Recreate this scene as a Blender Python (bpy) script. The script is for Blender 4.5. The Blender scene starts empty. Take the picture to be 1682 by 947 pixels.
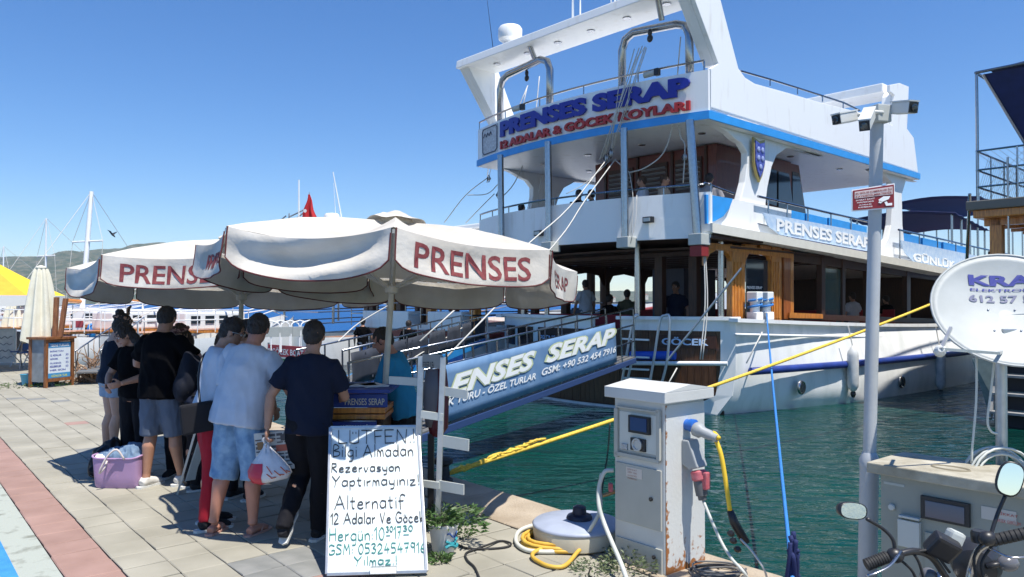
import bpy, bmesh, math, random
from mathutils import Vector as V, Matrix, noise
R = math.radians
random.seed(7)
C = bpy.context.scene.collection
scn = bpy.context.scene
# ------------------------------------------------------------ camera
F = 1250.0; TH = math.atan(23.5/F); CAM = V((0, 0, 1.85))
cam = bpy.data.objects.new('camera', bpy.data.cameras.new('camera')); C.objects.link(cam)
cam.location = CAM; cam.rotation_euler = (math.pi/2+TH, 0, 0)
cam.data.sensor_width = 36; cam.data.lens = 36*F/1682; cam.data.clip_end = 12000; cam.data.clip_start = 0.05
scn.camera = cam
# ------------------------------------------------------------ light
SUN_H = V((0.66, -0.75, 0)).normalized(); SUN_EL = R(68)
w = bpy.data.worlds.new('World'); scn.world = w; w.use_nodes = True
nt = w.node_tree; bg = nt.nodes['Background']
sky = nt.nodes.new('ShaderNodeTexSky'); sky.sky_type = 'NISHITA'; sky.sun_disc = False
sky.sun_elevation = SUN_EL; sky.sun_rotation = math.atan2(SUN_H.x, SUN_H.y)
sky.air_density = 1.0; sky.dust_density = 0.0; sky.ozone_density = 6.0; sky.altitude = 0
hs = nt.nodes.new('ShaderNodeHueSaturation'); hs.inputs['Saturation'].default_value = 1.22; hs.inputs['Hue'].default_value = .506; nt.links.new(sky.outputs[0], hs.inputs['Color']); nt.links.new(hs.outputs[0], bg.inputs[0]); bg.inputs[1].default_value = 0.115
sl = bpy.data.lights.new('sun', 'SUN'); sl.energy = 5.0; sl.angle = R(0.5); sl.color = (1, 0.95, 0.87)
so = bpy.data.objects.new('sun', sl); C.objects.link(so)
sd = V((SUN_H.x*math.cos(SUN_EL), SUN_H.y*math.cos(SUN_EL), math.sin(SUN_EL)))
so.rotation_euler = sd.to_track_quat('Z', 'Y').to_euler(); so.location = (0, 0, 60)
scn.view_settings.view_transform = 'Standard'; scn.view_settings.look = 'None'
scn.view_settings.exposure = 0.5; scn.view_settings.gamma = 1
SEA = -0.39
# ------------------------------------------------------------ photo point -> real point
def rayd(px, py):
    a = (px-841)/F; b = (473.5-py)/F
    return V((a, math.cos(TH)-b*math.sin(TH), b*math.cos(TH)+math.sin(TH)))
def at(px, py, Y):
    d = rayd(px, py); return CAM + d*(Y/d.y)
def gr(px, py, z=0.0):
    d = rayd(px, py); return CAM + d*((z-CAM.z)/d.z)
E0 = V((-0.70, 8.23, 0)); QD = V((0.64, -0.768, 0)).normalized(); QN = V((0.768, 0.64, 0)).normalized()
def q(s, wi, z=0.0):                       # along the quay edge / inland from it
    p = E0 + QD*s - QN*wi; return V((p.x, p.y, z))
# ------------------------------------------------------------ materials
MT = {}
def mat(name, col, rough=0.6, metal=0.0, var=0.0, scale=6.0, bump=0.0, bscale=40.0, col2=None, spec=0.5,
        rnd=0.0, stretch=None, trans=0.0, alpha=1.0, coat=0.0, detail=4.0, bdist=0.01, thresh=None, sheen=0.0, pos=False):
    if name in MT: return MT[name]
    m = bpy.data.materials.new(name); m.use_nodes = True; n = m.node_tree.nodes; L = m.node_tree.links
    b = n['Principled BSDF']; b.inputs['Base Color'].default_value = (*col, 1)
    b.inputs['Roughness'].default_value = rough; b.inputs['Metallic'].default_value = metal
    b.inputs['Specular IOR Level'].default_value = spec
    if trans: b.inputs['Transmission Weight'].default_value = trans
    if alpha < 1: b.inputs['Alpha'].default_value = alpha
    if coat: b.inputs['Coat Weight'].default_value = coat
    if sheen: b.inputs['Sheen Weight'].default_value = sheen
    tc = n.new('ShaderNodeTexCoord'); src = tc.outputs['Object']
    if pos: src = n.new('ShaderNodeNewGeometry').outputs['Position']
    if stretch:
        mp = n.new('ShaderNodeMapping'); mp.inputs['Scale'].default_value = stretch
        L.new(src, mp.inputs[0]); src = mp.outputs[0]
    out = None
    if var or col2:
        nz = n.new('ShaderNodeTexNoise'); nz.inputs['Scale'].default_value = scale; nz.inputs['Detail'].default_value = detail
        L.new(src, nz.inputs['Vector'])
        cr = n.new('ShaderNodeValToRGB')
        lo, hi = thresh if thresh else (0.3, 0.7)
        cr.color_ramp.elements[0].position = lo; cr.color_ramp.elements[1].position = hi
        c2 = col2 if col2 else tuple(min(1, c*(1+var)) for c in col)
        c1 = col if col2 else tuple(c*(1-var) for c in col)
        cr.color_ramp.elements[0].color = (*c1, 1); cr.color_ramp.elements[1].color = (*c2, 1)
        L.new(nz.outputs['Fac'], cr.inputs[0]); out = cr.outputs[0]
        L.new(out, b.inputs['Base Color'])
    if rnd:
        oi = n.new('ShaderNodeObjectInfo'); mr = n.new('ShaderNodeMapRange')
        mr.inputs['To Min'].default_value = 1-rnd; mr.inputs['To Max'].default_value = 1+rnd
        L.new(oi.outputs['Random'], mr.inputs[0])
        mx = n.new('ShaderNodeVectorMath'); mx.operation = 'SCALE'
        if out: L.new(out, mx.inputs[0])
        else: mx.inputs[0].default_value = col
        L.new(mr.outputs[0], mx.inputs['Scale']); L.new(mx.outputs[0], b.inputs['Base Color'])
    if bump:
        n2 = n.new('ShaderNodeTexNoise'); n2.inputs['Scale'].default_value = bscale; n2.inputs['Detail'].default_value = 5
        L.new(src, n2.inputs['Vector'])
        bp = n.new('ShaderNodeBump'); bp.inputs['Strength'].default_value = bump; bp.inputs['Distance'].default_value = bdist
        L.new(n2.outputs['Fac'], bp.inputs['Height']); L.new(bp.outputs[0], b.inputs['Normal'])
    MT[name] = m; return m
M = dict(
 white=mat('white paint', (.84,.85,.84), .35, col2=(.66,.64,.58), thresh=(.56,.86), scale=2.4, stretch=(2.2,2.2,.5), detail=9, bump=.15, bscale=12),
 hullwhite=mat('hull paint', (.84,.85,.83), .3, col2=(.62,.65,.62), thresh=(.45,.85), scale=2.0, detail=9, bump=.2, bscale=4, stretch=(1.6,1.6,.45)),
 bluestripe=mat('blue stripe paint', (.03,.30,.74), .4, var=.08, scale=4),
 seatblue=mat('bright blue paint', (.02,.22,.62), .4, var=.1, scale=4),
 dkblue=mat('dark blue', (.015,.04,.22), .5, var=.2, scale=5, bump=.2),
 letblue=mat('letter blue', (.012,.02,.30), .35),
 letred=mat('letter red', (.42,.02,.02), .4),
 steel=mat('stainless steel', (.36,.37,.39), .24, 1.0, var=.1, scale=20, bump=.05, bscale=60),
 alu=mat('aluminium', (.50,.51,.51), .42, .85, var=.1, scale=15, bump=.05),
 wood=mat('varnished wood', (.38,.11,.018), .35, col2=(.72,.29,.05), scale=7, stretch=(6,6,.6), coat=.4, bump=.2, bscale=25),
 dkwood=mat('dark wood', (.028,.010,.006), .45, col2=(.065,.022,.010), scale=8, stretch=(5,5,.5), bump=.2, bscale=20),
 transom=mat('brown transom planks', (.035,.014,.008), .3, col2=(.11,.048,.022), scale=7, stretch=(1,9,.5), bump=.2, bscale=14, coat=.3),
 rope=mat('white rope', (.55,.54,.50), .8, var=.15, scale=60, bump=.4, bscale=200),
 yrope=mat('yellow rope', (.75,.50,.06), .7, var=.25, scale=40, bump=.6, bscale=160),
 brope=mat('blue rope', (.03,.19,.52), .7, var=.25, scale=50, bump=.6, bscale=160),
 black=mat('black plastic', (.015,.015,.017), .4, var=.2, scale=10),
 rubber=mat('black rubber', (.02,.02,.02), .7, var=.3, scale=20, bump=.2),
 glass=mat('dark glass', (.02,.03,.04), .06, spec=.8),
 clear=mat('clear glass', (.85,.9,.9), .02, trans=1.0, alpha=.35),
 redfab=mat('red cushion', (.32,.02,.03), .8, var=.2, bump=.2),
 greypaint=mat('grey paint', (.46,.48,.45), .5, var=.06, scale=5, bump=.1, bscale=30),
 navy=mat('navy fabric', (.02,.045,.17), .75, var=.2, scale=6, bump=.3, bscale=60),
)
# ------------------------------------------------------------ mesh builder
class MB:
    def __init__(s): s.v = []; s.f = []
    def add(s, vs, fs):
        o = len(s.v); s.v += [V(p) for p in vs]; s.f += [tuple(i+o for i in f) for f in fs]; return s
    def box(s, c, d, rot=None, ax=None):
        hx, hy, hz = d[0]/2, d[1]/2, d[2]/2; c = V(c)
        P = [V((x, y, z)) for z in (-hz, hz) for x, y in ((-hx,-hy),(hx,-hy),(hx,hy),(-hx,hy))]
        if rot is not None: P = [rot @ p for p in P]
        if ax is not None: P = [ax[0]*p.x+ax[1]*p.y+ax[2]*p.z for p in P]
        return s.add([c+p for p in P], [(3,2,1,0),(4,5,6,7),(0,1,5,4),(1,2,6,5),(2,3,7,6),(3,0,4,7)])
    def beam(s, p, q_, w_, h_, up=V((0,0,1))):
        p = V(p); q_ = V(q_); d = (q_-p); L = d.length; d = d/L
        if abs(d.dot(up)) > .98: up = V((0,1,0))
        x = d.cross(up).normalized(); z = x.cross(d)
        return s.box((p+q_)/2, (w_, L, h_), ax=(x, d, z))
    def tube(s, pts, r, n=8, cap=True, closed=False, flat=1.0):
        pts = [V(p) for p in pts]; N = len(pts); rs = r if isinstance(r, (list, tuple)) else [r]*N
        T = []
        for i in range(N):
            a = pts[i-1] if (i > 0 or closed) else pts[i]; b = pts[(i+1) % N] if (i < N-1 or closed) else pts[i]
            t = (b-a); T.append(t.normalized() if t.length > 1e-9 else V((0,0,1)))
        up = V((0,0,1)) if abs(T[0].z) < .9 else V((0,1,0))
        x = T[0].cross(up).normalized(); vs = []
        for i in range(N):
            x = (x - T[i]*x.dot(T[i])).normalized(); y = T[i].cross(x)
            for k in range(n):
                a = 2*math.pi*k/n; vs.append(pts[i]+x*(rs[i]*math.cos(a))+y*(rs[i]*flat*math.sin(a)))
        fs = []
        for i in range(N if closed else N-1):
            j = (i+1) % N
            for k in range(n): l = (k+1) % n; fs.append((i*n+k, i*n+l, j*n+l, j*n+k))
        if cap and not closed: fs += [tuple(range(n-1,-1,-1)), tuple((N-1)*n+k for k in range(n))]
        return s.add(vs, fs)
    def cyl(s, p, q_, r1, r2=None, n=16): return s.tube([p, q_], [r1, r1 if r2 is None else r2], n)
    def lathe(s, prof, c=(0,0,0), n=24, ax=V((0,0,1))):
        c = V(c); ax = V(ax).normalized(); x = ax.orthogonal().normalized(); y = ax.cross(x); vs = []; fs = []
        for r, z in prof:
            for k in range(n):
                a = 2*math.pi*k/n; vs.append(c+ax*z+x*(r*math.cos(a))+y*(r*math.sin(a)))
        for i in range(len(prof)-1):
            for k in range(n): l = (k+1) % n; fs.append((i*n+k, i*n+l, (i+1)*n+l, (i+1)*n+k))
        fs += [tuple(range(n-1,-1,-1)), tuple((len(prof)-1)*n+k for k in range(n))]
        return s.add(vs, fs)
    def ell(s, c, r, rot=None, nu=16, nv=10):
        c = V(c); vs = []; fs = []
        for j in range(1, nv):
            t = math.pi*j/nv
            for i in range(nu):
                a = 2*math.pi*i/nu; p = V((r[0]*math.sin(t)*math.cos(a), r[1]*math.sin(t)*math.sin(a), r[2]*math.cos(t)))
                vs.append(c+(rot @ p if rot is not None else p))
        top = V((0,0,r[2])); bot = V((0,0,-r[2]))
        vs += [c+(rot @ top if rot is not None else top), c+(rot @ bot if rot is not None else bot)]
        a, b = len(vs)-2, len(vs)-1
        for j in range(nv-2):
            for i in range(nu): l = (i+1) % nu; fs.append((j*nu+i, (j+1)*nu+i, (j+1)*nu+l, j*nu+l))
        for i in range(nu): l = (i+1) % nu; fs.append((a, i, l)); fs.append((b, (nv-2)*nu+l, (nv-2)*nu+i))
        return s.add(vs, fs)
    def prism(s, pts, off):                      # closed outline + thickness vector
        pts = [V(p) for p in pts]; n = len(pts); off = V(off)
        return s.add(pts+[p+off for p in pts], [tuple(range(n)), tuple(range(2*n-1, n-1, -1))]+[(i, i+n, (i+1) % n+n, (i+1) % n) for i in range(n)])
    def sheet(s, rows, th=None):                 # grid of points (rows of equal length), optional thickness vector/func
        a = len(rows); b = len(rows[0]); vs = [V(p) for r_ in rows for p in r_]
        fs = [(i*b+j, i*b+j+1, (i+1)*b+j+1, (i+1)*b+j) for i in range(a-1) for j in range(b-1)]
        if th is not None:
            th = V(th); n = len(vs); vs += [p+th for p in vs]
            fs += [tuple(k+n for k in reversed(f)) for f in fs[:]]
            rim = [(0*b+j, 0*b+j+1) for j in range(b-1)]+[(i*b+b-1, (i+1)*b+b-1) for i in range(a-1)]
            rim += [((a-1)*b+j+1, (a-1)*b+j) for j in range(b-1)]+[((i+1)*b, i*b) for i in range(a-1)]
            fs += [(y, x, x+n, y+n) for x, y in rim]
        return s.add(vs, fs)
    def text(s, body, fn, size=1.0, bold=0.0, shear=0.0, depth=0.01, align='LEFT', sx=1.0, fit=None, space=1.0):
        cu = bpy.data.curves.new('t', 'FONT'); cu.body = body; cu.size = size; cu.offset = bold*size; cu.shear = shear
        cu.extrude = depth/2; cu.align_x = align; cu.resolution_u = 3; cu.space_character = space
        o = bpy.data.objects.new('t', cu); C.objects.link(o); bpy.context.view_layer.update()
        me = bpy.data.meshes.new_from_object(o.evaluated_get(bpy.context.evaluated_depsgraph_get()))
        vs = [v.co.copy() for v in me.vertices]; fs = [tuple(p.vertices) for p in me.polygons]
        bpy.data.objects.remove(o); bpy.data.curves.remove(cu); bpy.data.meshes.remove(me)
        if fit:                                   # stretch to a given width and cap height
            x0 = min(v.x for v in vs); x1 = max(v.x for v in vs); y0 = min(v.y for v in vs); y1 = max(v.y for v in vs)
            for v in vs: v.x = (v.x-x0)/(x1-x0)*fit[0]; v.y = (v.y-y0)/(y1-y0)*fit[1]
        return s.add([fn(v.x*sx, v.y, v.z) for v in vs], fs)
    def build(s, name, m, parent=None, smooth=False, bev=0.0, world=False, kind=None):
        me = bpy.data.meshes.new(name); off = parent_loc(parent) if (world and parent) else V((0,0,0))
        me.from_pydata([tuple(p-off) for p in s.v], [], s.f); me.validate()
        bm = bmesh.new(); bm.from_mesh(me); bmesh.ops.recalc_face_normals(bm, faces=bm.faces)
        if bev: bmesh.ops.bevel(bm, geom=[e for e in bm.edges if e.is_manifold and e.calc_face_angle(0) > .6], offset=bev, segments=2, affect='EDGES', profile=.6)
        bm.to_mesh(me); bm.free()
        if smooth:
            for p in me.polygons: p.use_smooth = True
            if smooth != 'all':
                bm = bmesh.new(); bm.from_mesh(me)
                for e in bm.edges:
                    if e.calc_face_angle(0) > R(40): e.smooth = False
                bm.to_mesh(me); bm.free()
        me.materials.append(m if not isinstance(m, str) else M[m])
        o = bpy.data.objects.new(name, me); C.objects.link(o)
        if parent: o.parent = parent
        if kind: o['kind'] = kind
        return o
def parent_loc(p):
    v = V((0,0,0))
    while p: v += V(p.location); p = p.parent
    return v
def tag(o, label=None, cat=None, group=None, kind=None):
    if label: o['label'] = label
    if cat: o['category'] = cat
    if group: o['group'] = group
    if kind: o['kind'] = kind
    return o
def thing(name, label, cat, loc=(0,0,0), rz=0.0, group=None):
    o = bpy.data.objects.new(name, None); C.objects.link(o); o.location = loc; o.rotation_euler = (0,0,rz)
    o.empty_display_size = .1
    return tag(o, label, cat, group)
def copy_tree(o, parent=None):
    c = o.copy(); C.objects.link(c)
    if parent: c.parent = parent
    for ch in o.children: copy_tree(ch, c)
    return c
def struct(mb, name, m, **k):
    o = mb.build(name, m, **k); o['kind'] = 'structure'; return o
def catenary(p, q_, sag=0.0, n=12):
    p = V(p); q_ = V(q_); return [p.lerp(q_, i/n)-V((0,0,sag*4*(i/n)*(1-i/n))) for i in range(n+1)]
def spline(pts, n=6):
    P = [V(p) for p in pts]; P = [P[0]*2-P[1]]+P+[P[-1]*2-P[-2]]; out = []
    for i in range(1, len(P)-2):
        for k in range(n):
            t = k/n; a, b, c, d = P[i-1], P[i], P[i+1], P[i+2]
            out.append(.5*((2*b)+(c-a)*t+(2*a-5*b+4*c-d)*t*t+(3*b-a-3*c+d)*t**3))
    return out+[P[-2]]
def rope(name, label, pts, r, m, group=None, cat='rope', n=6, parent=None):
    o = MB().tube(pts, r, n).build(name, m, smooth='all', parent=parent)
    if parent is None: tag(o, label, cat, group)
    return o
def rotz(a): return Matrix.Rotation(a, 3, 'Z')
# ------------------------------------------------------------ single stroke handwriting
ST = {
'A':[[(0,0),(.3,1),(.6,0)],[(.1,.35),(.52,.38)]],'L':[[(0,1),(.02,.02),(.5,.05)]],'U':[[(0,1),(0,.1),(.25,0),(.5,.08),(.52,1)],[(.17,.86),(.17,.74)],[(.35,.86),(.35,.74)]],
'T':[[(0,1),(.6,1)],[(.3,1),(.28,0)]],'F':[[(.45,1),(0,.98),(.02,0)],[(.02,.52),(.38,.55)]],'E':[[(.5,1),(0,1),(0,0),(.52,.02)],[(0,.52),(.4,.52)]],
'N':[[(0,0),(.05,1),(.5,0),(.6,1)]],'!':[[(.05,1),(.05,.3)],[(.05,.06),(.06,0)]],'B':[[(0,0),(.02,1),(.3,.95),(.35,.72),(.05,.52),(.4,.4),(.38,.1),(0,0)]],
'i':[[(.05,.55),(.05,0)],[(.05,.75),(.06,.78)]],'l':[[(.05,1),(.05,0)]],'g':[[(.35,.5),(.15,.55),(0,.3),(.1,.05),(.33,.1),(.36,.5),(.34,-.3),(.1,-.38)]],
'm':[[(0,0),(.03,.5),(.1,.5),(.2,.35),(.22,0),(.25,.45),(.38,.5),(.42,0)]],'a':[[(.35,.5),(.12,.55),(0,.28),(.1,.02),(.3,.1),(.36,.5),(.36,0)]],
'd':[[(.33,.42),(.12,.5),(0,.28),(.1,.02),(.3,.12),(.36,1),(.36,0)]],'o':[[(.18,.52),(0,.3),(.12,0),(.34,.1),(.34,.42),(.18,.52)]],
'n':[[(0,.5),(.02,0),(.06,.4),(.22,.52),(.32,.35),(.33,0)]],'R':[[(0,0),(.02,1),(.32,.95),(.34,.65),(.04,.5),(.4,0)]],'e':[[(.02,.28),(.33,.32),(.25,.52),(.06,.42),(.03,.12),(.2,0),(.36,.08)]],
'z':[[(0,.5),(.32,.5),(0,0),(.35,.02)]],'r':[[(.02,.5),(.03,0),(.05,.35),(.25,.5)]],'v':[[(0,.5),(.14,0),(.32,.52)]],'s':[[(.3,.48),(.08,.5),(.05,.32),(.28,.2),(.25,.02),(0,.03)]],
'y':[[(0,.5),(.05,.15),(.3,.12)],[(.34,.52),(.3,-.25),(.08,-.35)]],'Y':[[(0,1),(.25,.5),(.5,1)],[(.25,.5),(.18,-.05)]],'p':[[(0,.5),(.02,-.4)],[(.02,.42),(.25,.52),(.32,.25),(.2,.02),(.03,.1)]],
't':[[(.12,.85),(.12,.1),(.25,0)],[(0,.55),(.28,.55)]],'q':[[(.05,.55),(.05,0)]],'1':[[(0,.75),(.15,1),(.15,0)]],'2':[[(0,.8),(.15,1),(.33,.8),(.25,.45),(0,.02),(.38,.05)]],
'V':[[(0,.9),(.18,0),(.4,.95)]],'G':[[(.5,.85),(.2,.98),(0,.5),(.15,.02),(.48,.1),(.5,.42),(.28,.42)]],'c':[[(.32,.45),(.12,.52),(0,.25),(.12,0),(.33,.08)]],'k':[[(.02,1),(.02,0)],[(.3,.5),(.04,.25),(.34,0)]],
'f':[[(.42,.9),(.25,1),(.1,.8),(.1,-.1)],[(0,.5),(.3,.52)]],'O':[[(.18,.52),(0,.3),(.12,0),(.34,.1),(.34,.42),(.18,.52)],[(.1,.72),(.1,.66)],[(.25,.72),(.25,.66)]],
'u':[[(0,.5),(.03,.05),(.25,.03),(.3,.5),(.32,0)],[(.06,.75),(.06,.68)],[(.22,.75),(.22,.68)]],'H':[[(0,1),(.02,0)],[(.02,.5),(.42,.52)],[(.42,1),(.43,0)]],
':':[[(.03,.4),(.04,.44)],[(.03,.1),(.04,.14)]],'=':[[(0,.42),(.2,.42)],[(0,.22),(.2,.22)]],'0':[[(.2,1),(.02,.6),(.08,.1),(.25,0),(.38,.4),(.34,.85),(.2,1)]],
'3':[[(0,.9),(.2,1),(.3,.78),(.12,.55),(.33,.35),(.22,.02),(0,.08)]],'7':[[(0,.95),(.35,.97),(.12,0)],[(.08,.5),(.3,.52)]],'5':[[(.35,1),(.05,1),(.03,.58),(.28,.55),(.3,.1),(0,.02)]],
'4':[[(.2,1),(0,.35),(.38,.38)],[(.26,.6),(.26,0)]],'9':[[(.3,.9),(.1,.98),(.02,.7),(.15,.5),(.32,.65),(.32,.95),(.28,0)]],'6':[[(.28,1),(.05,.5),(.05,.1),(.25,0),(.32,.3),(.08,.4)]],
'S':[[(.4,.9),(.15,1),(.03,.75),(.33,.45),(.35,.1),(.05,0),(-.02,.1)]],'M':[[(0,0),(.08,1),(.25,.4),(.42,1),(.5,0)]],'.':[[(.02,0),(.03,.03)]],'-':[[(0,.3),(.15,.3)]],
}
def hand(mb, txt, fn, x0, x1, y, h, r):
    ws = []
    for ch in txt:
        ws.append(.32 if ch == ' ' else max(p[0] for s_ in ST[ch] for p in s_)+.16)
    k = (x1-x0)/sum(ws); x = x0
    for ch, w_ in zip(txt, ws):
        if ch != ' ':
            jy = random.uniform(-.03, .03)*h
            for s_ in ST[ch]:
                pts = [(p[0]*k+x, p[1]*h+y+jy) for p in s_]
                pp = spline([V((a, b, 0)) for a, b in pts], 3) if len(pts) > 2 and ch.islower() or ch in 'SGB0235692' and len(pts) > 2 else [V((a, b, 0)) for a, b in pts]
                for a, b in zip(pp[:-1], pp[1:]):
                    d = b-a
                    if d.length < 1e-6: continue
                    d.normalize(); n_ = V((-d.y, d.x, 0))*r; e = d*r*.6
                    mb.add([fn(*(p.xy)) for p in (a-n_-e, b-n_+e, b+n_+e, a+n_-e)], [(0,1,2,3)])
        x += w_*k
# ============================================================ SETTING
def sea_mat():
    m = bpy.data.materials.new('sea water'); m.use_nodes = True; n = m.node_tree.nodes; L = m.node_tree.links
    b = n['Principled BSDF']; b.inputs['Roughness'].default_value = .04; b.inputs['IOR'].default_value = 1.33
    g = n.new('ShaderNodeNewGeometry')
    nz = n.new('ShaderNodeTexNoise'); nz.inputs['Scale'].default_value = .12; L.new(g.outputs['Position'], nz.inputs['Vector'])
    cr = n.new('ShaderNodeValToRGB'); cr.color_ramp.elements[0].color = (.0015,.027,.022,1); cr.color_ramp.elements[1].color = (.003,.052,.041,1)
    cr.color_ramp.elements[0].position = .35; cr.color_ramp.elements[1].position = .65
    L.new(nz.outputs['Fac'], cr.inputs[0])
    # far water coloured blue in place of the upper sky it would reflect
    sp = n.new('ShaderNodeSeparateXYZ'); L.new(g.outputs['Position'], sp.inputs[0])
    mr = n.new('ShaderNodeMapRange'); mr.inputs['From Min'].default_value = 18; mr.inputs['From Max'].default_value = 60; L.new(sp.outputs['Y'], mr.inputs[0])
    mx = n.new('ShaderNodeMixRGB'); mx.inputs[2].default_value = (.012,.085,.25,1); L.new(mr.outputs[0], mx.inputs[0]); L.new(cr.outputs[0], mx.inputs[1])
    L.new(mx.outputs[0], b.inputs['Base Color'])
    rg = n.new('ShaderNodeMapRange'); rg.inputs['From Min'].default_value = 16; rg.inputs['From Max'].default_value = 60; rg.inputs['To Min'].default_value = .04; rg.inputs['To Max'].default_value = .42; L.new(sp.outputs['Y'], rg.inputs[0]); L.new(rg.outputs[0], b.inputs['Roughness'])
    rs = n.new('ShaderNodeMapRange'); rs.inputs['From Min'].default_value = 16; rs.inputs['From Max'].default_value = 60; rs.inputs['To Min'].default_value = .5; rs.inputs['To Max'].default_value = .22; L.new(sp.outputs['Y'], rs.inputs[0]); L.new(rs.outputs[0], b.inputs['Specular IOR Level'])
    prev = None
    for sc_, st, di, str_ in ((.8, (1,2.0,1), .16, .9), (2.6, (.8,2.0,1), .075, 1.0), (7.5, (1,1.6,1), .013, .9)):
        mp = n.new('ShaderNodeMapping'); mp.inputs['Scale'].default_value = st; mp.inputs['Rotation'].default_value = (0,0,.25); L.new(g.outputs['Position'], mp.inputs[0])
        t = n.new('ShaderNodeTexNoise'); t.inputs['Scale'].default_value = sc_; t.inputs['Detail'].default_value = 2.5; t.inputs['Distortion'].default_value = .6
        L.new(mp.outputs[0], t.inputs['Vector'])
        bp = n.new('ShaderNodeBump'); bp.inputs['Strength'].default_value = str_; bp.inputs['Distance'].default_value = di
        L.new(t.outputs['Fac'], bp.inputs['Height'])
        if prev: L.new(prev.outputs[0], bp.inputs['Normal'])
        prev = bp
    L.new(prev.outputs[0], b.inputs['Normal']); return m
sea = MB(); xs = [-3700,-1500,-300,-60,-20]+[-10+i for i in range(31)]+[40,90,300,1500,3700]; ys = [-80,-20,0]+[3+i for i in range(28)]+[40,60,100,200,500,1500,3050]
sea.sheet([[(x, y, SEA) for x in xs] for y in ys]); struct(sea, 'sea', sea_mat())
# ---- quay
mortar = mat('quay mortar', (.19,.18,.145), .9, var=.25, scale=8, bump=.5, bscale=60)
tile_m = mat('paving tile', (.25,.235,.185), .8, col2=(.37,.35,.285), scale=1.6, pos=True, rnd=.05, bump=.45, bscale=120, bdist=.004, detail=8, thresh=(.28,.72))
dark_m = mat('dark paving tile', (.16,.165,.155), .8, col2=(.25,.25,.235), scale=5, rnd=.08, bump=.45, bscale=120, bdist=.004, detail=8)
red_m = mat('red paving tile', (.27,.165,.135), .8, col2=(.34,.215,.18), scale=3, pos=True, rnd=.05, bump=.45, bscale=120, bdist=.004, detail=8)
cop_m = mat('coping stone', (.30,.24,.17), .9, col2=(.44,.37,.28), scale=3, pos=True, rnd=.06, bump=.8, bscale=45, bdist=.015, detail=9)
ground = MB(); ground.add([q(-70,0.01,-.035), q(16,0.01,-.035), q(16,60,-.035), q(-70,60,-.035)], [(0,1,2,3)])
g_o = struct(ground, 'quay_pavement', mortar)
wall = MB(); wall.prism([q(-70,.02,-.04), q(16,.02,-.04), q(16,.02,-3), q(-70,.02,-3)], -QN*.5)
struct(wall, 'quay_wall', mat('quay wall concrete', (.20,.18,.15), .9, col2=(.10,.11,.09), scale=3, bump=.6, bscale=20))
def in_view(p):
    if p.y < 3.2: return False
    px = 841+F*p.x/p.y; return -60 < px < 1740 and 497+F*1.85/p.y < 985
tm = {}
def tile_mesh(kx, ky, h, m, seed):
    key = (round(kx,3), round(ky,3), m.name, seed)
    if key not in tm:
        b = MB(); r = random.Random(seed*7+1); a, c = kx/2, ky/2; e = .006
        j = lambda: r.uniform(-.0035, .0035)
        top = [V((x, y, h+r.uniform(-.0015,.0015))) for x, y in ((-a+e,-c+e),(a-e,-c+e),(a-e,c-e),(-a+e,c-e))]
        mid = [V((x+j(), y+j(), h-.006)) for x, y in ((-a,-c),(a,-c),(a,c),(-a,c))]; bot = [V((p.x, p.y, 0)) for p in mid]
        b.add(top+mid+bot, [(0,1,2,3)]+[(4+i, 4+(i+1) % 4, (i+1) % 4, i) for i in range(4)]+[(8+i, 8+(i+1) % 4, 4+(i+1) % 4, 4+i) for i in range(4)])
        o = b.build('tile', m); tm[key] = o.data; bpy.data.objects.remove(o)
    return tm[key]
ang = math.atan2(QD.y, QD.x)
def lay(name, items, h, limit):               # items: (s,w,len,wid,material)
    items = sorted(items, key=lambda t: q(t[0], t[1]).y + (0 if in_view(q(t[0], t[1])) else 1000))
    rest = {}
    for i, (s_, w_, l_, wd, m) in enumerate(items):
        me = tile_mesh(l_, wd, h, m, i % 5); p = q(s_, w_, -.03+random.uniform(-.0025,.0015))
        if i < limit and in_view(q(s_, w_)):
            o = bpy.data.objects.new(name, me); C.objects.link(o); o.location = p; o.rotation_euler = (random.uniform(-.004,.004), random.uniform(-.004,.004), ang); o.parent = g_o
        else:
            b = rest.setdefault(m.name, (MB(), m))[0]; rm = rotz(ang)
            b.add([p+rm @ v.co for v in me.vertices], [tuple(f.vertices) for f in me.polygons])
    for b, m in rest.values(): b.build(name+'_field', m, parent=g_o, kind='stuff')
def st(p): d = p-E0; return d.dot(QD), -d.dot(QN)
special = []
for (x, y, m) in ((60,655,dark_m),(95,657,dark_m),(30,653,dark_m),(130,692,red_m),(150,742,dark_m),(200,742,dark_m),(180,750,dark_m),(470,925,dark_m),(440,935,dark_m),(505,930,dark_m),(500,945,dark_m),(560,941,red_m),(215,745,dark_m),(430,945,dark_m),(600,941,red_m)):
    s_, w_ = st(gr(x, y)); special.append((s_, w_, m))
items = []
for i in range(9):
    wc = .69+.302*(i+.5)
    for k in range(-137, 27):
        s_ = (k+.5)*.32; m = tile_m
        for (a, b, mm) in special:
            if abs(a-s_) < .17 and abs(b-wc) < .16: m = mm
        items.append((s_, wc, .32-.015, .302-.006, m))
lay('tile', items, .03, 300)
items = [((k+.5)*.32, 3.41+.165, .306, .321, red_m) for k in range(-137, 27)]
lay('red_tile', items, .03, 40)
items = [((k+.5)*.9, .34, .892, .66, cop_m) for k in range(-50, 10)]
lay('coping_slab', items, .034, 60)
b = MB(); b.add([q(-60,3.745,-.004), q(9,3.745,-.004), q(9,3.975,-.004), q(-60,3.975,-.004)], [(0,1,2,3)])
struct(b, 'painted_white_stripe', mat('worn white lane paint', (.20,.21,.175), .8, col2=(.36,.39,.345), scale=7, detail=10, thresh=(.30,.46), bump=.3, bscale=80))
b = MB(); b.add([q(-60,3.975,-.004), q(9,3.975,-.004), q(9,6.4,-.004), q(-60,6.4,-.004)], [(0,1,2,3)])
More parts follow.
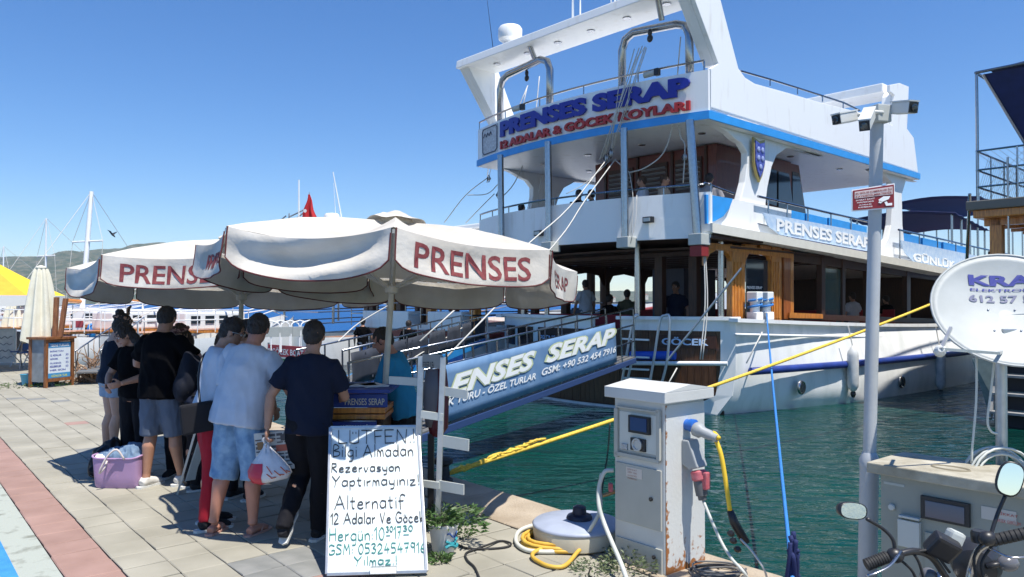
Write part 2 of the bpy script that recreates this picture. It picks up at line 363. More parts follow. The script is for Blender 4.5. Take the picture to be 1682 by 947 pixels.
struct(b, 'blue_cycle_lane', mat('blue lane paint', (.03,.20,.52), .75, col2=(.05,.27,.60), scale=7, detail=8, bump=.3, bscale=90))
b = MB(); b.add([q(-60,6.4,-.004), q(9,6.4,-.004), q(9,40,-.004), q(-60,40,-.004)], [(0,1,2,3)])
struct(b, 'road', mat('asphalt', (.05,.05,.05), .9, var=.2, scale=30, bump=.5, bscale=150))
# ---- far hills
RG = [(-900,440),(-300,426),(0,421),(60,420),(120,414),(180,408),(245,401),(300,404),(380,415),(480,432),(600,446),(760,462),(900,476),(1300,480),(1700,478),(2600,460)]
def ridge(px):
    for (a, ya), (b_, yb) in zip(RG[:-1], RG[1:]):
        if px <= b_: t = max(0, (px-a)/(b_-a)); t = t*t*(3-2*t); return ya+(yb-ya)*t
    return RG[-1][1]
rows = []
for j in range(40):
    Y = 1300+j*30; row = []
    for i in range(300):
        px = -900+i*3500/299; X = (px-841)/F*Y
        t = min(1, (Y-1300)/520); prof = math.sin(t*math.pi/2)**1.1 if Y < 1820 else max(0, 1-(Y-1820)/900)
        h = (497-ridge(px))/F*1820*prof
        nn = noise.fractal(V((X/160, Y/160, 0)), 1.0, 2.1, 4)
        h = h*(1+.16*nn*prof*(1 if t < .9 else .25))+ (noise.noise(V((X/14, Y/14, 3)))*2.4 + noise.noise(V((X/6, Y/6, 9)))*1.4)*min(1, t*6)
        row.append((X, Y, SEA-.5+max(0, h)))
    rows.append(row)
hm = mat('pine forest hillside', (.035,.062,.030), .95, col2=(.17,.155,.10), scale=.06, detail=9, thresh=(.42,.72), bump=1, bscale=.15, bdist=6)
struct(MB().sheet(rows), 'forested_hills', hm, smooth='all')
def house(sz, wallc):
    r = thing('shore_house', 'pale house on the far shore below the wooded hill', 'house', (0,0,0), 0, 'pale houses along the far shore')
    W_, D_, H_ = sz
    MB().box((0,0,H_/2), (W_, D_, H_)).build('wall', wallc, r)
    b = MB(); b.add([(-W_/2-.4,-D_/2-.4,H_+.02),(W_/2+.4,-D_/2-.4,H_+.02),(W_/2+.4,D_/2+.4,H_+.02),(-W_/2-.4,D_/2+.4,H_+.02),(-W_/4,0,H_+2),(W_/4,0,H_+2)], [(0,1,5,4),(1,2,5),(2,3,4,5),(3,0,4),(3,2,1,0)])
    b.build('roof', mat('clay roof', (.30,.12,.07), .8, var=.2), r)
    b = MB()
    for i in range(4): b.box((-W_/2+W_*(i+.5)/4, -D_/2-.02, H_*.6), (1.1, .08, 1.5))
    b.build('window_row', 'glass', r, kind='stuff'); return r
hp = [house((13,9,6), 'white'), house((20,10,8.5), mat('cream wall', (.66,.62,.52), .8)), house((9,8,4), 'white')]
rr = random.Random(3)
for i in range(62):
    px = rr.uniform(250, 830) if i < 46 else rr.uniform(900, 1680); Y = rr.uniform(1270, 1305) if i % 3 else rr.uniform(1310,1380)
    o = hp[i % 3] if i < 3 else copy_tree(hp[rr.randrange(3)])
    o.location = ((px-841)/F*Y, Y, SEA+ (0 if Y < 1306 else (Y-1306)*.12)); o.rotation_euler = (0,0,rr.uniform(-.4,.4))
b = MB().sheet([[(x, y, SEA+.25) for x in (-1900, -900, 0, 900, 1900)] for y in (1262, 1330)], th=(0,0,-1.5))
struct(b, 'far_shore', mat('far shore', (.32,.30,.25), .9, var=.3, scale=.05))
# ============================================================ PERSON BUILDER
def skin(n, c): return mat('skin '+n, c, .5, var=.08, scale=14, bump=.12, bscale=160)
def cloth(n, c, **k): return mat('cloth '+n, c, k.pop('rough', .85), var=k.pop('var', .07), scale=k.pop('scale', 9), bump=k.pop('bump', .35), bscale=k.pop('bscale', 260), bdist=.003, spec=k.pop('spec', .25), **k)
HAIR = mat('dark hair', (.012,.009,.008), .55, col2=(.03,.02,.015), scale=30, stretch=(6,6,1), bump=.8, bscale=90, bdist=.006)
BRHAIR = mat('brown hair', (.035,.018,.01), .55, col2=(.07,.035,.018), scale=30, stretch=(6,6,1), bump=.8, bscale=90, bdist=.006)
def remesh(mb, vox, smooth=4, fold=0.0, fscale=9.0, seed=0, fst=(1,1,.45)):
    o = mb.build('tmp', 'white'); m = o.modifiers.new('r', 'REMESH'); m.mode = 'VOXEL'; m.voxel_size = vox
    s_ = o.modifiers.new('s', 'SMOOTH'); s_.factor = .5; s_.iterations = smooth
    me = bpy.data.meshes.new_from_object(o.evaluated_get(bpy.context.evaluated_depsgraph_get()))
    old = o.data; bpy.data.objects.remove(o); bpy.data.meshes.remove(old)
    if fold:
        nn = [v.normal.copy() for v in me.vertices]
        for v, n_ in zip(me.vertices, nn):
            c = v.co; p = V((c.x*fscale*fst[0]+seed, c.y*fscale*fst[1], (c.z+c.x*.6)*fscale*fst[2]))
            k = 1-abs(noise.noise(p))*2.2; v.co = c+n_*(fold*(k-.3)+fold*.5*noise.noise(p*2.7))
    me.materials.clear()
    for p in me.polygons: p.use_smooth = True
    return me
def from_mesh(name, me, m, parent):
    me.materials.append(m if not isinstance(m, str) else M[m]); me.name = name
    o = bpy.data.objects.new(name, me); C.objects.link(o); o.parent = parent; return o
def person(label, loc, yaw, H=1.75, build=1.0, fem=False, lean=0.0, side=0.0, neck=(0,0), turn=0.0,
           arms=None, legs=None, skn=None, hair='short', hairm=None, shirt=None, bottom=None, shoes=None, group=None, vox=.0075,
           extra=None, hide_low=False, twist=0.0, name='person'):
    k = H/1.75; root = thing(name, label, 'person', loc, yaw, group); skn = skn or skin('tan', (.42,.22,.14)); hairm = hairm or HAIR
    up = V((math.sin(R(side)), math.sin(R(lean)), 1)).normalized(); Pz = .93
    P = V((0,0,Pz)); rt = V((1,0,0)); rt = (rt-up*rt.dot(up)).normalized()
    rt = (Matrix.Rotation(R(twist), 3, up) @ rt); fw = up.cross(rt).normalized()
    def sp(h, f=0.0, r_=0.0): return P+up*h+fw*f+rt*r_
    S = lambda p: V(p)*k
    b = build; body = MB()
    def ring_loft(mb, secs, inf=0.0, n=20, flare=0):
        rows = []
        for h, rx, ry, f in secs:
            c = sp(h, f); rows.append([S(c+rt*((rx+inf)*math.cos(a))+fw*((ry+inf)*math.sin(a))) for a in [2*math.pi*i/n for i in range(n)]])
        o = len(mb.v); mb.v += [p for r_ in rows for p in r_]; m = len(rows)
        for i in range(m-1):
            for j in range(n): l = (j+1) % n; mb.f.append((o+i*n+j, o+i*n+l, o+(i+1)*n+l, o+(i+1)*n+j))
        mb.f += [tuple(o+j for j in range(n-1,-1,-1)), tuple(o+(m-1)*n+j for j in range(n))]
    hx = .172 if fem else .160; wx = (.130 if fem else .148)*b; sx = .160 if fem else .182
    tors = [(-.09,hx*.95*b,.11,0),(0,hx*b,.118*b,0),(.13,wx,.100*b,.004),(.24,wx*1.06,.112*b,.01),(.36,sx*.94,.118*b,.008),(.44,sx,.108,0),(.49,sx*.86,.085,-.008),(.525,.085,.065,-.012),(.56,.060,.060,-.004)]
    ring_loft(body, tors)
    hc = sp(.56, .0)+V((math.sin(R(neck[1]))*.1, 0, 0)); hd = Matrix.Rotation(R(turn), 3, 'Z')
    pitch = Matrix.Rotation(R(-neck[0]-lean*.4), 3, 'X'); roll = Matrix.Rotation(R(neck[1]), 3, 'Y')
    fr = Matrix(((rt.x, 0, 0),(rt.y, 1, 0),(0,0,1)))
    yawm = Matrix.Rotation(math.atan2(rt.y, rt.x), 3, 'Z')
    HM = yawm @ hd @ roll @ pitch
    hb = sp(.575, .005); hcen = hb + HM @ V((0,.022,.115))
    body.tube([S(sp(.50,-.012)), S(hb), S(hb+HM @ V((0,.008,.05)))], [.060*k,.056*k,.060*k], 12)
    h = lambda x, y, z: S(hcen+HM @ V((x, y, z)))
    body.ell(h(0,-.008,.018), V((.078,.095,.098))*k, HM, 20, 14)
    body.ell(h(0,.018,-.045), V((.060,.072,.072))*k, HM, 18, 12)
    body.ell(h(0,.066,-.092), V((.026,.022,.022))*k, HM)
    body.tube([h(0,.088,.012), h(0,.110,-.022), h(0,.098,-.034)], [.008*k,.014*k,.014*k], 8)
    for sgn in (-1, 1):
        body.ell(h(sgn*.079,-.004,-.008), V((.010,.020,.031))*k, HM, 10, 8)
        body.ell(h(sgn*.034,.080,.026), V((.022,.014,.009))*k, HM, 8, 6)
    # arms
    joints = {}
    dA = {'L': ((-.27,.02,1.14),(-.29,.10,.90)), 'R': ((.27,.02,1.14),(.29,.10,.90))}
    if arms: dA.update(arms)
    for sd_, sgn in (('L', -1), ('R', 1)):
        sh = sp(.455, -.005, sgn*(sx-.012)); el = V(dA[sd_][0]); wr = V(dA[sd_][1]); joints[sd_] = (sh, el, wr)
        L1 = .285; L2 = .255
        el = sh+(el-sh).normalized()*L1; wr = el+(wr-el).normalized()*L2; joints[sd_] = (sh, el, wr)
        body.tube([S(sp(.45,0,sgn*.10)), S(sh), S(sh.lerp(el,.35)), S(sh.lerp(el,.9)), S(el), S(el.lerp(wr,.3)), S(el.lerp(wr,.75)), S(wr)],
                  [x*k*(b**.5) for x in (.060,.056,.050,.040,.040,.042,.031,.026)], 12)
        d = (wr-el).normalized(); cr = dA[sd_][2] if len(dA[sd_]) > 2 else .5
        pn = V((-sgn*1.0, .15, 0)); pn = (pn-d*pn.dot(d)); pn = pn.normalized() if pn.length > .1 else V((0,1,0)); sv = d.cross(pn)
        if sv.y < 0 and abs(sv.y) > .1: sv = -sv
        pc = wr+d*.045
        mm = Matrix((sv, pn, d)).transposed()
        body.ell(S(pc), V((.040,.017,.052))*k, mm, 12, 8)
        for fi, (o_, l_) in enumerate(((-.030,.062),(-.010,.074),(.011,.079),(.031,.072))):
            p0 = wr+d*.078+sv*o_; a1 = cr*.5; a2 = cr*1.3
            p1 = p0+(d*math.cos(a1)+pn*math.sin(a1))*l_*.5; p2 = p1+(d*math.cos(a2)+pn*math.sin(a2))*l_*.3; p3 = p2+(d*math.cos(a2*1.4)+pn*math.sin(a2*1.4))*l_*.25
            body.tube([S(wr+d*.05+sv*o_*.7), S(p0), S(p1), S(p2), S(p3)], [.0095*k,.0095*k,.009*k,.0085*k,.0075*k], 8)
        t0 = wr+d*.02+sv*.028; t1 = t0+(d*.6+sv*.7+pn*.3).normalized()*.045; t2 = t1+(d*.9+sv*.25+pn*.4).normalized()*.032
        body.tube([S(t0), S(t1), S(t2)], [.012*k,.0105*k,.009*k], 8)
        joints[sd_] = (sh, el, wr, wr+d*.085)
    # legs
    dL = {'L': ((-.10,.015,.50),(-.11,-.03,.085),0), 'R': ((.10,.015,.50),(.11,-.03,.085),0)}
    if legs: dL.update(legs)
    lj = {}
    for sd_, sgn in (('L', -1), ('R', 1)):
        hp_ = V((sgn*.088, 0, .90)); kn = V(dL[sd_][0]); an = V(dL[sd_][1]); fy = R(dL[sd_][2]); tip = dL[sd_][3] if len(dL[sd_]) > 3 else 0
        lj[sd_] = (hp_, kn, an)
        kd = (an-kn); cv = V((0,-.022,0))
        body.tube([S(hp_+V((0,0,.03))), S(hp_), S(hp_.lerp(kn,.4)), S(hp_.lerp(kn,.85)), S(kn), S(kn.lerp(an,.28)+cv), S(kn.lerp(an,.6)+cv*.5), S(kn.lerp(an,.9)), S(an)],
                  [x*k*(b**.4) for x in (.080,.090,.080,.060,.055,.058,.045,.034,.036)], 14)
        fm = Matrix.Rotation(-fy, 3, 'Z') @ Matrix.Rotation(R(-tip), 3, 'X')
        ft = lambda x, y, z: S(an+fm @ V((x, y, z)))
        body.tube([ft(0,-.045,-.050), ft(0,-.02,-.045), ft(0,.05,-.038), ft(sgn*.006,.12,-.055), ft(sgn*.008,.165,-.064)], [.030*k,.036*k,.036*k,.034*k,.020*k], 12, flat=.9)
        for ti in range(5):
            x_ = -sgn*(.028-ti*.0145); yy = .185-ti*.010
            body.tube([ft(x_,.13,-.066), ft(x_,yy,-.070)], [.012*k, (.011 if ti == 0 else .0085)*k], 6)
        if shoes:
            kind, sm = shoes
            sb = MB()
            if kind == 'flip':
                pts = [ft(x_*.048*(1.0 if y_ > 0 else .8), y_, -.088) for x_, y_ in ((0,-.085),(.8,-.07),(1,0),(.85,.07),(1.05,.14),(.8,.19),(0,.215),(-.8,.19),(-1.05,.14),(-.85,.07),(-1,0),(-.8,-.07))]
                sb.prism(pts, V((0,0,.018))*k)
                sb.tube([ft(.042,.05,-.072), ft(.03,.09,-.030), ft(-sgn*.012,.15,-.05)], .006*k, 6); sb.tube([ft(-.042,.05,-.072), ft(-.03,.09,-.030), ft(-sgn*.012,.15,-.05)], .006*k, 6)
                sb.build('flip_flop', sm, root, smooth=True)
            else:
                sb.tube([ft(0,-.060,-.045), ft(0,-.035,-.035), ft(0,.02,-.028), ft(0,.08,-.042), ft(0,.15,-.056), ft(0,.19,-.066)], [.036*k,.044*k,.047*k,.043*k,.040*k,.024*k], 14)
                sb.tube([ft(0,-.01,-.03), ft(0,-.012,.01)], [.046*k,.044*k], 14)
                me = remesh(sb, .009, 4); o = from_mesh('shoe', me, sm, root)
                pts = [ft(x_*.047, y_, -.088) for x_, y_ in ((0,-.105),(.75,-.09),(.95,0),(.85,.07),(1.05,.14),(.75,.20),(0,.222),(-.75,.20),(-1.05,.14),(-.85,.07),(-.95,0),(-.75,-.09))]
                MB().prism(pts, fm @ V((0,0,.022))*k).build('sole', mat('white sole', (.6,.6,.57), .7), o)
    o = from_mesh('body', remesh(body, vox*k, 2), skn, root)
    # face details
    e = MB()
    for sgn in (-1, 1): e.ell(h(sgn*.032,.078,.006), V((.015,.011,.010))*k, HM, 10, 8)
    e.build('eyes', mat('eye white', (.6,.58,.55), .3), root, smooth='all')
    e = MB()
    for sgn in (-1, 1): e.ell(h(sgn*.032,.0875,.006), V((.006,.004,.006))*k, HM, 8, 6)
    e.build('pupils', 'black', root, smooth='all')
    e = MB()
    for sgn in (-1, 1): e.tube([h(sgn*.016,.093,.028), h(sgn*.034,.091,.034), h(sgn*.052,.078,.026)], .0035*k, 6)
    e.build('eyebrows', hairm, root, smooth='all')
    MB().ell(h(0,.083,-.062), V((.024,.009,.007))*k, HM, 10, 6).build('lips', mat('lips', (.32,.10,.08), .5), root, smooth='all')
    # hair
    if hair != 'none':
        hb_ = MB(); hb_.ell(h(0,-.016,.032), V((.086,.096,.098))*k, HM, 22, 14)
        if hair == 'short': hb_.ell(h(0,-.052,-.020), V((.068,.055,.060))*k, HM, 16, 10)
        if hair in ('long', 'curly', 'bun', 'scarf'):
            hb_.ell(h(0,-.052,-.03), V((.078,.062,.085))*k, HM, 16, 10)
        if hair in ('long', 'curly'):
            for sgn in (-1, 0, 1):
                hb_.tube([h(sgn*.055,-.05,.0), h(sgn*.080,-.055,-.08), h(sgn*.085,-.05,-.17), h(sgn*.075,-.04,-.27)], [.045*k,.050*k,.048*k,.028*k], 10)
        if hair == 'bun': hb_.ell(h(0,-.075,.115), V((.05,.05,.05))*k, HM, 14, 10)
        from_mesh('hair', remesh(hb_, .010*k, 2, fold=.014 if hair == 'curly' else .008, fscale=34 if hair == 'curly' else 38, seed=random.random()*9, fst=(1,1,.5)), hairm, root)
    # clothes
    if bottom:
        kind, bm_ = bottom; c = MB(); loose = .020
        ring_loft(c, [(.115,wx+.006,.104*b,0),(.05,hx*b,.116*b,0),(0,hx*1.02*b,.124*b,0),(-.075,hx*b,.115,0)], inf=loose*.7)
        for sd_, sgn in (('L', -1), ('R', 1)):
            hp_, kn, an = lj[sd_]
            if kind == 'shorts': pts = [hp_+V((0,0,.05)), hp_, hp_.lerp(kn,.5), kn.lerp(hp_,.08), kn.lerp(hp_,-.02)]; rs = [.092,.108,.104,.098,.098]
            elif kind == 'long': pts = [hp_+V((0,0,.05)), hp_, hp_.lerp(kn,.5), kn, kn.lerp(an,.14), kn.lerp(an,.19)]; rs = [.092,.108,.104,.098,.098,.098]
            elif kind == 'hotpants': pts = [hp_+V((0,0,.05)), hp_, hp_.lerp(kn,.28), hp_.lerp(kn,.42)]; rs = [.092,.108,.108,.106]
            else: pts = [hp_+V((0,0,.05)), hp_, hp_.lerp(kn,.5), kn, kn.lerp(an,.35), kn.lerp(an,.8), an+V((0,0,-.01))]; rs = [.09,.106,.096,.077,.076,.064,.060]
            c.tube([S(p) for p in pts], [x*k*(b**.4) for x in rs], 16)
        from_mesh('shorts' if kind != 'pants' else 'trousers', remesh(c, .0105*k, 3, fold=.007, fscale=11, seed=random.random()*9), bm_, root)
    if shirt:
        kind, sm = shirt; c = MB(); hem = -.085 if not fem else -.04
        if kind == 'crop': hem = .02
        secs = [(hem,hx*1.06*b,.128*b,0),(.03,hx*1.04*b,.128*b,0),(.13,wx*1.12,.116*b,.004),(.24,wx*1.10,.120*b,.01),(.36,sx*.96,.122*b,.008),(.44,sx*.99,.112,0)]
        if kind in ('tee', 'crop'): secs += [(.49,sx*.88,.092,-.008),(.525,.100,.074,-.012),(.545,.068,.064,-.008)]
        else: secs += [(.465,sx*.60,.10,0)]
        ring_loft(c, secs, inf=.016, n=28)
        if kind in ('tee', 'crop'):
            for sd_, sgn in (('L', -1), ('R', 1)):
                sh, el, wr, hd_ = joints[sd_]
                c.tube([S(sp(.44,0,sgn*.08)), S(sh), S(sh.lerp(el,.35)), S(sh.lerp(el,.72))], [x*k*(b**.5) for x in (.070,.070,.070,.074)], 16)
        else:
            for sgn in (-1, 1): c.tube([S(sp(.44,.10,sgn*.085)), S(sp(.50,.02,sgn*.095)), S(sp(.44,-.10,sgn*.085))], [.018*k]*3, 8)
        from_mesh('shirt', remesh(c, .0105*k, 4, fold=.010, fscale=7.5, seed=random.random()*9, fst=(1,1,.55)), sm, root)
    info = dict(k=k, joints={a: [S(p) for p in j] for a, j in joints.items()}, head=h, HM=HM, sp=lambda a, f=0, r_=0: S(sp(a, f, r_)), S=S, legs=lj)
    if extra: extra(root, info)
    return root, info
# ============================================================ THE TOUR BOAT (local frame: u forward, v to port, z up)
BO = V((3.758, 14.5, 0)); BA = V((.74, .672, 0)).normalized(); BB = V((-BA.y, BA.x, 0)); BANG = math.atan2(BA.y, BA.x)
def loc(P): d = P-BO; return V((d.dot(BA), d.dot(BB), P.z))
def wld(u, v, z): return V((BO.x+BA.x*u+BB.x*v, BO.y+BA.y*u+BB.y*v, z))
def SS(px, py, vf=0.0):
    d = rayd(px, py); v = vf if not callable(vf) else vf(3)
    for _ in range(8 if callable(vf) else 1):
        t = (v-(CAM-BO).dot(BB))/d.dot(BB); p = loc(CAM+d*t)
        if callable(vf): v = vf(p.x)
    return p
def TT(px, py, uf=0.0):
    d = rayd(px, py); u = uf if not callable(uf) else uf(3)
    for _ in range(12 if callable(uf) else 1):
        t = (u-(CAM-BO).dot(BA))/d.dot(BA); p = loc(CAM+d*t)
        if callable(uf): u = .5*u+.5*uf(p.y)
    return p
VC = 3.45
boat = thing('tour_boat', 'large white two-deck tour boat with blue stripes and PRENSES SERAP sign, stern to the quay', 'boat', (BO.x, BO.y, 0), BANG)
def curve(c, u0): return lambda v: u0-c*(1-((v-VC)/3.45)**2)
utr = curve(1.0, .96); urf = curve(.5, 0.0); ubw = curve(.75, .05)
def bulge(u): return .85*math.sin(min(max(u, 0), 12)/12*math.pi/2)
def hullW(u): return (3.45+bulge(u))*(1 if u < 11 else math.sqrt(max(.0004, 1-((u-11)/12)**2)))
def capz(u): return 1.50-.30*math.sin(min(u, 12)/12*math.pi/2) if u < 12 else 1.2+((u-12)/11)**2*1.3
SEC = [(1,None),(1.025,.9),(1.055,.49),(1.07,0),(1.05,SEA),(.95,-.7),(.6,-1.0),(0,-1.1)]
us = [0,.5,1,2,3,4,5,6,7,8,9,10,11,13,15,17,19,21,22.2,22.95]
def sec_pt(u, i, sg, stern):
    f, z = SEC[i]; zz = capz(u) if z is None else z; f = f if i in (0,7) else (1.0,.998,.98,.94,.86,.55)[i-1]+(f-(1.0,.998,.98,.94,.86,.55)[i-1])*min(1, u/4)*(1 if u < 12 else max(0, 1-(u-12)/8)); Wd = hullW(u)*f
    if stern and z is not None and z < 0: Wd *= (1-.10*(abs(z)/1.1))
    v = VC-sg*Wd; uu = u+.96-.96*min(u/8, 1) if not stern else utr(v)
    return V((uu if not stern else utr(v), v, zz))
rows = []
for k, u in enumerate(us):
    st_ = (k == 0); row = [sec_pt(u, i, 1, st_) for i in range(8)]+[sec_pt(u, i, -1, st_) for i in range(6, -1, -1)]
    rows.append(row)
hull = MB().sheet(rows); hb = hull.build('hull', 'hullwhite', boat, smooth=True)
# hull antifouling + waterline band sits just below the water, painted dark
bt = MB()
for sg in (1, -1):
    bt.sheet([[sec_pt(u, i, sg, k == 0)+V((0, -sg*.004, dz)) for i, dz in ((4, .015), (5, 0), (6, 0))] for k, u in enumerate(us[:-1])])
bt.build('boot_topping', mat('boot topping', (.10,.20,.19), .5, var=.3, scale=5), boat)
# transom planks, each of its own, between white frame
tr = MB().sheet([[V((utr(v)+.03, v, z)) for v in [.25+.1*i for i in range(65)]] for z in (-.55, 1.30)], th=(.05,0,0))
tro = tr.build('transom', 'dkwood', boat)
v = .22
while v < 6.7:
    w_ = .125; lo = -.32 if .7 < v < 6.2 else -.32+.45*(max(0, .7-v)/.48 if v < 1 else max(0, v-6.2)/.5)
    hi = 1.28
    if 2.25 < v+.06 < 2.9: hi = .45
    b = MB(); j = random.uniform(0, .012)
    P = [V((utr(vv)-.012-j, vv, z)) for z in (lo, hi) for vv in (v+.005, v+w_)]
    b.prism([P[0], P[1], P[3], P[2]], (.05,0,0)); b.build('plank', 'transom', tro); v += w_+.002
# white frame round the transom
fr_ = MB()
for sg in (1, -1):
    out = [sec_pt(0, i, sg, True) for i in range(6)]; n_ = len(out)
    inn = [V((0, p.y+sg*.26, max(p.z+(.10 if i > 3 else 0), -.36))) for i, p in enumerate(out)]
    inn[3].y += sg*.02; inn[4].y += sg*.25; inn[4].z = -.30; inn[5].y += sg*.7; inn[5].z = -.36
    for p in inn: p.x = utr(p.y)-.03
    for p in out: p.x = utr(p.y)-.035
    fr_.sheet([out, inn], th=(.06,0,0))
bl = [V((utr(v_)-.03, v_, z)) for z in (-.80, -.34) for v_ in [.9+.5*i for i in range(11)]]
fr_.sheet([bl[:11], bl[11:]], th=(.06,0,0)); fr_.build('transom_frame', 'hullwhite', boat)
# cap rail
def cap_strip(vs_, wd=.20, hh=.07, z=None):
    b = MB(); P = [(V((utr(v_), v_, capz(0) if z is None else z))) for v_ in vs_]
    b.sheet([[p+V((-wd*.6,0,0)) for p in P], [p+V((wd*.4,0,0)) for p in P]], th=(0,0,hh)); return b
cap_strip([-.03+.1*i for i in range(24)]).build('cap_rail', 'white', boat)
cap_strip([2.85+.2*i for i in range(21)]).build('cap_rail', 'white', boat)
for sg in (1, -1):
    b = MB(); uu = [.75,1,1.5,2,3,4,5,6,7,8,9,10,11,13,15,17,19,21,22.5]
    b.sheet([[V((u, VC-sg*(hullW(u)+.07), capz(u))) for u in uu], [V((u, VC-sg*(hullW(u)-.13), capz(u))) for u in uu]], th=(0,0,.075)); b.build('cap_rail', 'white', boat)
    b = MB().tube([V((u, VC-sg*(hullW(u)*(1+.055*min(1,u/4)*(1 if u < 12 else max(0,1-(u-12)/8)))+.03), .49)) for u in [1.12,1.5,2,3,4,5,6,7,8,9,10,11,13,15,17,19,21,22]], .078, 8); b.build('rub_rail', 'dkblue', boat, smooth='all')
    b = MB().tube([V((u, VC-sg*(hullW(u)+.02), capz(u)-.24)) for u in uu], .03, 6); b.build('moulding', 'white', boat, smooth='all')
for px, py in ((1316,636),(1481,627)):
    p = SS(px, py, lambda u: -bulge(u)-.07*hullW(u)*min(1,u/4)); p.y -= .02
    MB().lathe([(.10,-.03),(.10,.012),(.13,.02),(.15,0),(.15,-.03)], p, 20, V((0,-1,0))).build('porthole', 'steel', boat, smooth=True)
    MB().lathe([(.10,0),(.10,.015)], p, 20, V((0,-1,0))).build('porthole_glass', 'glass', boat)
# stern bulwark above the transom (pale, shaded), with dark name panels
def curved_panel(vs_, z0, z1, uf, th=.06, du=0):
    return MB().sheet([[V((uf(v_)+du, v_, z)) for v_ in vs_] for z in (z0, z1)], th=(th,0,0))
curved_panel([2.9+.2*i for i in range(20)], .62, 1.5, utr, .08, -.05).build('stern_bulwark', 'white', boat)
curved_panel([.1,.4,.7,1,1.3,1.6,1.9,2.2], 1.28, 1.5, utr, .08, -.04).build('stern_bulwark', 'white', boat)
pn = mat('name panel', (.03,.022,.02), .25)
for a, c in ((3.05,4.7),(4.95,5.75),(5.95,6.6)):
    curved_panel([a+(c-a)*i/8 for i in range(9)], .80, 1.28, utr, .03, -.075).build('name_panel', pn, boat)
b = MB(); b.text('PRENSES SERAP', lambda x, y, z: V((utr(4.6-x)-.082+z, 4.6-x, .95+y)), size=.2, fit=(1.45, .15), depth=.008); b.build('name_lettering', mat('pale letters', (.35,.5,.75), .5), boat)
pl = curved_panel([.32+.1*i for i in range(12)], .93, 1.20, utr, .03, -.05); pl.build('port_name_board', 'dkwood', boat)
b = MB(); b.text('GÖCEK', lambda x, y, z: V((utr(1.32-x)-.058+z, 1.32-x, .99+y)), size=.2, fit=(.86, .165), depth=.012, bold=.02); b.build('port_lettering', mat('pale blue letters', (.45,.62,.85), .5), boat)
# decks
def deckslab(name, z0, z1, u0f, u1, v0, v1, m, uf=None):
    vs_ = [v0+(v1-v0)*i/16 for i in range(17)]
    return MB().sheet([[V((u0f(v_), v_, z1)) for v_ in vs_], [V((u1, v_, z1)) for v_ in vs_]], th=(0,0,z0-z1)).build(name, m, boat)
deckslab('main_deck', .40, .55, lambda v: utr(v)+.1, 16, .1, 6.8, mat('teak deck', (.09,.055,.03), .6, col2=(.15,.10,.06), scale=6, stretch=(.5,8,1)))
# side deck (gutter) of the upper deck, swelling out with the hull
def gz(u): return 3.17-.045*min(u, 12)
gu = [0,.6,1.2,2,3,4,5,6,7,8,9,10,11,12,13,14,15,16]
def gv(u): return -.06-.35*bulge(u)
rows = [[V((u, gv(u), gz(u)+.19)) for u in gu], [V((u, 6.9-gv(u), gz(u)+.19)) for u in gu]]
MB().sheet(rows, th=(0,0,-.14)).build('upper_deck', 'white', boat)
for sg in (0, 1):
    f = (lambda v: v) if sg == 0 else (lambda v: 6.9-v)
    MB().sheet([[V((u, f(gv(u)-.02), gz(u)+.20)) for u in gu], [V((u, f(gv(u)-.02), gz(u)+.02)) for u in gu]], th=(0,.05 if sg == 0 else -.05,0)).build('gutter', mat('cream gutter', (.70,.68,.60), .5, var=.05), boat)
vs17 = [6.9*i/24 for i in range(25)]
MB().sheet([[V((ubw(v_)+.02, v_, 3.17)) for v_ in vs17], [V((2, v_, 3.17)) for v_ in vs17]], th=(0,0,-.08)).build('upper_deck_beam', 'dkwood', boat)
# upper deck stern bulwark
curved_panel(vs17, 3.10, 3.98, ubw, .07).build('upper_bulwark', 'white', boat)
bp_ = MB().prism([SS(x, y, .03) for x, y in ((1160,319),(1204,326),(1198,342),(1188,355),(1174,363),(1161,367))], (0,.05,0)); bp_.build('blue_bulwark_panel', 'bluestripe', boat)
MB().prism([SS(x, y, .10) for x, y in ((1160,318),(1300,345),(1300,395),(1160,380))], (0,.05,0)).build('side_bulwark', 'white', boat)
b = MB(); b.tube([V((ubw(v_)+.03, v_, 4.13)) for v_ in vs17], .022, 6); b.tube([SS(1157,300,.03), SS(1205,318,.03)], .022, 6)
for i in range(0, 25, 3): b.cyl(V((ubw(vs17[i])+.03, vs17[i], 3.97)), V((ubw(vs17[i])+.03, vs17[i], 4.13)), .015, n=6)
b.build('upper_rail', 'steel', boat, smooth=True)
for px, py in ((1068,361),(888,383)):
    p = TT(px, py, ubw); MB().box(p+V((-.06,0,0)), (.10,.22,.12)).build('floodlight', 'black', boat, bev=.01)
    MB().box(p+V((-.115,0,0)), (.012,.16,.07)).build('floodlight_glass', mat('lamp glass', (.5,.52,.5), .1), boat)
b = MB().prism([V((ubw(v_)-.006, v_, z)) for v_, z in ((.25,3.13),(.3,3.5),(.95,3.52),(1.15,3.14))], (.004,0,0)); b.build('white_patch', mat('patch white', (.88,.88,.86), .4), boat)  # slightly whiter quad laid on the stern bulwark
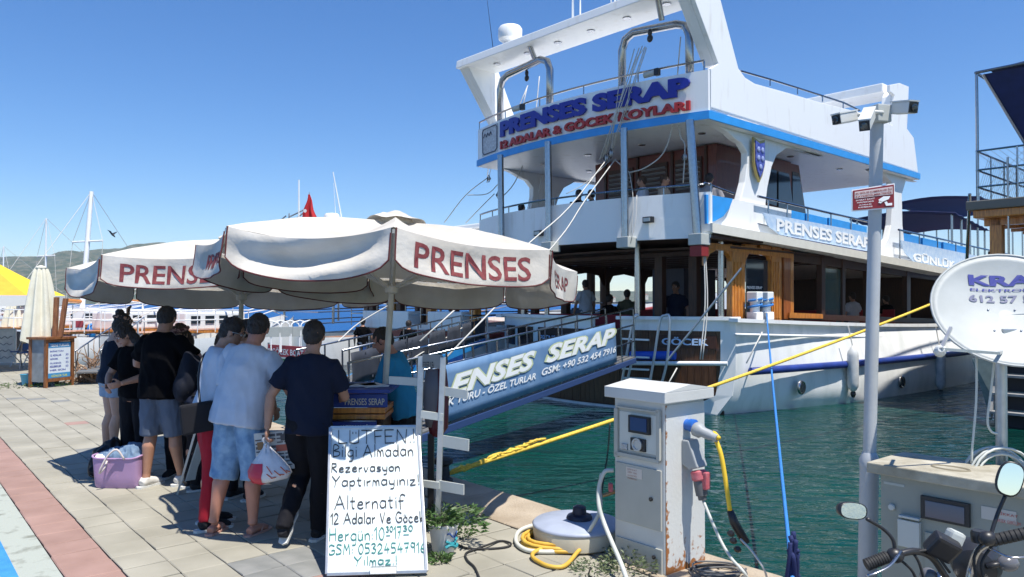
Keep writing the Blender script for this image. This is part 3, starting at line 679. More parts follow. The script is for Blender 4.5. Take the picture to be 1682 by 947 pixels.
# roof
U1 = SS(1510, 287).x
deckslab('roof', 5.36, 5.50, urf, U1, 0.0, 6.9, 'white')
sl_ = MB()
sl_.sheet([[V((urf(v_)-.03, v_, z)) for v_ in [-.03+6.96*i/24 for i in range(25)]] for z in (5.37, 5.53)], th=(.03,0,0))
for v_, t in ((-.03, .03), (6.93, -.03)): sl_.prism([V((0,v_,5.37)), V((U1,v_,5.37)), V((U1,v_,5.53)), V((0,v_,5.53))], (0,t,0))
sl_.build('roof_stripe', 'bluestripe', boat)
for v_ in (.75, 2.3, 3.9, 5.4):
    for u_ in (.9, 2.6, 4.6, 7.2):
        MB().lathe([(.05,-.012),(.08,-.012),(.085,0),(.05,0)], V((u_, v_, 5.352)), 14).build('roof_lamp', 'steel', boat)
curved_panel(vs17, 5.53, 6.32, urf, .06).build('sign_fascia', 'white', boat)
prof = [(1168,176),(1168,112),(1180,104),(1129,-34),(1174,-38),(1213,112),(1224,127),(1240,137),(1294,152),(1351,169),(1408,183),(1444,194),(1466,206),(1470,156),(1462,150),(1462,139),(1478,136),(1493,142),(1490,211),(1501,226),(1508,283)]
P = [SS(x, y, -.002) for x, y in prof]
for v_, t in ((-.002, .28), (6.902, -.28)):
    # thin side bulwark plus deep arch legs
    MB().prism([V((p.x, v_, p.z)) for p in P], (0, t*.32, 0)).build('side_fascia', 'white', boat, bev=.012)
    MB().prism([V((P[i].x, v_+t*.33, P[i].z)) for i in (2,3,4,5)], (0, t*.9, 0)).build('arch_leg', 'white', boat, bev=.02)
    MB().prism([V((P[i].x, v_+t*.33, P[i].z)) for i in (12,13,16,17,18)], (0, t*.9, 0)).build('arch_leg', 'white', boat, bev=.02)
zb = P[3].z; ua, ub = P[3].x, P[4].x
bm_ = MB().prism([V((ua-.06,-.004,zb-.10)), V((ub+.05,-.004,zb-.10)), V((ub+.03,-.004,zb+.10)), V((ua-.03,-.004,zb+.10))], (0,6.908,0)); bmo = bm_.build('arch_beam', 'white', boat, bev=.02)
for v_ in (.8, 1.8, 2.8, 3.8, 4.8, 5.9): MB().lathe([(.05,-.01),(.085,-.01),(.09,0),(.05,0)], V(((ua+ub)/2, v_, zb-.108)), 14).build('beam_lamp', 'steel', bmo)
p_, q_ = P[14], P[17]
MB().prism([V((P[13].x-.05,.3,P[16].z-.25)), V((P[17].x,.3,P[16].z-.25)), V((P[17].x,.3,P[16].z)), V((P[13].x-.05,.3,P[16].z))], (0,6.3,0)).build('arch_beam', 'white', boat, bev=.03)
# rails over the roof
b = MB(); b.tube([V((urf(v_)+.05, v_, 6.52)) for v_ in [.1+6.8*i/20 for i in range(21)]], .022, 6)
for i in range(0, 21, 4): v_ = .1+6.8*i/20; b.cyl(V((urf(v_)+.05, v_, 6.3)), V((urf(v_)+.05, v_, 6.52)), .016, n=6)
b.build('roof_rail', 'steel', boat, smooth=True)
b = MB(); rp = [SS(x, y, .08) for x, y in ((1216,116),(1265,130),(1310,144),(1351,157),(1385,168),(1412,181))]; b.tube(rp, .022, 6)
for p, (x, y) in zip(rp, ((0,0),(1265,141),(1310,155),(1351,167),(1385,178),(1408,183))):
    if x: b.cyl(p, SS(x, y, .08), .014, n=6)
b.build('roof_rail', 'steel', boat, smooth=True)
# signs
b = MB(); b.text('PRENSES SERAP', lambda x, y, z: V((urf(5.62-x)-.05+z, 5.62-x, 5.86+y)), size=.4, fit=(5.3,.38), depth=.05, bold=.06, shear=0); b.build('sign_lettering', 'letblue', boat)
b = MB(); b.text('12 ADALAR & GÖCEK KOYLARI', lambda x, y, z: V((urf(5.62-x)-.05+z, 5.62-x, 5.57+y)), size=.3, fit=(5.3,.235), depth=.05, bold=.04); b.build('sign_lettering', 'letred', boat)
em = MB().sheet([[V((urf(v_)-.012, v_, z)) for v_ in (5.80,6.05,6.3,6.62)] for z in (5.57, 6.27)], th=(.01,0,0)).build('emblem', mat('emblem grey', (.50,.52,.55), .6, var=.25, scale=18), boat)
b = MB()
for k in range(4):
    for j in range(2): b.tube([V((urf(6.1+.1*i)-.02, 5.90+.052*i+.0, 5.70+.06*k+.018*math.sin(i*1.3+k))) for i in range(13)], .008, 4)
for cx in (6.15, 6.30, 6.45): b.tube([V((urf(cx)-.02, cx-.06, 6.02)), V((urf(cx)-.02, cx, 6.12)), V((urf(cx)-.02, cx+.06, 6.02))], .012, 4)
b.tube([V((urf(v_)-.02, v_, z)) for v_, z in ((5.84,5.66),(5.92,5.60),(6.5,5.60),(6.58,5.66),(6.60,6.18),(6.54,6.24),(5.9,6.24),(5.83,6.18))], .012, 4, closed=True)
b.build('emblem_lines', mat('emblem dark', (.03,.04,.08), .5), em)
# steel columns
for i, (px, y0, y1, dv) in enumerate(((823,262,378,0),(901,240,398,0),(1026,213,392,0),(1137,205,402,.0))):
    a = TT(px-(1 if i < 3 else 4), y0, lambda v: ubw(v)-.14); c = TT(px+(1 if i < 3 else 9), y1, lambda v: ubw(v)-.14); a.z = 5.36; c.z = 3.06
    MB().cyl(c, a, .075 if i != 3 else .085, n=14).build('column', 'steel', boat, smooth=True)
    MB().box(c+V((.05,0,0)), (.30,.30,.22)).build('column_foot', 'greypaint', boat, bev=.015)
    if i == 3: MB().box(c+V((.05,0,-.22)), (.24,.26,.2)).build('red_block', mat('dull red', (.25,.02,.02), .6), boat)
for px, y0, y1 in ((1047,403,516),(1184,412,527)):
    a = TT(px, y0, lambda v: utr(v)+.15); c = V((a.x, a.y, 1.5)); a.z = 3.1
    MB().cyl(c, a, .065, n=12).build('lower_column', 'steel', boat, smooth=True)
for vv in (4.6, 5.8): MB().cyl(V((utr(vv)+.15, vv, 1.5)), V((utr(vv)+.15, vv, 3.1)), .06, n=12).build('lower_column', 'steel', boat, smooth=True)
# davit arches of bent pipe
for (xa, ya, xt, yt, xt2, yt2, xb, yb) in ((822,190,824,125,898,112,903,172),(1022,148,1022,70,1130,42,1133,118)):
    uf = lambda v: urf(v)+.17
    pl_ = TT(xa, ya, uf); pt = TT(xt, yt, uf); pt2 = TT(xt2, yt2, uf); pb = TT(xb, yb, uf); pl_.z = 5.9; pb.z = 5.9
    pt.y = pl_.y; pt2.y = pb.y; zt = (pt.z+pt2.z)/2+.12; pt.z = pt2.z = zt; r_ = .3
    pts = [pl_, V((pt.x, pt.y, zt-r_)), V((pt.x, pt.y-r_*.3, zt-r_*.3)), V((pt.x, pt.y-r_, zt)), V((pt2.x, pt2.y+r_, zt)), V((pt2.x, pt2.y+r_*.3, zt-r_*.3)), V((pt2.x, pt2.y, zt-r_)), pb]
    MB().tube(pts, .085, 14).build('davit_arch', 'steel', boat, smooth='all')
    mv = (pt.y*.25+pt2.y*.75); MB().cyl(V(((pt.x+ua+.2)/2, mv, zt)), V((ua+.2, mv, zb-.08)), .06, n=10).build('davit_strut', 'steel', boat, smooth=True)
    mc = (pt.y+pt2.y)/2
    for dz, r2 in ((.12,.05),(.24,.07)): MB().ell(V((pt.x-.02, mc, zt-dz)), (.04,r2,.08)).build('pulley', 'black', boat, smooth='all')
    wz = 6.42; wv = mc-.05
    MB().cyl(V((urf(wv)-.05, wv+.13, wz)), V((urf(wv)-.05, wv-.13, wz)), .06, n=12).build('winch', 'greypaint', boat, smooth=True)
    MB().box(V((urf(wv)-.05, wv-.18, wz)), (.10,.10,.14)).build('winch_motor', 'black', boat, bev=.01)
# radar and aerials
pr = TT(838, 84, lambda v: ua+.3); pr.z = zb+.10
MB().lathe([(.05,0),(.06,.12),(.20,.14),(.28,.20),(.29,.26),(.29,.44),(.25,.50),(.1,.52)], pr, 24).build('radar_dome', 'white', boat, smooth=True)
def aerial(px, py, h_, r_=.018, lean_=0): a = TT(px, py, lambda v: ua+.3); a.z = zb+.1; MB().cyl(a, a+V((0, lean_, h_)), r_, r_*.5, 6).build('aerial', 'white' if r_ > .01 else 'black', boat)
aerial(811,92,1.4,.009,.25); aerial(941,38,1.6,.03); aerial(953,32,1.9,.02); aerial(1004,14,1.6); aerial(1010,12,1.6)
# side pillars with the curved outline
pil = [(1178,213),(1187,219),(1199,230),(1209,236),(1218,252),(1218,270),(1214,300),(1206,330),(1192,352),(1163,366),(1166,383),(1200,388),(1300,400),(1283,390),(1262,375),(1250,355),(1248,335),(1251,309),(1258,275),(1266,256),(1283,244),(1318,240),(1345,246),(1340,232),(1168,190)]
pP = [SS(x, y, .30) for x, y in pil]
pil2 = [(1420,262),(1440,275),(1456,300),(1457,340),(1455,370),(1450,392),(1440,408),(1418,425),(1505,438),(1488,425),(1478,405),(1474,370),(1473,320),(1480,296),(1500,290)]
pP2 = [SS(x, y, .30) for x, y in pil2]
for v_, t in ((.30-.22, .16), (6.82, -.16)):
    for PP in (pP, pP2): MB().prism([V((p.x, v_+t*.5, min(p.z, 5.36))) for p in PP], (0, t, 0)).build('side_pillar', 'white', boat, bev=.02)
# shield emblem on pillar
sc = SS(1244, 262, .10)
sh = [(-.22,.42),(-.22,-.1),(-.12,-.34),(0,-.5),(.12,-.34),(.22,-.1),(.22,.42),(0,.36)]
sho = MB().prism([V((sc.x+x, .10, sc.z+.02+z)) for x, z in sh], (0,-.05,0)).build('crest', mat('gold paint', (.42,.33,.12), .4, .3), boat)
MB().prism([V((sc.x+x*.82, .048, sc.z+.03+z*.82)) for x, z in sh], (0,-.02,0)).build('crest_field', mat('crest blue', (.02,.03,.28), .3, col2=(.12,.16,.45), scale=22), sho)
b = MB()
for x, z in ((-.08,.2),(.08,.2),(-.08,.02),(.08,.02),(0,-.16)): b.lathe([(.05,0),(.06,.01),(.03,.02)], V((sc.x+x, .026, sc.z+z)), 8, V((0,-1,0)))
b.build('crest_relief', mat('crest pale', (.3,.36,.6), .4), sho)
# side rail, banners, seats
def side_poly(name, pts, v_, th, m, bev=0): return MB().prism([SS(x, y, v_) for x, y in pts], (0, th, 0)).build(name, m, boat, bev=bev)
vb = -.02
ba = [(1254,349),(1425,382),(1425,412),(1282,385),(1263,371)]
bn = side_poly('name_banner', ba, vb, .03, mat('light blue banner', (.36,.52,.72), .6, col2=(.55,.66,.78), scale=8))
pa, pb_ = SS(1275,384,vb), SS(1425,411,vb)
def on_side(pA, pB, z0, v_): 
    def f(x, y, z): t = x/(pB.x-pA.x); return V((pA.x+x, v_+.0-z, pA.z+(pB.z-pA.z)*t+z0+y))
    return f
Lb = pb_.x-pa.x
b = MB(); b.text('PRENSES SERAP', on_side(pa, pb_, .06, vb-.012), size=.4, fit=(Lb+.1,.27), depth=.012, bold=.03); b.build('banner_lettering', 'white', bn)
bn2 = side_poly('name_banner', [(1479,394),(1640,427),(1640,460),(1506,433),(1488,416)], vb, .03, mat('light blue banner', (0,0,0)))
pa2, pb2 = SS(1500,432,vb), SS(1640,459,vb); Lb2 = pb2.x-pa2.x
b = MB(); b.text('GÜNLÜK GEZİ TURLARI', on_side(pa2, pb2, .07, vb-.012), size=.4, fit=(Lb2*1.15,.30), depth=.012, bold=.03); b.build('banner_lettering', 'white', bn2)
for (pts, posts) in (([(1245,322),(1300,335),(1360,349),(1428,364)], [(1262,326,372),(1293,333,395),(1327,341,400),(1365,350,406),(1398,357,414),(1428,364,420)]),
                     ([(1476,377),(1540,391),(1600,405),(1660,418)], [(1478,378,428),(1510,385,436),(1540,391,440),(1570,398,446),(1600,405,450)])):
    b = MB(); b.tube([SS(x, y, .0) for x, y in pts], .028, 8)
    for x, y0, y1 in posts: b.cyl(SS(x, y0, .0), SS(x, y1, .0), .017, n=6)
    b.tube([SS(x, y+45, .02) for x, y in pts], .015, 6); b.build('side_rail', 'steel', boat, smooth=True)
for (x0, y0, x1, y1) in ((1300,345,1322,368),(1325,350,1359,376),(1362,357,1396,384),(1399,366,1424,391),(1482,382,1512,408),(1516,390,1546,415),(1550,397,1590,425)):
    side_poly('bench_back', [(x0,y0),(x1,y0+(x1-x0)*.23),(x1,y1),(x0,y1-(x1-x0)*.23)], .22, .08, 'bluestripe', .01)
side_poly('bench_base', [(1268,372),(1430,402),(1430,420),(1268,388)], .5, .4, 'dkblue')
# cabin on the upper deck
cb = mat('mahogany panels', (.10,.018,.012), .35, col2=(.16,.035,.02), scale=6, stretch=(8,8,.5), coat=.3)
c0, c1 = 1.9, 5.2
MB().box(((c0+c1)/2, 2.8, 4.28), (c1-c0, 3.5, 2.1)).build('cabin', cb, boat)
for i in range(4):
    side_poly('cabin_window', [(1257+i*0,275),(1276,279),(1276,338),(1257,332)] if i == 0 else [(1279,281),(1296,285),(1304,346),(1279,340)], 1.0-.02, .03, 'glass') if i < 2 else None
b = MB()
for v_ in (1.3, 2.2, 3.2, 4.2): b.box((c0-.02, v_, 4.28), (.04,.06,2.1))
b.build('cabin_trim', 'dkwood', boat)
for v_, w_ in ((1.75,.7),(2.7,.75),(3.7,.75)):
    o = MB().box((c0-.03, v_, 4.6), (.03, w_, 1.0)).build('shutter', 'dkwood', boat); b = MB()
    for k in range(8): b.box((c0-.06, v_, 4.2+.11*k), (.05, w_*.9, .02), rot=Matrix.Rotation(.6, 3, 'Y'))
    b.build('louvre', mat('grey louvre', (.25,.24,.24), .5), o, kind='stuff')
MB().prism([V((c1,1.05,3.3)), V((c1+1.0,1.05,3.3)), V((c1+.4,1.05,5.3)), V((c1,1.05,5.3))], (0,3.5,0)).build('wheelhouse', cb, boat)
MB().prism([V((c1+.05,1.03,3.9)), V((c1+.75,1.03,3.9)), V((c1+.38,1.03,5.1)), V((c1+.05,1.03,5.1))], (0,.02,0)).build('wheelhouse_window', 'glass', boat)
# house of the main deck, starboard side
vw = .25
def wpost(name, x0, x1, y0, y1, m='wood', th=.14, v_=vw, bev=.012): return side_poly(name, [(x0,y0),(x1,y0),(x1,y1),(x0,y1)], v_, th, m, bev)
for x0, x1 in ((1203,1224),(1268,1284)):
    o = wpost('carved_pillar', x0, x1, 405, 527)
    for k in range(1, 4):
        xx = x0+(x1-x0)*k/4; side_poly('fluting', [(xx-1,430),(xx+1,430),(xx+1,522),(xx-1,522)], vw-.015, .02, 'wood').parent = o
wpost('corner_post', 1288, 1299, 402, 524, mat('red brown wood', (.20,.05,.012), .35, col2=(.42,.13,.03), scale=7, stretch=(6,6,.6), coat=.3))
for x0, x1, ym in ((1224,1268,428),(1160,1203,420)):                 # arched brackets
    for a, s_ in ((x0, 1), (x1, -1)):
        side_poly('bracket', [(a,400),(a+s_*20,402),(a+s_*17,411),(a+s_*7,416),(a+s_*2.5,424),(a,436)], vw+.02, .10, 'wood', .01)
side_poly('lintel', [(1165,398),(1300,412),(1300,424),(1165,408)], vw-.01, .12, 'wood')
side_poly('door_lettering_panel', [(1226,424),(1266,428),(1266,526),(1226,526)], vw+.10, .02, 'glass')
dl = SS(1227,474,vw+.08); b = MB(); b.text('PRENSES SERAP', lambda x, y, z: V((dl.x+x, vw+.085-z, dl.z+y)), size=.1, fit=(.62,.06), depth=.004); b.build('door_lettering', 'white', boat)
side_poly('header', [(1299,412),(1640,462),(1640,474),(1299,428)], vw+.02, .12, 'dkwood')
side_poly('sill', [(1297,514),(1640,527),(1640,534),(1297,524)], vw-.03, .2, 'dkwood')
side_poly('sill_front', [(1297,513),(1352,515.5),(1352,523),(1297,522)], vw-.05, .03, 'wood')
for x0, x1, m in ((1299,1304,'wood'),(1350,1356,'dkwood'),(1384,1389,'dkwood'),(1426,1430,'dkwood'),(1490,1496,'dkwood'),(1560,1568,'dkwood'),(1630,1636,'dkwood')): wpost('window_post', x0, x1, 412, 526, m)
side_poly('window_pane', [(1356,440),(1384,443),(1384,520),(1356,518)], vw+.05, .01, mat('green tinted glass', (.10,.16,.15), .05, alpha=.55))
# interior: ceiling with beams, port side posts and low wall, benches
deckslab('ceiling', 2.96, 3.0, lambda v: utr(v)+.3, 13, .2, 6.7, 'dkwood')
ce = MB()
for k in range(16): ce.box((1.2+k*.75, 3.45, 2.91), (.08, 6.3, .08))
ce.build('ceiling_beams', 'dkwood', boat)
wl = mat('ceiling slat', (.30,.27,.22), .5)
for k in range(14):
    MB().box((1.55+k*.75, 3.45, 2.945), (.10, 5.8, .02)).build('ceiling_slat', wl, boat)
for u_ in (1.4, 3.1, 4.8, 6.5, 8.2, 9.9, 11.6, 13.3):
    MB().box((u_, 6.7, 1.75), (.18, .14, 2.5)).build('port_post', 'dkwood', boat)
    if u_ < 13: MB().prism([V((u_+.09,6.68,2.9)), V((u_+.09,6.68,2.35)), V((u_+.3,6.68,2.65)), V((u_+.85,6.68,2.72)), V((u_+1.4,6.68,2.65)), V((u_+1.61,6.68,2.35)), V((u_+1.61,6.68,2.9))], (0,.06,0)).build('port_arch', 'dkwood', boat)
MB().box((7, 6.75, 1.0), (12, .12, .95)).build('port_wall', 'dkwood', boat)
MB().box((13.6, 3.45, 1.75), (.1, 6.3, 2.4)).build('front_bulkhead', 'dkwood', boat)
for px in (1085, 1141): p = TT(px, 500, 1.3); MB().box((1.3, p.y, 1.75), (.16,.2,2.5)).build('inner_post', 'dkwood', boat)
MB().box((1.6, 4.6, .98), (.5, 3.3, .12)).build('red_bench', 'redfab', boat, bev=.03); MB().box((1.28, 4.6, 1.30), (.12, 3.3, .55)).build('red_bench_back', 'redfab', boat, bev=.03)
for u_ in (3.5, 5.6, 7.7, 9.8):
    for v_ in (1.5, 5.2):
        MB().box((u_, v_, 1.27), (.8, 1.3, .04)).build('table_top', 'wood', boat); MB().cyl((u_, v_, .55), (u_, v_, 1.25), .05, n=8).build('table_leg', 'steel', boat)
        MB().box((u_+.85, v_, 1.0), (.4, 1.4, .1)).build('bench_seat', 'redfab', boat, bev=.02); MB().box((u_+1.05, v_, 1.35), (.1, 1.4, .6)).build('bench_backrest', 'redfab', boat, bev=.02)
MB().box((2.9, 2.6, 1.6), (1.3, .9, 2.1)).build('bar_cabinet', mat('dark blue cabinet', (.015,.02,.05), .5), boat)
# bollards on the starboard quarter
for px in (1240, 1258):
    p = SS(px, 518, .05); p.z = capz(1)+.07
    MB().box(p+V((0,0,.04)), (.26,.24,.18)).build('bollard_foot', 'white', boat, bev=.02); MB().cyl(p+V((0,0,.1)), p+V((0,0,.34)), .10, n=14).build('bollard_post', 'white', boat, smooth=True)
    MB().box(p+V((0,0,.44)), (.24,.24,.22)).build('bollard_head', 'white', boat, bev=.02)
    MB().tube([p+V((.14*math.cos(a*.6), .14*math.sin(a*.6), .18+.012*a)) for a in range(24)], .025, 6).build('rope_turns', 'brope', boat, smooth='all')
# gate opening, blue roll, boom and ladder at the stern
e = [TT(x, y, utr) for x, y in ((1042,583),(1115,583))]
MB().tube([e[0]+V((-.12,0,0)), e[1]+V((-.12,0,0))], .09, 12).build('blue_roll', mat('royal blue vinyl', (.02,.10,.55), .4), boat, smooth=True)
MB().tube([TT(1035,596,lambda v: utr(v)-.25), TT(1195,597,lambda v: utr(v)-.25)], [.045,.045], 10).build('stern_boom', 'white', boat, smooth=True)
b = MB()
for x0, xt, x1 in ((1020,1046,1040),(1052,1090,1098)):
    uf = lambda v: utr(v)-.35
    b.tube(spline([TT(x0+ (0 if x0 == 1020 else 14), 636, uf), TT(x0+8+(0 if x0 == 1020 else 14), 590, uf), TT(xt-6, 528, uf), TT(xt+2, 518, uf), TT(x1+2, 524, uf), TT(x1-2 if x0 == 1020 else x1-2, 590, uf), TT(x1-14, 640, uf)], 5), .028, 8)
b.build('boarding_ladder', mat('bright steel', (.62,.63,.65), .3, .6), boat, smooth='all')
for y in (556, 585, 605, 620, 634):
    MB().beam(TT(1022, y, lambda v: utr(v)-.35), TT(1066, y+2, lambda v: utr(v)-.35), .05, .035).build('ladder_step', 'white', boat)
# mesh of lanyards etc
# ---- fenders
for px, py, ly in ((1401,572,640),(1545,583,634)):
    p = SS(px, (py+ly)/2, lambda u: -bulge(u)-.37)
    f = thing('boat_fender', 'long grey-white cylindrical fender hanging on the white hull '+('beside the grey camera pole' if px < 1500 else 'under the satellite dish'), 'fender', wld(p.x, p.y, 0), BANG, 'fenders on the white hull')
    tp = V((0, 0, p.z))
    MB().lathe([(.02,-.50),(.07,-.46),(.11,-.38),(.12,-.30),(.12,.30),(.11,.38),(.06,.45),(.03,.52)], tp, 16).build('fender_body', mat('fender vinyl', (.55,.56,.55), .5, var=.15, scale=7), f, smooth='all')
    MB().tube([tp+V((0,0,.5)), V((0,.10,capz(p.x)))], .014, 6).build('fender_line', 'rope', f)
    MB().lathe([(.03,-.62),(.06,-.55),(.05,-.50),(.02,-.48)], tp, 10).build('fender_end', 'black', f)
# ============================================================ UMBRELLAS
def canvas_mat(name, c, c2, tr=.12):
    m = mat(name, c, .85, col2=c2, scale=2.5, bump=.35, bscale=14, bdist=.02, detail=6)
    n = m.node_tree.nodes; L = m.node_tree.links; b = n['Principled BSDF']; out = n['Material Output']
    t = n.new('ShaderNodeBsdfTranslucent'); t.inputs[0].default_value = (*c2, 1); mx = n.new('ShaderNodeMixShader'); mx.inputs[0].default_value = tr
    L.new(b.outputs[0], mx.inputs[1]); L.new(t.outputs[0], mx.inputs[2]); L.new(mx.outputs[0], out.inputs[0]); return m
CANV = canvas_mat('off white canvas', (.46,.42,.355), (.63,.60,.54), .05); MAROON = mat('maroon print', (.15,.02,.025), .8, col2=(.24,.055,.055), scale=30)
PIPE = mat('maroon piping', (.10,.015,.015), .7); POLE = mat('cream pole', (.50,.47,.40), .45, var=.15, scale=8, bump=.1)
def umbrella(label, base, rot, Rr, zr, za, prints, sags, group):
    r = thing('market_umbrella', label, 'umbrella', base, 0, group); r.rotation_euler = rot
    A = [R(-90+45*i) for i in range(9)]; cor = [V((Rr*math.cos(a), Rr*math.sin(a), zr)) for a in A]; ap = V((0,0,za))
    def edge(i, t):                                     # rim between two ribs, drawn in and sagging
        p = cor[i].lerp(cor[i+1], t); k = 4*t*(1-t); c = V((0,0,zr)); return p+(c-p)*(.045*k)-V((0,0,.035*k*(1+sags[i])))
    canopy = MB()
    for i in range(8):
        rows = []
        for j in range(11):
            s_ = j/10; row = []
            for q_ in range(13):
                t = q_/12; e = edge(i, t); p = ap.lerp(e, s_**.94); k = 4*t*(1-t)
                p.z += (.055*math.sin(math.pi*s_)*(1-1.2*k)) - .012*sags[i]*k*math.sin(s_*9+i)*s_ + .006*noise.noise(p*7)
                row.append(p)
            rows.append(row)
        canopy.sheet(rows)
    canopy.build('canopy', CANV, r, smooth='all')
    MB().lathe([(.03,.10),(.10,.07),(.15,.02),(.17,-.05)], ap, 16).build('vent_cap', CANV, r, smooth='all')
    # crumpled vent cloth on top
    v_ = MB(); rows = []
    for j in range(7):
        rows.append([ap+V((math.cos(a)*(.06+.036*j), math.sin(a)*(.06+.036*j), .075-.012*j+.016*noise.noise(V((math.cos(a)*2, math.sin(a)*2, j*.6)))+(.010*math.sin(a*7+j) if j > 3 else 0))) for a in [2*math.pi*k/40 for k in range(41)]])
    v_.sheet(rows); v_.build('top_vent', CANV, r, smooth='all')
    H_ = .285
    for i in range(8):
        def vp(t, s_, off=0.0, i=i):
            e = edge(i, .012+t*.976); nrm = V((math.cos((A[i]+A[i+1])/2), math.sin((A[i]+A[i+1])/2), 0)); k = 4*t*(1-t)
            drop = H_*(.97+.03*k+ sags[i]*.04*k) if True else H_
            drop -= .05*(abs(2*t-1)**14)
            fold = .018*noise.noise(V((t*3.3+i*5, s_*1.2, i)))*s_ + .042*sags[i]*math.sin(s_*7+t*3)*k + .010*math.sin(t*19+i*2+s_*2)*s_
            return e+V((0,0,-drop*s_))+nrm*(.01+fold+.03*s_*k+off)
        vb_ = MB().sheet([[vp(t/24, s_/8) for t in range(25)] for s_ in range(9)]); vo = vb_.build('valance', CANV, r, smooth='all')
        MB().tube([vp(0,s_/6) for s_ in range(6)]+[vp(t/24, 1) for t in range(25)]+[vp(1,1-s_/6) for s_ in range(6)], .006, 5).build('piping', PIPE, vo)
        if i in prints:
            txt, x0, x1, y0, y1 = prints[i]; b = MB()
            b.text(txt, lambda x, y, z: vp(x0+x*(x1-x0), y1-(y1-y0)*y, .003), size=1, fit=(1,1), depth=0, bold=.014)
            b.build('lettering', MAROON, vo)
        MB().beam(ap+(cor[i]-ap)*.04+V((0,0,-.05)), cor[i]+V((0,0,-.03)), .018, .028).build('rib', POLE, r)
        hubp = V((0,0,zr-.28)); MB().beam(hubp, ap.lerp(cor[i], .52)+V((0,0,-.04)), .016, .022).build('strut', POLE, r)
    MB().cyl((0,0,0), (0,0,za), .027, n=14).build('pole', POLE, r, smooth=True)
    MB().lathe([(.03,-.04),(.06,-.03),(.06,.03),(.03,.05)], V((0,0,zr-.28)), 12).build('hub', POLE, r)
    MB().lathe([(.30,0),(.30,.05),(.06,.07),(.045,.28),(.03,.28)], V((0,0,0)), 20).build('base', mat('concrete base', (.3,.29,.27), .9, bump=.3), r)
    return r
UG = 'cream market umbrellas of the tour booth'
umbrella('cream canvas umbrella over the tour booth with its whole PRENSES valance facing the board', (-1.185,6.69,0), (R(-4.1), R(3.6), R(8.6)), 1.70, 2.258, 2.597,
    {0: ('PRENSES', .115, .89, .20, .86), 1: ('SERAP', .25, .8, .25, .7), 6: ('PRENSES', .3, 1.0, .3, .75)}, [.25,.1,.2,.3,.2,.2,.3,1.5], UG)
umbrella('cream canvas umbrella behind, over the man in the black t-shirt, with its lettering half hidden', (-3.14,8.72,0), (R(-3.6), R(-2.0), R(-25.5)), 1.8, 2.20, 2.60,
    {0: ('PRENSES', .12, .90, .22, .86)}, [.2,.3,.2,.2,.2,.2,.3,.8], UG)
# ============================================================ WHITEBOARD
TL, BR, BL = at(543,702,5.74), gr(701,938,.03), gr(537,943,.03); TR = TL+(BR-BL)*.985
def wb(x, y, off=0.0):
    top = TL.lerp(TR, x); bot = BL.lerp(BR, x); p = top.lerp(bot, y); n_ = (TR-TL).cross(BL-TL).normalized(); n_ = -n_ if n_.y > 0 else n_; return p+n_*off
r = thing('whiteboard', 'white marker board with handwritten LÜTFEN notice leaning against the booth', 'sign board', (BL.x, BL.y, 0))
MB().prism([wb(0,0), wb(1,0), wb(1,1), wb(0,1)], (0,.012,0)).build('panel', mat('whiteboard enamel', (.66,.71,.70), .22, col2=(.52,.59,.58), scale=7, detail=8, thresh=(.45,.8), stretch=(1,1,2)), r, world=True)
for nm, a, c in (('frame_bar',(0,0),(1,0)),('frame_bar',(1,0),(1,1)),('frame_bar',(1,1),(0,1)),('frame_bar',(0,1),(0,0))):
    MB().beam(wb(*a), wb(*c), .022, .024, up=V((0,-1,.3))).build(nm, 'alu', r, world=True, bev=.003)
MB().prism([wb(.44,.962,.012), wb(.70,.962,.012), wb(.70,1.0,.012), wb(.44,1.0,.012)], (0,-.03,0)).build('pen_tray', 'alu', r, world=True)
BLK = mat('black marker', (.02,.025,.028), .6); TEAL = mat('teal marker', (.02,.20,.17), .6)
LN = [('LÜTFEN.!',557,690,.125,.10,0),('Bilgi Almadan',549,686,.222,.085,0),('Rezervasyon',547,662,.330,.062,0),('Yaptırmayınız!',548,693,.430,.070,0),('Alternatif',553,670,.585,.090,0),
      ('12 Adalar Ve Göcek',547,697,.685,.070,0),('Hergün:10',546,634,.792,.078,1),('17',646,660,.785,.075,1),('GSM: 05324547916',544,696,.880,.062,1),('Yılmaz.!',584,652,.950,.052,1)]
mp_ = {'Ü':'U','ı':'q','ö':'O','ü':'u'}
for t_, xa, xb, yb, hh, ci in LN:
    b = MB(); hand(b, ''.join(mp_.get(c, c) for c in t_), lambda x, y: wb(x, -y, .006), (xa-543)/151, (xb-543)/151, -yb, hh, 0.0042 if ci == 0 else .0038)
    b.build('handwriting', TEAL if ci else BLK, r, world=True)
for xa, xb, yb in ((634,646,.745),(661,678,.742)):
    b = MB(); hand(b, '30', lambda x, y: wb(x, -y, .006), (xa-543)/151, (xb-543)/151, -yb, .036, .0034); hand(b, '-', lambda x, y: wb(x, -y, .006), (xa-543)/151, (xb-543)/151, -yb-.03, .02, .0028)
    b.build('handwriting', TEAL, r, world=True)
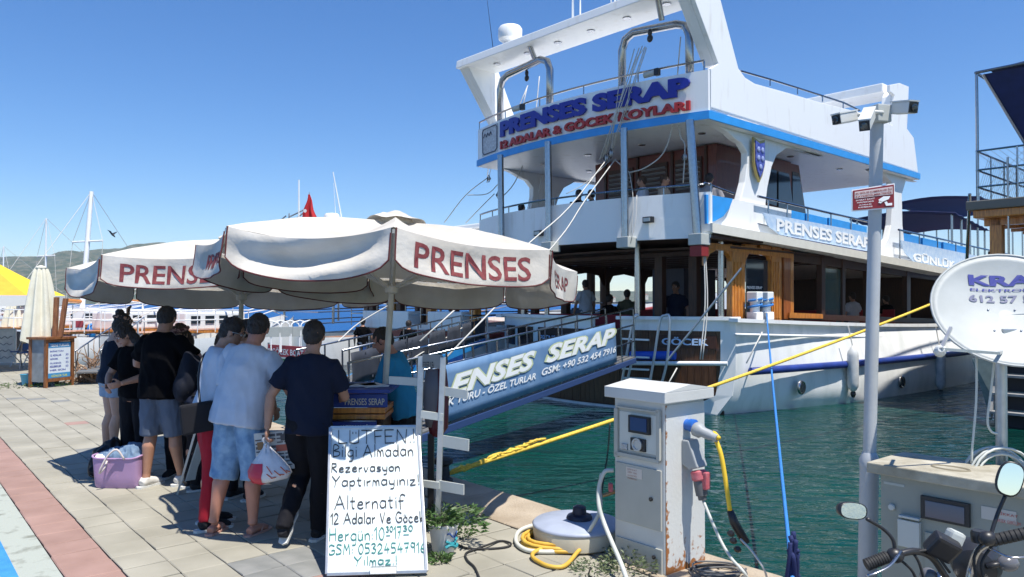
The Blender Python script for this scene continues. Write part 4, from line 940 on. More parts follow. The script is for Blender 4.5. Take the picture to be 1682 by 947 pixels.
# ============================================================ BOOTH
r = thing('ticket_booth', 'wooden tour booth counter with navy PRENSES SERAP board behind the whiteboard', 'counter', (-1.5,6.4,0))
bo = lambda px, py, Y=6.4: at(px, py, Y)
x0, x1 = bo(512,660).x, bo(637,660).x
def bx(nm, xa, xb, ya, yb, za, zb, m, bev=.004): return MB().box(((xa+xb)/2,(ya+yb)/2,(za+zb)/2), (xb-xa, yb-ya, zb-za)).build(nm, m, r, world=True, bev=bev)
zz = lambda y, Y=6.4: at(0, y, Y).z
bx('counter_top', x0-.1, x1+.03, 6.32, 6.95, zz(644), zz(638), 'dkblue')
o = bx('name_board', x0, x1, 6.37, 6.4, zz(668), zz(646), 'dkblue')
b = MB(); tx = bo(568,665); b.text('PRENSES SERAP', lambda x, y, z: V((tx.x+x, 6.365, zz(664)+y)), size=.1, fit=(.33,.055), depth=0, bold=.01); b.build('board_lettering', mat('pale gold letters', (.55,.50,.38), .5), o, world=True)
for k in range(3): 
    px_ = 556+k*4; b = MB()
for za, zb_ in ((669,678),(680,688)): bx('plank', x0, x1-.02, 6.38, 6.92, zz(zb_), zz(za), 'wood')
o = bx('lower_board', x0, bo(620,690).x, 6.34, 6.37, zz(720), zz(689), 'dkblue')
b = MB(); tx = bo(560,700); b.text('ALTERNATİF', lambda x, y, z: V((tx.x+x, 6.335, zz(702)+y)), size=.1, fit=(.26,.04), depth=0, bold=.01); b.build('board_lettering', 'white', o, world=True)
bx('board_trim', x0, bo(620,690).x, 6.33, 6.34, zz(690), zz(688.4), 'steel', 0)
bx('cabinet_body', x0+.02, x1-.04, 6.42, 6.90, .02, zz(690), 'dkwood')
for i, (px, py, a, sz) in enumerate(((590,638,.2,(.30,.21)),(562,640,-.3,(.21,.28)),(612,637,.5,(.2,.27)),(540,639,.1,(.2,.14)))):
    p = at(px, py, 6.6); b = MB(); rm = rotz(a)
    for k in range(4): b.box(V((p.x, p.y, zz(638)+.004+.003*k)), (sz[0]-.004*k, sz[1], .0022), rot=rotz(a+.04*k))
    tag(b.build('paper_stack', mat('white paper', (.62,.66,.70), .7) if i != 1 else mat('blue leaflet', (.05,.14,.35), .5)), ['white price sheets lying on the booth counter under the umbrella pole','blue brochure stack on the left of the booth counter','fanned white leaflets at the right end of the booth counter','small pile of cards beside the man in the navy t-shirt'][i], 'papers')
# easel / A-frame seen on edge next to the man in black
r = thing('easel_board', 'grey folding A-frame board seen edge-on beside the man in black', 'sign board', gr(318,806))
a0, a1 = gr(291,812), at(330,676,7.45); b0 = gr(328,800)+V((0,.35,0)); 
MB().beam(a0, a1, .03, .02).build('leg', 'alu', r, world=True); MB().beam(b0, a1+V((.02,.05,0)), .03, .02).build('leg', 'alu', r, world=True)
MB().beam(a0+V((.02,.5,0)), a1+V((.02,.42,0)), .03, .02).build('leg', 'alu', r, world=True)
MB().prism([a0+V((.06,.03,.12)), a1+V((.03,.03,-.06)), a1+V((.24,.34,-.06)), a0+V((.40,.36,.12))], (.012,0,.004)).build('panel', 'greypaint', r, world=True)
# dark framed board leaning behind the man in navy
r = thing('framed_poster', 'dark framed poster leaning at the foot of the booth beside the whiteboard', 'poster', gr(530,868))
MB().prism([gr(524,855,.0)+V((0,.35,0)), gr(545,855,0)+V((0,.35,0)), at(545,770,6.1), at(527,770,6.1)], (0,.02,0)).build('poster_sheet', mat('blue poster', (.05,.12,.22), .4), r, world=True)
for a, c in (((524,855),(527,770)),): MB().beam(gr(*a)+V((0,.33,0)), at(c[0],c[1],6.08), .03, .03).build('poster_frame', 'alu', r, world=True)
# ============================================================ ALUMINIUM RACK
r = thing('leaflet_rack', 'bare aluminium rack with two posts and grey shelf plates beside the whiteboard', 'rack', gr(717,905))
Y = 5.67; f_ = lambda px, py, Y=5.67: at(px, py, Y)
pr0, pr1 = gr(717,905), f_(728,586); pl0 = gr(717,905)+V((-.17,.10,0)); pl1 = f_(692,584,5.75)
MB().beam(pr0, pr1, .042, .042, up=V((0,1,0))).build('post', 'alu', r, world=True, bev=.004); MB().beam(pl0, pl1, .045, .045, up=V((0,1,0))).build('post', 'alu', r, world=True, bev=.004)
for xa, ya, xb, yb, h_ in ((692,680,728,685,.055),(690,793,722,797,.05)): MB().beam(f_(xa,ya,5.72), f_(xb,yb,5.66), .02, h_).build('shelf_plate', 'greypaint', r, world=True)
for xa, ya, xb, yb, h_ in ((730,642,768,648,.065),(728,724,770,731,.085),(722,797,762,804,.075)):
    MB().beam(f_(xa,ya), f_(xb,yb,5.55), .012, h_).build('bracket_plate', 'greypaint', r, world=True)
MB().beam(f_(640,624,5.95), f_(691,627,5.78), .02, .06).build('bracket_plate', 'greypaint', r, world=True)
gp = MB().beam(f_(694,592,5.72), f_(727,594,5.67), .006, .10).build('top_plate', mat('weathered grey plate', (.22,.22,.21), .6), r, world=True)
b = MB(); tp = f_(695.5,598,5.70); b.text('FREE LEAFLET', lambda x, y, z: V((tp.x+x, tp.y-.012, tp.z-.03+y*1.0)), size=.1, fit=(.135,.05), depth=0, bold=.01); b.build('plate_lettering', 'black', gp, world=True)
# maroon and grey rolled bolster
pts = [at(716,606,6.3), at(715,640,6.3), at(714,670,6.3), at(712,700,6.3), at(708,716,6.3)]
r = thing('rolled_cushion', 'maroon and grey rolled cushion standing behind the aluminium rack', 'cushion', (pts[2].x, 6.3, 0))
MB().tube([p+V((.035,.02,0)) for p in pts], [.05,.075,.08,.085,.05], 14).build('maroon_roll', mat('maroon vinyl', (.10,.012,.02), .45, bump=.3, bscale=20), r, smooth='all', world=True)
MB().tube([p+V((-.03,-.03,0)) for p in pts[:4]], [.05,.065,.06,.03], 14).build('grey_roll', mat('grey vinyl', (.10,.10,.12), .5, bump=.3, bscale=20), r, smooth='all', world=True)
MB().beam(pts[4]+V((0,0,.02)), V((pts[4].x, 6.3, 0)), .05, .05).build('foot', 'black', r, world=True)
# ============================================================ PLANTS
LEAF = mat('leaf green', (.035,.095,.02), .55, col2=(.10,.17,.05), scale=25); LEAF2 = mat('grey green leaf', (.09,.13,.06), .6, col2=(.17,.20,.10), scale=25)
def tuft(c, n, rad, hgt, m, parent, nm='leaves', ln=.06, wd=.012, spread=1.0, seed=1):
    rr = random.Random(seed); b = MB()
    for i in range(n):
        a = rr.uniform(0, 6.28); d = rad*math.sqrt(rr.random()); x, y = c[0]+d*math.cos(a), c[1]+d*math.sin(a); z = c[2]+hgt*rr.random()*(1-.4*d/rad)
        up_ = rr.uniform(.1, 1.1); dr = V((math.cos(a+rr.uniform(-1,1))*spread, math.sin(a+rr.uniform(-1,1))*spread, up_)).normalized(); s_ = dr.cross(V((rr.uniform(-1,1),rr.uniform(-1,1),.3))).normalized()
        L_ = ln*rr.uniform(.6,1.3); p = V((x,y,z)); w_ = wd*rr.uniform(.7,1.2)
        b.add([p, p+dr*L_*.45+s_*w_, p+dr*L_-V((0,0,L_*.25)), p+dr*L_*.45-s_*w_], [(0,1,2,3)])
    return b.build(nm, m, parent, kind='stuff' if n > 300 else None)
pb0 = gr(728,908)
r = thing('plant_bucket', 'white plastic bucket with a leafy green plant at the foot of the aluminium rack', 'potted plant', pb0)
MB().lathe([(.075,0),(.08,.01),(.105,.20),(.115,.205),(.115,.225),(.10,.225),(.095,.20)], (0,0,0), 24).build('bucket', mat('white bucket', (.72,.70,.66), .5, var=.08, scale=9), r, smooth=True)
MB().lathe([(.02,.19),(.094,.19),(.094,.195),(.02,.20)], (0,0,0), 16).build('soil', mat('soil', (.05,.03,.02), .95, bump=.5), r)
b = MB()
for k in range(2):
    b.tube([V(((.099+.0-.0*k)*math.cos(a), (.099)*math.sin(a), .07+.03*k+.012*math.sin(a*5+k*2))) for a in [-1.3+.1*i for i in range(14)]], .014-.004*k, 6)
b.build('printed_waves', mat('teal print', (.03,.28,.32), .5), r)
b = MB(); b.tube([V((.104*math.cos(a), .104*math.sin(a), .15+.018*math.sin((a+1.3)*7))) for a in [-1.2+.1*i for i in range(11)]], .006, 5); b.build('printed_script', mat('blue print', (.04,.1,.3), .5), r)
tuft((0,0,.20), 260, .11, .14, LEAF, r, ln=.08, wd=.011, seed=4); tuft((.16,.18,.10), 240, .14, .22, LEAF, r, ln=.07, wd=.010, seed=5); tuft((-.10,.08,.15), 90, .07, .16, LEAF, r, ln=.07, seed=6)
for j in range(14):
    a = j*.45; MB().tube(spline([(0,0,.19),(.05*math.cos(a),.05*math.sin(a)+.03,.28),(.12*math.cos(a)+.08,.12*math.sin(a)+.1,.30)],3), .003, 4).build('stem', LEAF2, r)
WG = 'weeds growing out of the quay joints'
for i, (px, py, n_, rad, hg, ln, m, lab) in enumerate(((722,922,130,.07,.05,.055,LEAF,'green weed tuft at the foot of the whiteboard'),(760,880,60,.07,.03,.04,LEAF,'low green weed beside the plant bucket'),(972,938,160,.14,.06,.04,LEAF2,'sparse dry weed under the yellow hose coil'),(1032,935,320,.20,.14,.05,LEAF2,'bushy grey-green weed at the foot of the white pedestal'),(1010,905,90,.1,.08,.05,LEAF2,'weed sprig behind the pedestal foot'),(80,633,200,.45,.05,.09,LEAF,'grass fringe under the wooden price stand'),(30,634,120,.6,.03,.09,LEAF2,'dry grass strip left of the blue bucket'))):
    o = tuft(V((0,0,0)), n_, rad, hg, m, None, 'weed', ln=ln, wd=ln*.16, seed=20+i); o.location = gr(px, py); tag(o, lab, 'weed', WG); 
    if 'kind' in o: del o['kind']
# ============================================================ POWER PEDESTAL
def plane_hit(px, py, P0, n_):
    d = rayd(px, py); return CAM+d*((P0-CAM).dot(n_)/d.dot(n_))
pc = gr(1093,946); r = thing('power_pedestal', 'tall white rusty shore power pedestal with pitched lid at the quay edge', 'power pedestal', pc, ang)
# local: x along the edge (towards the right), y towards the water
def ploc(P): d = P-V((pc.x,pc.y,0)); return V((d.dot(QD), d.dot(QN), P.z))
PW = mat('pedestal white', (.58,.585,.56), .4, var=.04, scale=5, bump=.1); PG = mat('pedestal grey door', (.43,.43,.385), .45, var=.05, scale=6)
RUST = mat('rust', (.20,.07,.02), .9, col2=(.45,.20,.07), scale=40, bump=.5, bscale=60)
wl_ = .46; dp = .44; hh = 1.17
body = MB().prism([V((-wl_,0,0)), V((0,0,0)), V((0,dp,0)), V((-wl_,dp,0))], (0,0,hh)).build('body', PW, r, bev=.012)
def rusty(m):
    n = m.node_tree.nodes; L = m.node_tree.links; b = n['Principled BSDF']; tc = n.new('ShaderNodeTexCoord'); sp = n.new('ShaderNodeSeparateXYZ'); L.new(tc.outputs['Object'], sp.inputs[0])
    nz = n.new('ShaderNodeTexNoise'); nz.inputs['Scale'].default_value = 22; nz.inputs['Detail'].default_value = 8; L.new(tc.outputs['Object'], nz.inputs['Vector'])
    # rust grows from the bottom and the corner edge
    a = n.new('ShaderNodeMapRange'); a.inputs['From Min'].default_value = .55; a.inputs['From Max'].default_value = 0; L.new(sp.outputs['Z'], a.inputs[0])
    e = n.new('ShaderNodeMath'); e.operation = 'ABSOLUTE'; L.new(sp.outputs['Y'], e.inputs[0]); e2 = n.new('ShaderNodeMapRange'); e2.inputs['From Min'].default_value = .05; e2.inputs['From Max'].default_value = 0; e2.inputs['To Max'].default_value = .35; L.new(e.outputs[0], e2.inputs[0])
    s_ = n.new('ShaderNodeMath'); s_.operation = 'MULTIPLY_ADD'; s_.inputs[1].default_value = .28; L.new(a.outputs[0], s_.inputs[0]); L.new(e2.outputs[0], s_.inputs[2])
    t = n.new('ShaderNodeMath'); t.operation = 'ADD'; L.new(s_.outputs[0], t.inputs[0]); L.new(nz.outputs['Fac'], t.inputs[1])
    cr = n.new('ShaderNodeValToRGB'); cr.color_ramp.elements[0].position = .78; cr.color_ramp.elements[1].position = .88; cr.color_ramp.elements[0].color = (.60,.61,.585,1); cr.color_ramp.elements[1].color = (.33,.13,.04,1)
    g_ = n.new('ShaderNodeMapRange'); g_.inputs['From Min'].default_value = .06; g_.inputs['From Max'].default_value = .0; g_.inputs['To Max'].default_value = .35; L.new(sp.outputs['Z'], g_.inputs[0]); t2 = n.new('ShaderNodeMath'); t2.operation = 'ADD'; L.new(t.outputs[0], t2.inputs[0]); L.new(g_.outputs[0], t2.inputs[1]); L.new(t2.outputs[0], cr.inputs[0]); L.new(cr.outputs[0], b.inputs['Base Color'])
RW = mat('rusty white paint', (.6,.63,.62), .45, bump=.15); rusty(RW)
MB().prism([V((.002,.004,.004)), V((.002,dp-.004,.004)), V((.002,dp-.004,hh-.02)), V((.002,.004,hh-.02))], (.003,0,0)).build('side_plate', RW, r)
MB().prism([V((-wl_-.045,-.06,hh)), V((.05,-.06,hh)), V((.05,dp+.05,hh)), V((-wl_-.045,dp+.05,hh))], (0,0,.075)).build('lid', PW, r, bev=.006)
MB().add([V((-wl_-.045,-.06,hh+.075)), V((.05,-.06,hh+.075)), V((.05,dp+.05,hh+.075)), V((-wl_-.045,dp+.05,hh+.075)), V((-wl_-.045,dp*.5,hh+.115)), V((.05,dp*.5,hh+.115))], [(0,1,5,4),(2,3,4,5),(1,2,5),(3,0,4)]).build('lid_ridge', PW, r)
def fr(px, py): return ploc(plane_hit(px, py, V((pc.x,pc.y,0)), QN))
def rt_(px, py): return ploc(plane_hit(px, py, V((pc.x,pc.y,0)), QD))
def fbox(nm, x0, y0, x1, y1, th, m, bev=.003, dy=0, par=None):
    a = fr(x0,y0); c = fr(x1,y1); return MB().box(((a.x+c.x)/2, -th/2-dy, (a.z+c.z)/2), (abs(c.x-a.x), th, abs(a.z-c.z))).build(nm, m, par or r, bev=bev)
fr0 = fbox('meter_window_frame', 1015, 668, 1086, 753, .012, PG)
fbox('meter_window_back', 1020, 674, 1081, 747, .004, mat('window recess', (.58,.59,.54), .3), 0, .012)
for a in ((1013,669,1019,750),(1082,672,1088,756),(1015,668,1086,675),(1015,746,1086,754)): fbox('window_rail', *a, .02, PG, .002, .012)
fbox('digital_meter', 1038, 680, 1072, 714, .03, 'black', .004, .012); fbox('meter_screen', 1042, 683, 1069, 709, .004, mat('screen glass', (.03,.03,.08), .08), 0, .043)
fbox('round_socket', 1040, 717, 1064, 742, .02, 'black', .004, .012)
sc_ = fr(1052,729); MB().lathe([(.045,0),(.045,.012),(.034,.012),(.03,.004),(.0,.004)], V((sc_.x,-.032,sc_.z)), 20, V((0,-1,0))).build('socket_ring', 'alu', r, smooth=True)
fbox('small_padlock', 1025, 727, 1034, 738, .015, 'steel', .002, .012)
fbox('upper_door', 1013, 757, 1088, 873, .014, PG, .004); fbox('lower_door', 1013, 879, 1089, 945, .014, PG, .004)
for px, py in ((1072,819),(1077,914)): p = fr(px,py); MB().lathe([(.014,0),(.014,.012),(.006,.014),(.004,.02)], V((p.x,-.014,p.z)), 12, V((0,-1,0))).build('door_lock', 'black', r)
lb = fbox('warning_label', 1031, 765, 1057, 787, .002, mat('label paper', (.62,.56,.50), .6), 0, .015)
b = MB(); a = fr(1033,786); 
for k, t_ in enumerate(('DİKKAT','220V 16A','SU ELEKTRİK','MARİNA')): b.text(t_, lambda x, y, z: V((a.x+.004+x, -.018, a.z+.005+(3-k)*.021+y)), size=.05, fit=(.085,.013), depth=0)
b.build('label_lettering', mat('red brown print', (.35,.12,.08), .6), lb)
# sockets and plugs on the sunny side
def rbox(nm, px, py, w_, d_, h_, m, out=0, bev=.01): a = rt_(px, py); return MB().box((d_/2+out+.004, a.y, a.z), (d_, w_, h_)).build(nm, m, r, bev=bev)
GP = mat('grey plastic', (.30,.32,.33), .5); BP = mat('blue plastic', (.02,.12,.45), .4); RP = mat('faded red plastic', (.42,.06,.08), .5, col2=(.55,.18,.2), scale=20)
a1 = rt_(1127,697); MB().lathe([(.04,0),(.04,.03),(.045,.035),(.045,.07),(.036,.075)], a1+V((.004,0,0)), 18, V((1,0,0))).build('blue_socket', BP, r, smooth=True)
MB().lathe([(.042,.07),(.05,.08),(.05,.12),(.035,.14),(.035,.20),(.026,.22),(.026,.26)], a1+V((.004,0,0)), 18, V((1,.0,-.25))).build('grey_plug', GP, r, smooth=True)
MB().prism([V((.004, a1.y-.06, rt_(1127,720).z)), V((.06, a1.y-.06, rt_(1127,720).z)), V((.13, a1.y-.05, rt_(1127,762).z)), V((.06, a1.y-.05, rt_(1127,768).z)), V((.004, a1.y-.06, rt_(1127,760).z))], (0,.12,0)).build('socket_housing', GP, r, bev=.01)
a2 = V((.10, a1.y, rt_(1127,768).z)); MB().lathe([(.045,0),(.055,.01),(.055,.06),(.045,.07)], a2, 18, V((.25,0,-1))).build('red_collar', RP, r, smooth=True)
MB().box(a2+V((.06,0,-.06)), (.05,.05,.12)).build('red_latch', RP, r, bev=.01)
MB().lathe([(.042,.06),(.045,.08),(.04,.17),(.03,.175),(.028,.2)], a2, 16, V((.18,0,-1))).build('grey_inlet', mat('dark grey plastic', (.10,.105,.11), .5), r, smooth=True)
def pw(u_, v_, z): return V((pc.x,pc.y,0))+QD*u_+QN*v_+V((0,0,z))
pa1 = pw(a1.x+.27, a1.y, a1.z-.06); pa2 = pw(a2.x+.04, a2.y, a2.z-.2)
YC = mat('yellow cable', (.75,.50,.03), .5)
c = rope('power_cable', 'yellow power cable hanging from the blue socket of the white pedestal', spline([pa1, at(1172,712,5.2), at(1184,745,5.15), at(1192,790,5.12), at(1199,838,5.1)], 6), .016, YC, cat='cable', n=8)
r2 = thing('cable_adapter', 'black plug adapter at the lower end of the yellow cable', 'adapter', (at(1210,870,5.1).x, 5.1, 0))
MB().tube([at(1199,838,5.1), at(1206,858,5.1), at(1226,892,5.1)], [.022,.03,.028], 8, flat=.6).build('housing', 'black', r2, world=True, smooth='all')
for p in ((1201,874),(1205,886),(1212,900)): MB().lathe([(.02,0),(.026,.015),(.012,.03)], at(p[0],p[1],5.08), 10, V((-.3,-.6,-.3))).build('cap', 'black', r2, world=True)
WC = mat('grey white cable', (.52,.54,.50), .6)
CG = 'pale cables hanging at the power pedestal'
rope('cable', 'pale cable running down from the red plug of the pedestal', spline([pa2, at(1180,880,5.1), at(1200,915,5.0), at(1222,940,4.85), gr(1235,965)], 6), .010, WC, CG, 'cable', 8)
rope('cable', 'thin white cable below the black adapter', spline([at(1216,885,5.08), at(1235,905,5.0), at(1255,935,4.9), gr(1262,960)], 5), .007, 'rope', CG, 'cable')
rope('hose', 'grey hose looping up on the left side of the white pedestal', spline([at(1008,772,5.6), at(993,775,5.6), at(984,800,5.6), at(984,830,5.55), at(992,858,5.5), at(1005,890,5.35), at(1020,925,5.1), gr(1034,965)], 7), .016, WC, cat='hose', n=8)
rope('hose', 'second pale hose crossing down to the yellow coil beside the pedestal', spline([at(988,778,5.65), at(985,800,5.65), at(986,835,5.6), at(972,865,5.6), gr(955,890,.05), gr(945,900,.03)], 7), .014, WC, cat='hose', n=8)
rope('cable', 'thin black cable rising behind the pedestal\'s left edge', spline([at(1002,695,5.9), at(998,745,5.9), at(991,790,5.8), at(986,830,5.7)], 5), .006, 'black', None, 'cable')
t = thing('tap', 'small red-handled water tap at the left side of the white pedestal', 'tap', (at(1003,808,5.7).x, 5.7, 0))
MB().cyl(at(990,814,5.65), at(1014,806,5.65), .014).build('valve', mat('brass', (.4,.25,.12), .4, .8), t, world=True); MB().box(at(1003,800,5.62), (.03,.05,.06)).build('handle', RP, t, world=True, bev=.005)
# ============================================================ LIDDED DRUM, HOSES
dc = gr(950,900); dc = V((dc.x, dc.y+.15, 0))
r = thing('deck_drum', 'low round blue-white plastic drum with a black knob on the quay edge', 'drum', dc)
MB().lathe([(.30,0),(.33,.02),(.34,.11),(.33,.14)], (0,0,0), 36).build('drum_body', mat('cream plastic', (.55,.50,.38), .6, var=.1), r, smooth=True)
MB().lathe([(.34,.13),(.345,.145),(.33,.16),(.20,.18),(.05,.19),(.0,.191)], (0,0,0), 36).build('drum_lid', mat('pale blue lid', (.34,.38,.47), .5, var=.12, scale=5), r, smooth='all')
MB().lathe([(.10,.18),(.10,.20),(.09,.215),(.055,.225),(.05,.275),(.03,.285),(.0,.285)], V((.02,-.02,0)), 24).build('drum_knob', mat('blue black rubber', (.012,.014,.035), .5), r, smooth=True)
def coil(name, label, c, r0, r1, z0, n_, rad, m, ex=1.0, ph=0, tail=None, jit=.03):
    pts = []; rr = random.Random(len(label))
    for i in range(n_*20):
        a = i/20*2*math.pi+ph; k = 1+jit*math.sin(a*.37+1)+jit*math.sin(a*.71); rr_ = r0+(r1-r0)*(.5+.5*math.sin(i/20*1.9))
        pts.append(V((c[0]+rr_*k*math.cos(a)*ex, c[1]+rr_*k*math.sin(a), z0+rad+.013*(i/20)*abs(math.sin(i/20*1.3))+.004*math.sin(a*3))))
    if tail: pts += spline([pts[-1]]+tail, 8)[1:]
    return rope(name, label, pts, rad, m, None, 'hose', 8)
hc_ = gr(925,895); YH = mat('yellow hose', (.55,.33,.04), .5, col2=(.68,.43,.07), scale=8)
coil('hose_coil', 'yellow hose coiled in loose loops in front of the drum', (hc_.x+.02, hc_.y+.02), .17, .25, 0, 5, .015, YH, 1.35, 1.0, [gr(880,905,.03), gr(890,925,.02), gr(925,930,.02), gr(950,905,.04), gr(975,880,.09), gr(985,862,.16)])
rope('hose', 'thick white hose bent round the yellow coil', spline([gr(905,868,.02), gr(880,862,.03), gr(853,872,.02), gr(848,890,.02), gr(865,903,.02), gr(900,906,.02), gr(945,903,.02), gr(975,898,.02), gr(1000,905,.02)], 6), .017, mat('white hose', (.60,.60,.52), .5), cat='hose', n=8)
rope('cable', 'black cable snaking across the tiles in front of the drum', spline([gr(750,893,.01), gr(768,900,.01), gr(800,901,.01), gr(832,898,.01), gr(839,892,.012), gr(822,888,.01), gr(803,894,.02), gr(780,902,.012), gr(765,909,.01), gr(768,920,.01), gr(780,932,.01), gr(790,955,.01)], 6), .008, 'rubber', None, 'cable')
rope('cable', 'thin dark cable lying by the foot of the pedestal', spline([gr(970,932,.01), gr(968,945,.01), gr(985,955,.01)], 5), .006, 'rubber', None, 'cable')
bcl = gr(1170,945); coil('cable_coil', 'grey cable bundle at the right foot of the white pedestal', (bcl.x+.05, bcl.y+.03), .10, .15, 0, 4, .007, mat('grey cable', (.12,.12,.12), .6), 1.3)
# ============================================================ MOORING ROPES
ys = gr(738,777,.05); ye = at(1640,452,15.2)
rope('mooring_rope', 'long yellow mooring rope from the quay up past the white hull to the next boat', catenary(ys, ye, .12, 24), .024, 'yrope', cat='rope', n=8)
b = MB(); d_ = (ye-ys).normalized(); rr = random.Random(5)
for k in range(16):
    t = .02+.05*k; c_ = ys+d_*t*1.4; b.tube([c_+V((rr.uniform(-.02,.02), rr.uniform(-.02,.02), rr.uniform(-.025,.03)))+d_*j*.07 for j in range(4)], .014, 6)
tag(b.build('rope_knot', 'yrope', smooth='all'), 'knotted wad of yellow rope where the mooring line meets the quay', 'knot')
sp_ = SS(1252,533,0); bs = wld(sp_.x, sp_.y-.1, 1.62)
rope('mooring_rope', 'bright blue mooring rope running from the white boat down to the quay beside the pedestal', catenary(bs, gr(1306,990,.05), .10, 24), .015, 'brope', n=8)
b = MB(); c_ = at(1303,900,4.95)
for k in range(9): b.tube(spline([c_+V((rr.uniform(-.03,.03), rr.uniform(-.03,.03), .10-.02*k)), c_+V((rr.uniform(-.05,.05), rr.uniform(-.04,.04), -.05)), c_+V((rr.uniform(-.05,.05), 0, -.22))], 5), .016, 6)
tag(b.build('rope_knot', mat('navy rope', (.01,.02,.10), .8, bump=.5, bscale=150), smooth='all'), 'dark navy rope bundle knotted on the lower end of the bright blue rope', 'knot')
mk = thing('mooring_bollard', 'dark low mooring bollard in the shade where the yellow rope starts', 'bollard', gr(728,790))
MB().lathe([(.10,0),(.10,.02),(.07,.04),(.06,.16),(.10,.19),(.10,.23),(.04,.25)], (0,0,0), 18).build('bollard_body', 'rubber', mk, smooth=True)
# ============================================================ CAMERA POLE
b0 = V((at(1423,900,4.4).x-.003, 4.4, 0)); b1 = at(1441,176,4.4)
r = thing('camera_pole', 'grey-white steel pole carrying three security cameras at the quay edge', 'pole', b0)
m_ = at(1428,757,4.4); PP_ = mat('pole paint', (.44,.46,.47), .4, var=.06, scale=5, bump=.1)
def seg(a, c, ra, nm): MB().cyl(a, c, ra, n=24).build(nm, PP_, r, world=True, smooth=True)
seg(b0, m_, .052, 'lower_tube'); seg(m_, b1, .036, 'upper_tube')
MB().tube([m_-V((0,0,.03)), m_+V((0,0,.01)), m_+V((0,0,.05))], [.055,.056,.038], 24).build('collar', PP_, r, world=True, smooth=True)
MB().box(b0+V((0,0,.01)), (.24,.24,.02)).build('base_plate', PP_, r, world=True)
jb = at(1443,188,4.38); MB().box(jb, (.095,.10,.10), rot=rotz(.3)).build('junction_box', 'greypaint', r, world=True, bev=.006)
cm = mat('camera housing', (.62,.63,.60), .35)
def cctv(lab, a, bb, w_, h_, arm):
    a, bb = V(a), V(bb); d = (bb-a).normalized()
    t = thing('security_camera', lab, 'security camera', (a.x, a.y, 0), 0, 'security cameras on the pole')
    MB().beam(a, bb, w_, h_).build('housing', cm, t, world=True, bev=.008); MB().beam(a-d*.02, a+(bb-a)*.93+V((0,0,h_*.55)), w_*1.12, .006).build('sunshield', cm, t, world=True) if False else MB().beam(a+V((0,0,h_*.56)), bb+d*.012+V((0,0,h_*.56)), w_*1.12, .008).build('sunshield', cm, t, world=True)
    MB().beam(bb, bb+d*.006, w_*.92, h_*.9).build('front_glass', 'black', t, world=True); MB().lathe([(.02,0),(.02,.008),(.012,.012)], bb+d*.005, 14, d).build('lens', 'glass', t, world=True)
    MB().tube([V(x) for x in arm], .012, 8).build('bracket', cm, t, world=True, smooth='all'); MB().ell(V(arm[-1]), (.022,.022,.022)).build('ball_joint', cm, t, world=True, smooth='all')
cctv('left-pointing white security camera on the pole', at(1402,191,4.36), at(1374,196,4.28), .055, .058, [jb+V((-.05,0,0)), at(1404,188,4.36)])
cctv('white security camera aimed down towards the viewer under the pole head', at(1429,186,4.32), at(1420,206,4.12), .058, .062, [jb+V((0,-.05,0)), at(1430,183,4.32)])
cctv('right-pointing white security camera with dark front on the pole', at(1470,178,4.36), at(1500,176,4.22), .060, .066, [jb+V((.05,0,0)), at(1466,180,4.36)])
# ---- red camera warning sign
s0 = at(1399,311.5,4.33); s1 = at(1469.5,300.5,4.33); s3 = at(1399,347,4.33); s2 = at(1470,341.5,4.33)
r = thing('warning_sign', 'small dark red camera surveillance sign fixed to the grey pole', 'sign', ((s0.x+s1.x)/2, 4.33, 0))
bl_ = lambda x, y, o=0: (s3.lerp(s2, x)).lerp(s0.lerp(s1, x), y)+V((0,-o,0))
RD = mat('sign red', (.22,.015,.02), .4)
MB().prism([bl_(0,0), bl_(1,0), bl_(1,1), bl_(0,1)], (0,.006,0)).build('sign_plate', 'white', r, world=True)
MB().prism([bl_(.025,.05,.004), bl_(.975,.05,.004), bl_(.975,.95,.004), bl_(.025,.95,.004)], (0,.003,0)).build('sign_field', RD, r, world=True)
o = MB().prism([bl_(.06,.57,.006), bl_(.94,.57,.006), bl_(.94,.88,.006), bl_(.06,.88,.006)], (0,.003,0)).build('sign_panel', mat('sign pale', (.62,.52,.50), .5), r, world=True)
b = MB()
b.text('BU BÖLGE KAMERALAR İLE', lambda x, y, z: bl_(.08+x, .74+y, .008), fit=(.84,.11), depth=0, bold=.02); b.text('KAYDEDİLMEKTEDİR', lambda x, y, z: bl_(.08+x, .60+y, .008), fit=(.84,.11), depth=0, bold=.02)
b.build('sign_lettering', RD, r, world=True)
b = MB()
for k, (t_, w_) in enumerate((('24 SAAT KAYIT',.44),('YAPILMAKTADIR',.40),('GÜVENLİK',.30),('KAMERASI',.32))): b.text(t_, lambda x, y, z: bl_(.08+x+(.44-w_)/2, .45-.11*k+y, .008), fit=(w_,.06), depth=0, bold=.01)
b.build('sign_small_lettering', 'white', r, world=True)
b = MB(); 
for poly in ([(.60,.40),(.66,.28),(.84,.38),(.88,.50),(.72,.52)],[(.60,.28),(.66,.24),(.70,.30),(.63,.36)],[(.74,.28),(.78,.12),(.92,.12),(.92,.22),(.82,.22),(.80,.30)]): b.add([bl_(x,y,.0085) for x,y in poly], [tuple(range(len(poly)))])
b.build('camera_symbol', 'white', r, world=True)
MB().tube([V((s0.x+.13,4.36,s0.z-.02)), V((s0.x+.13,4.45,s0.z-.02))], .01, 6).build('clamp', 'steel', r, world=True)
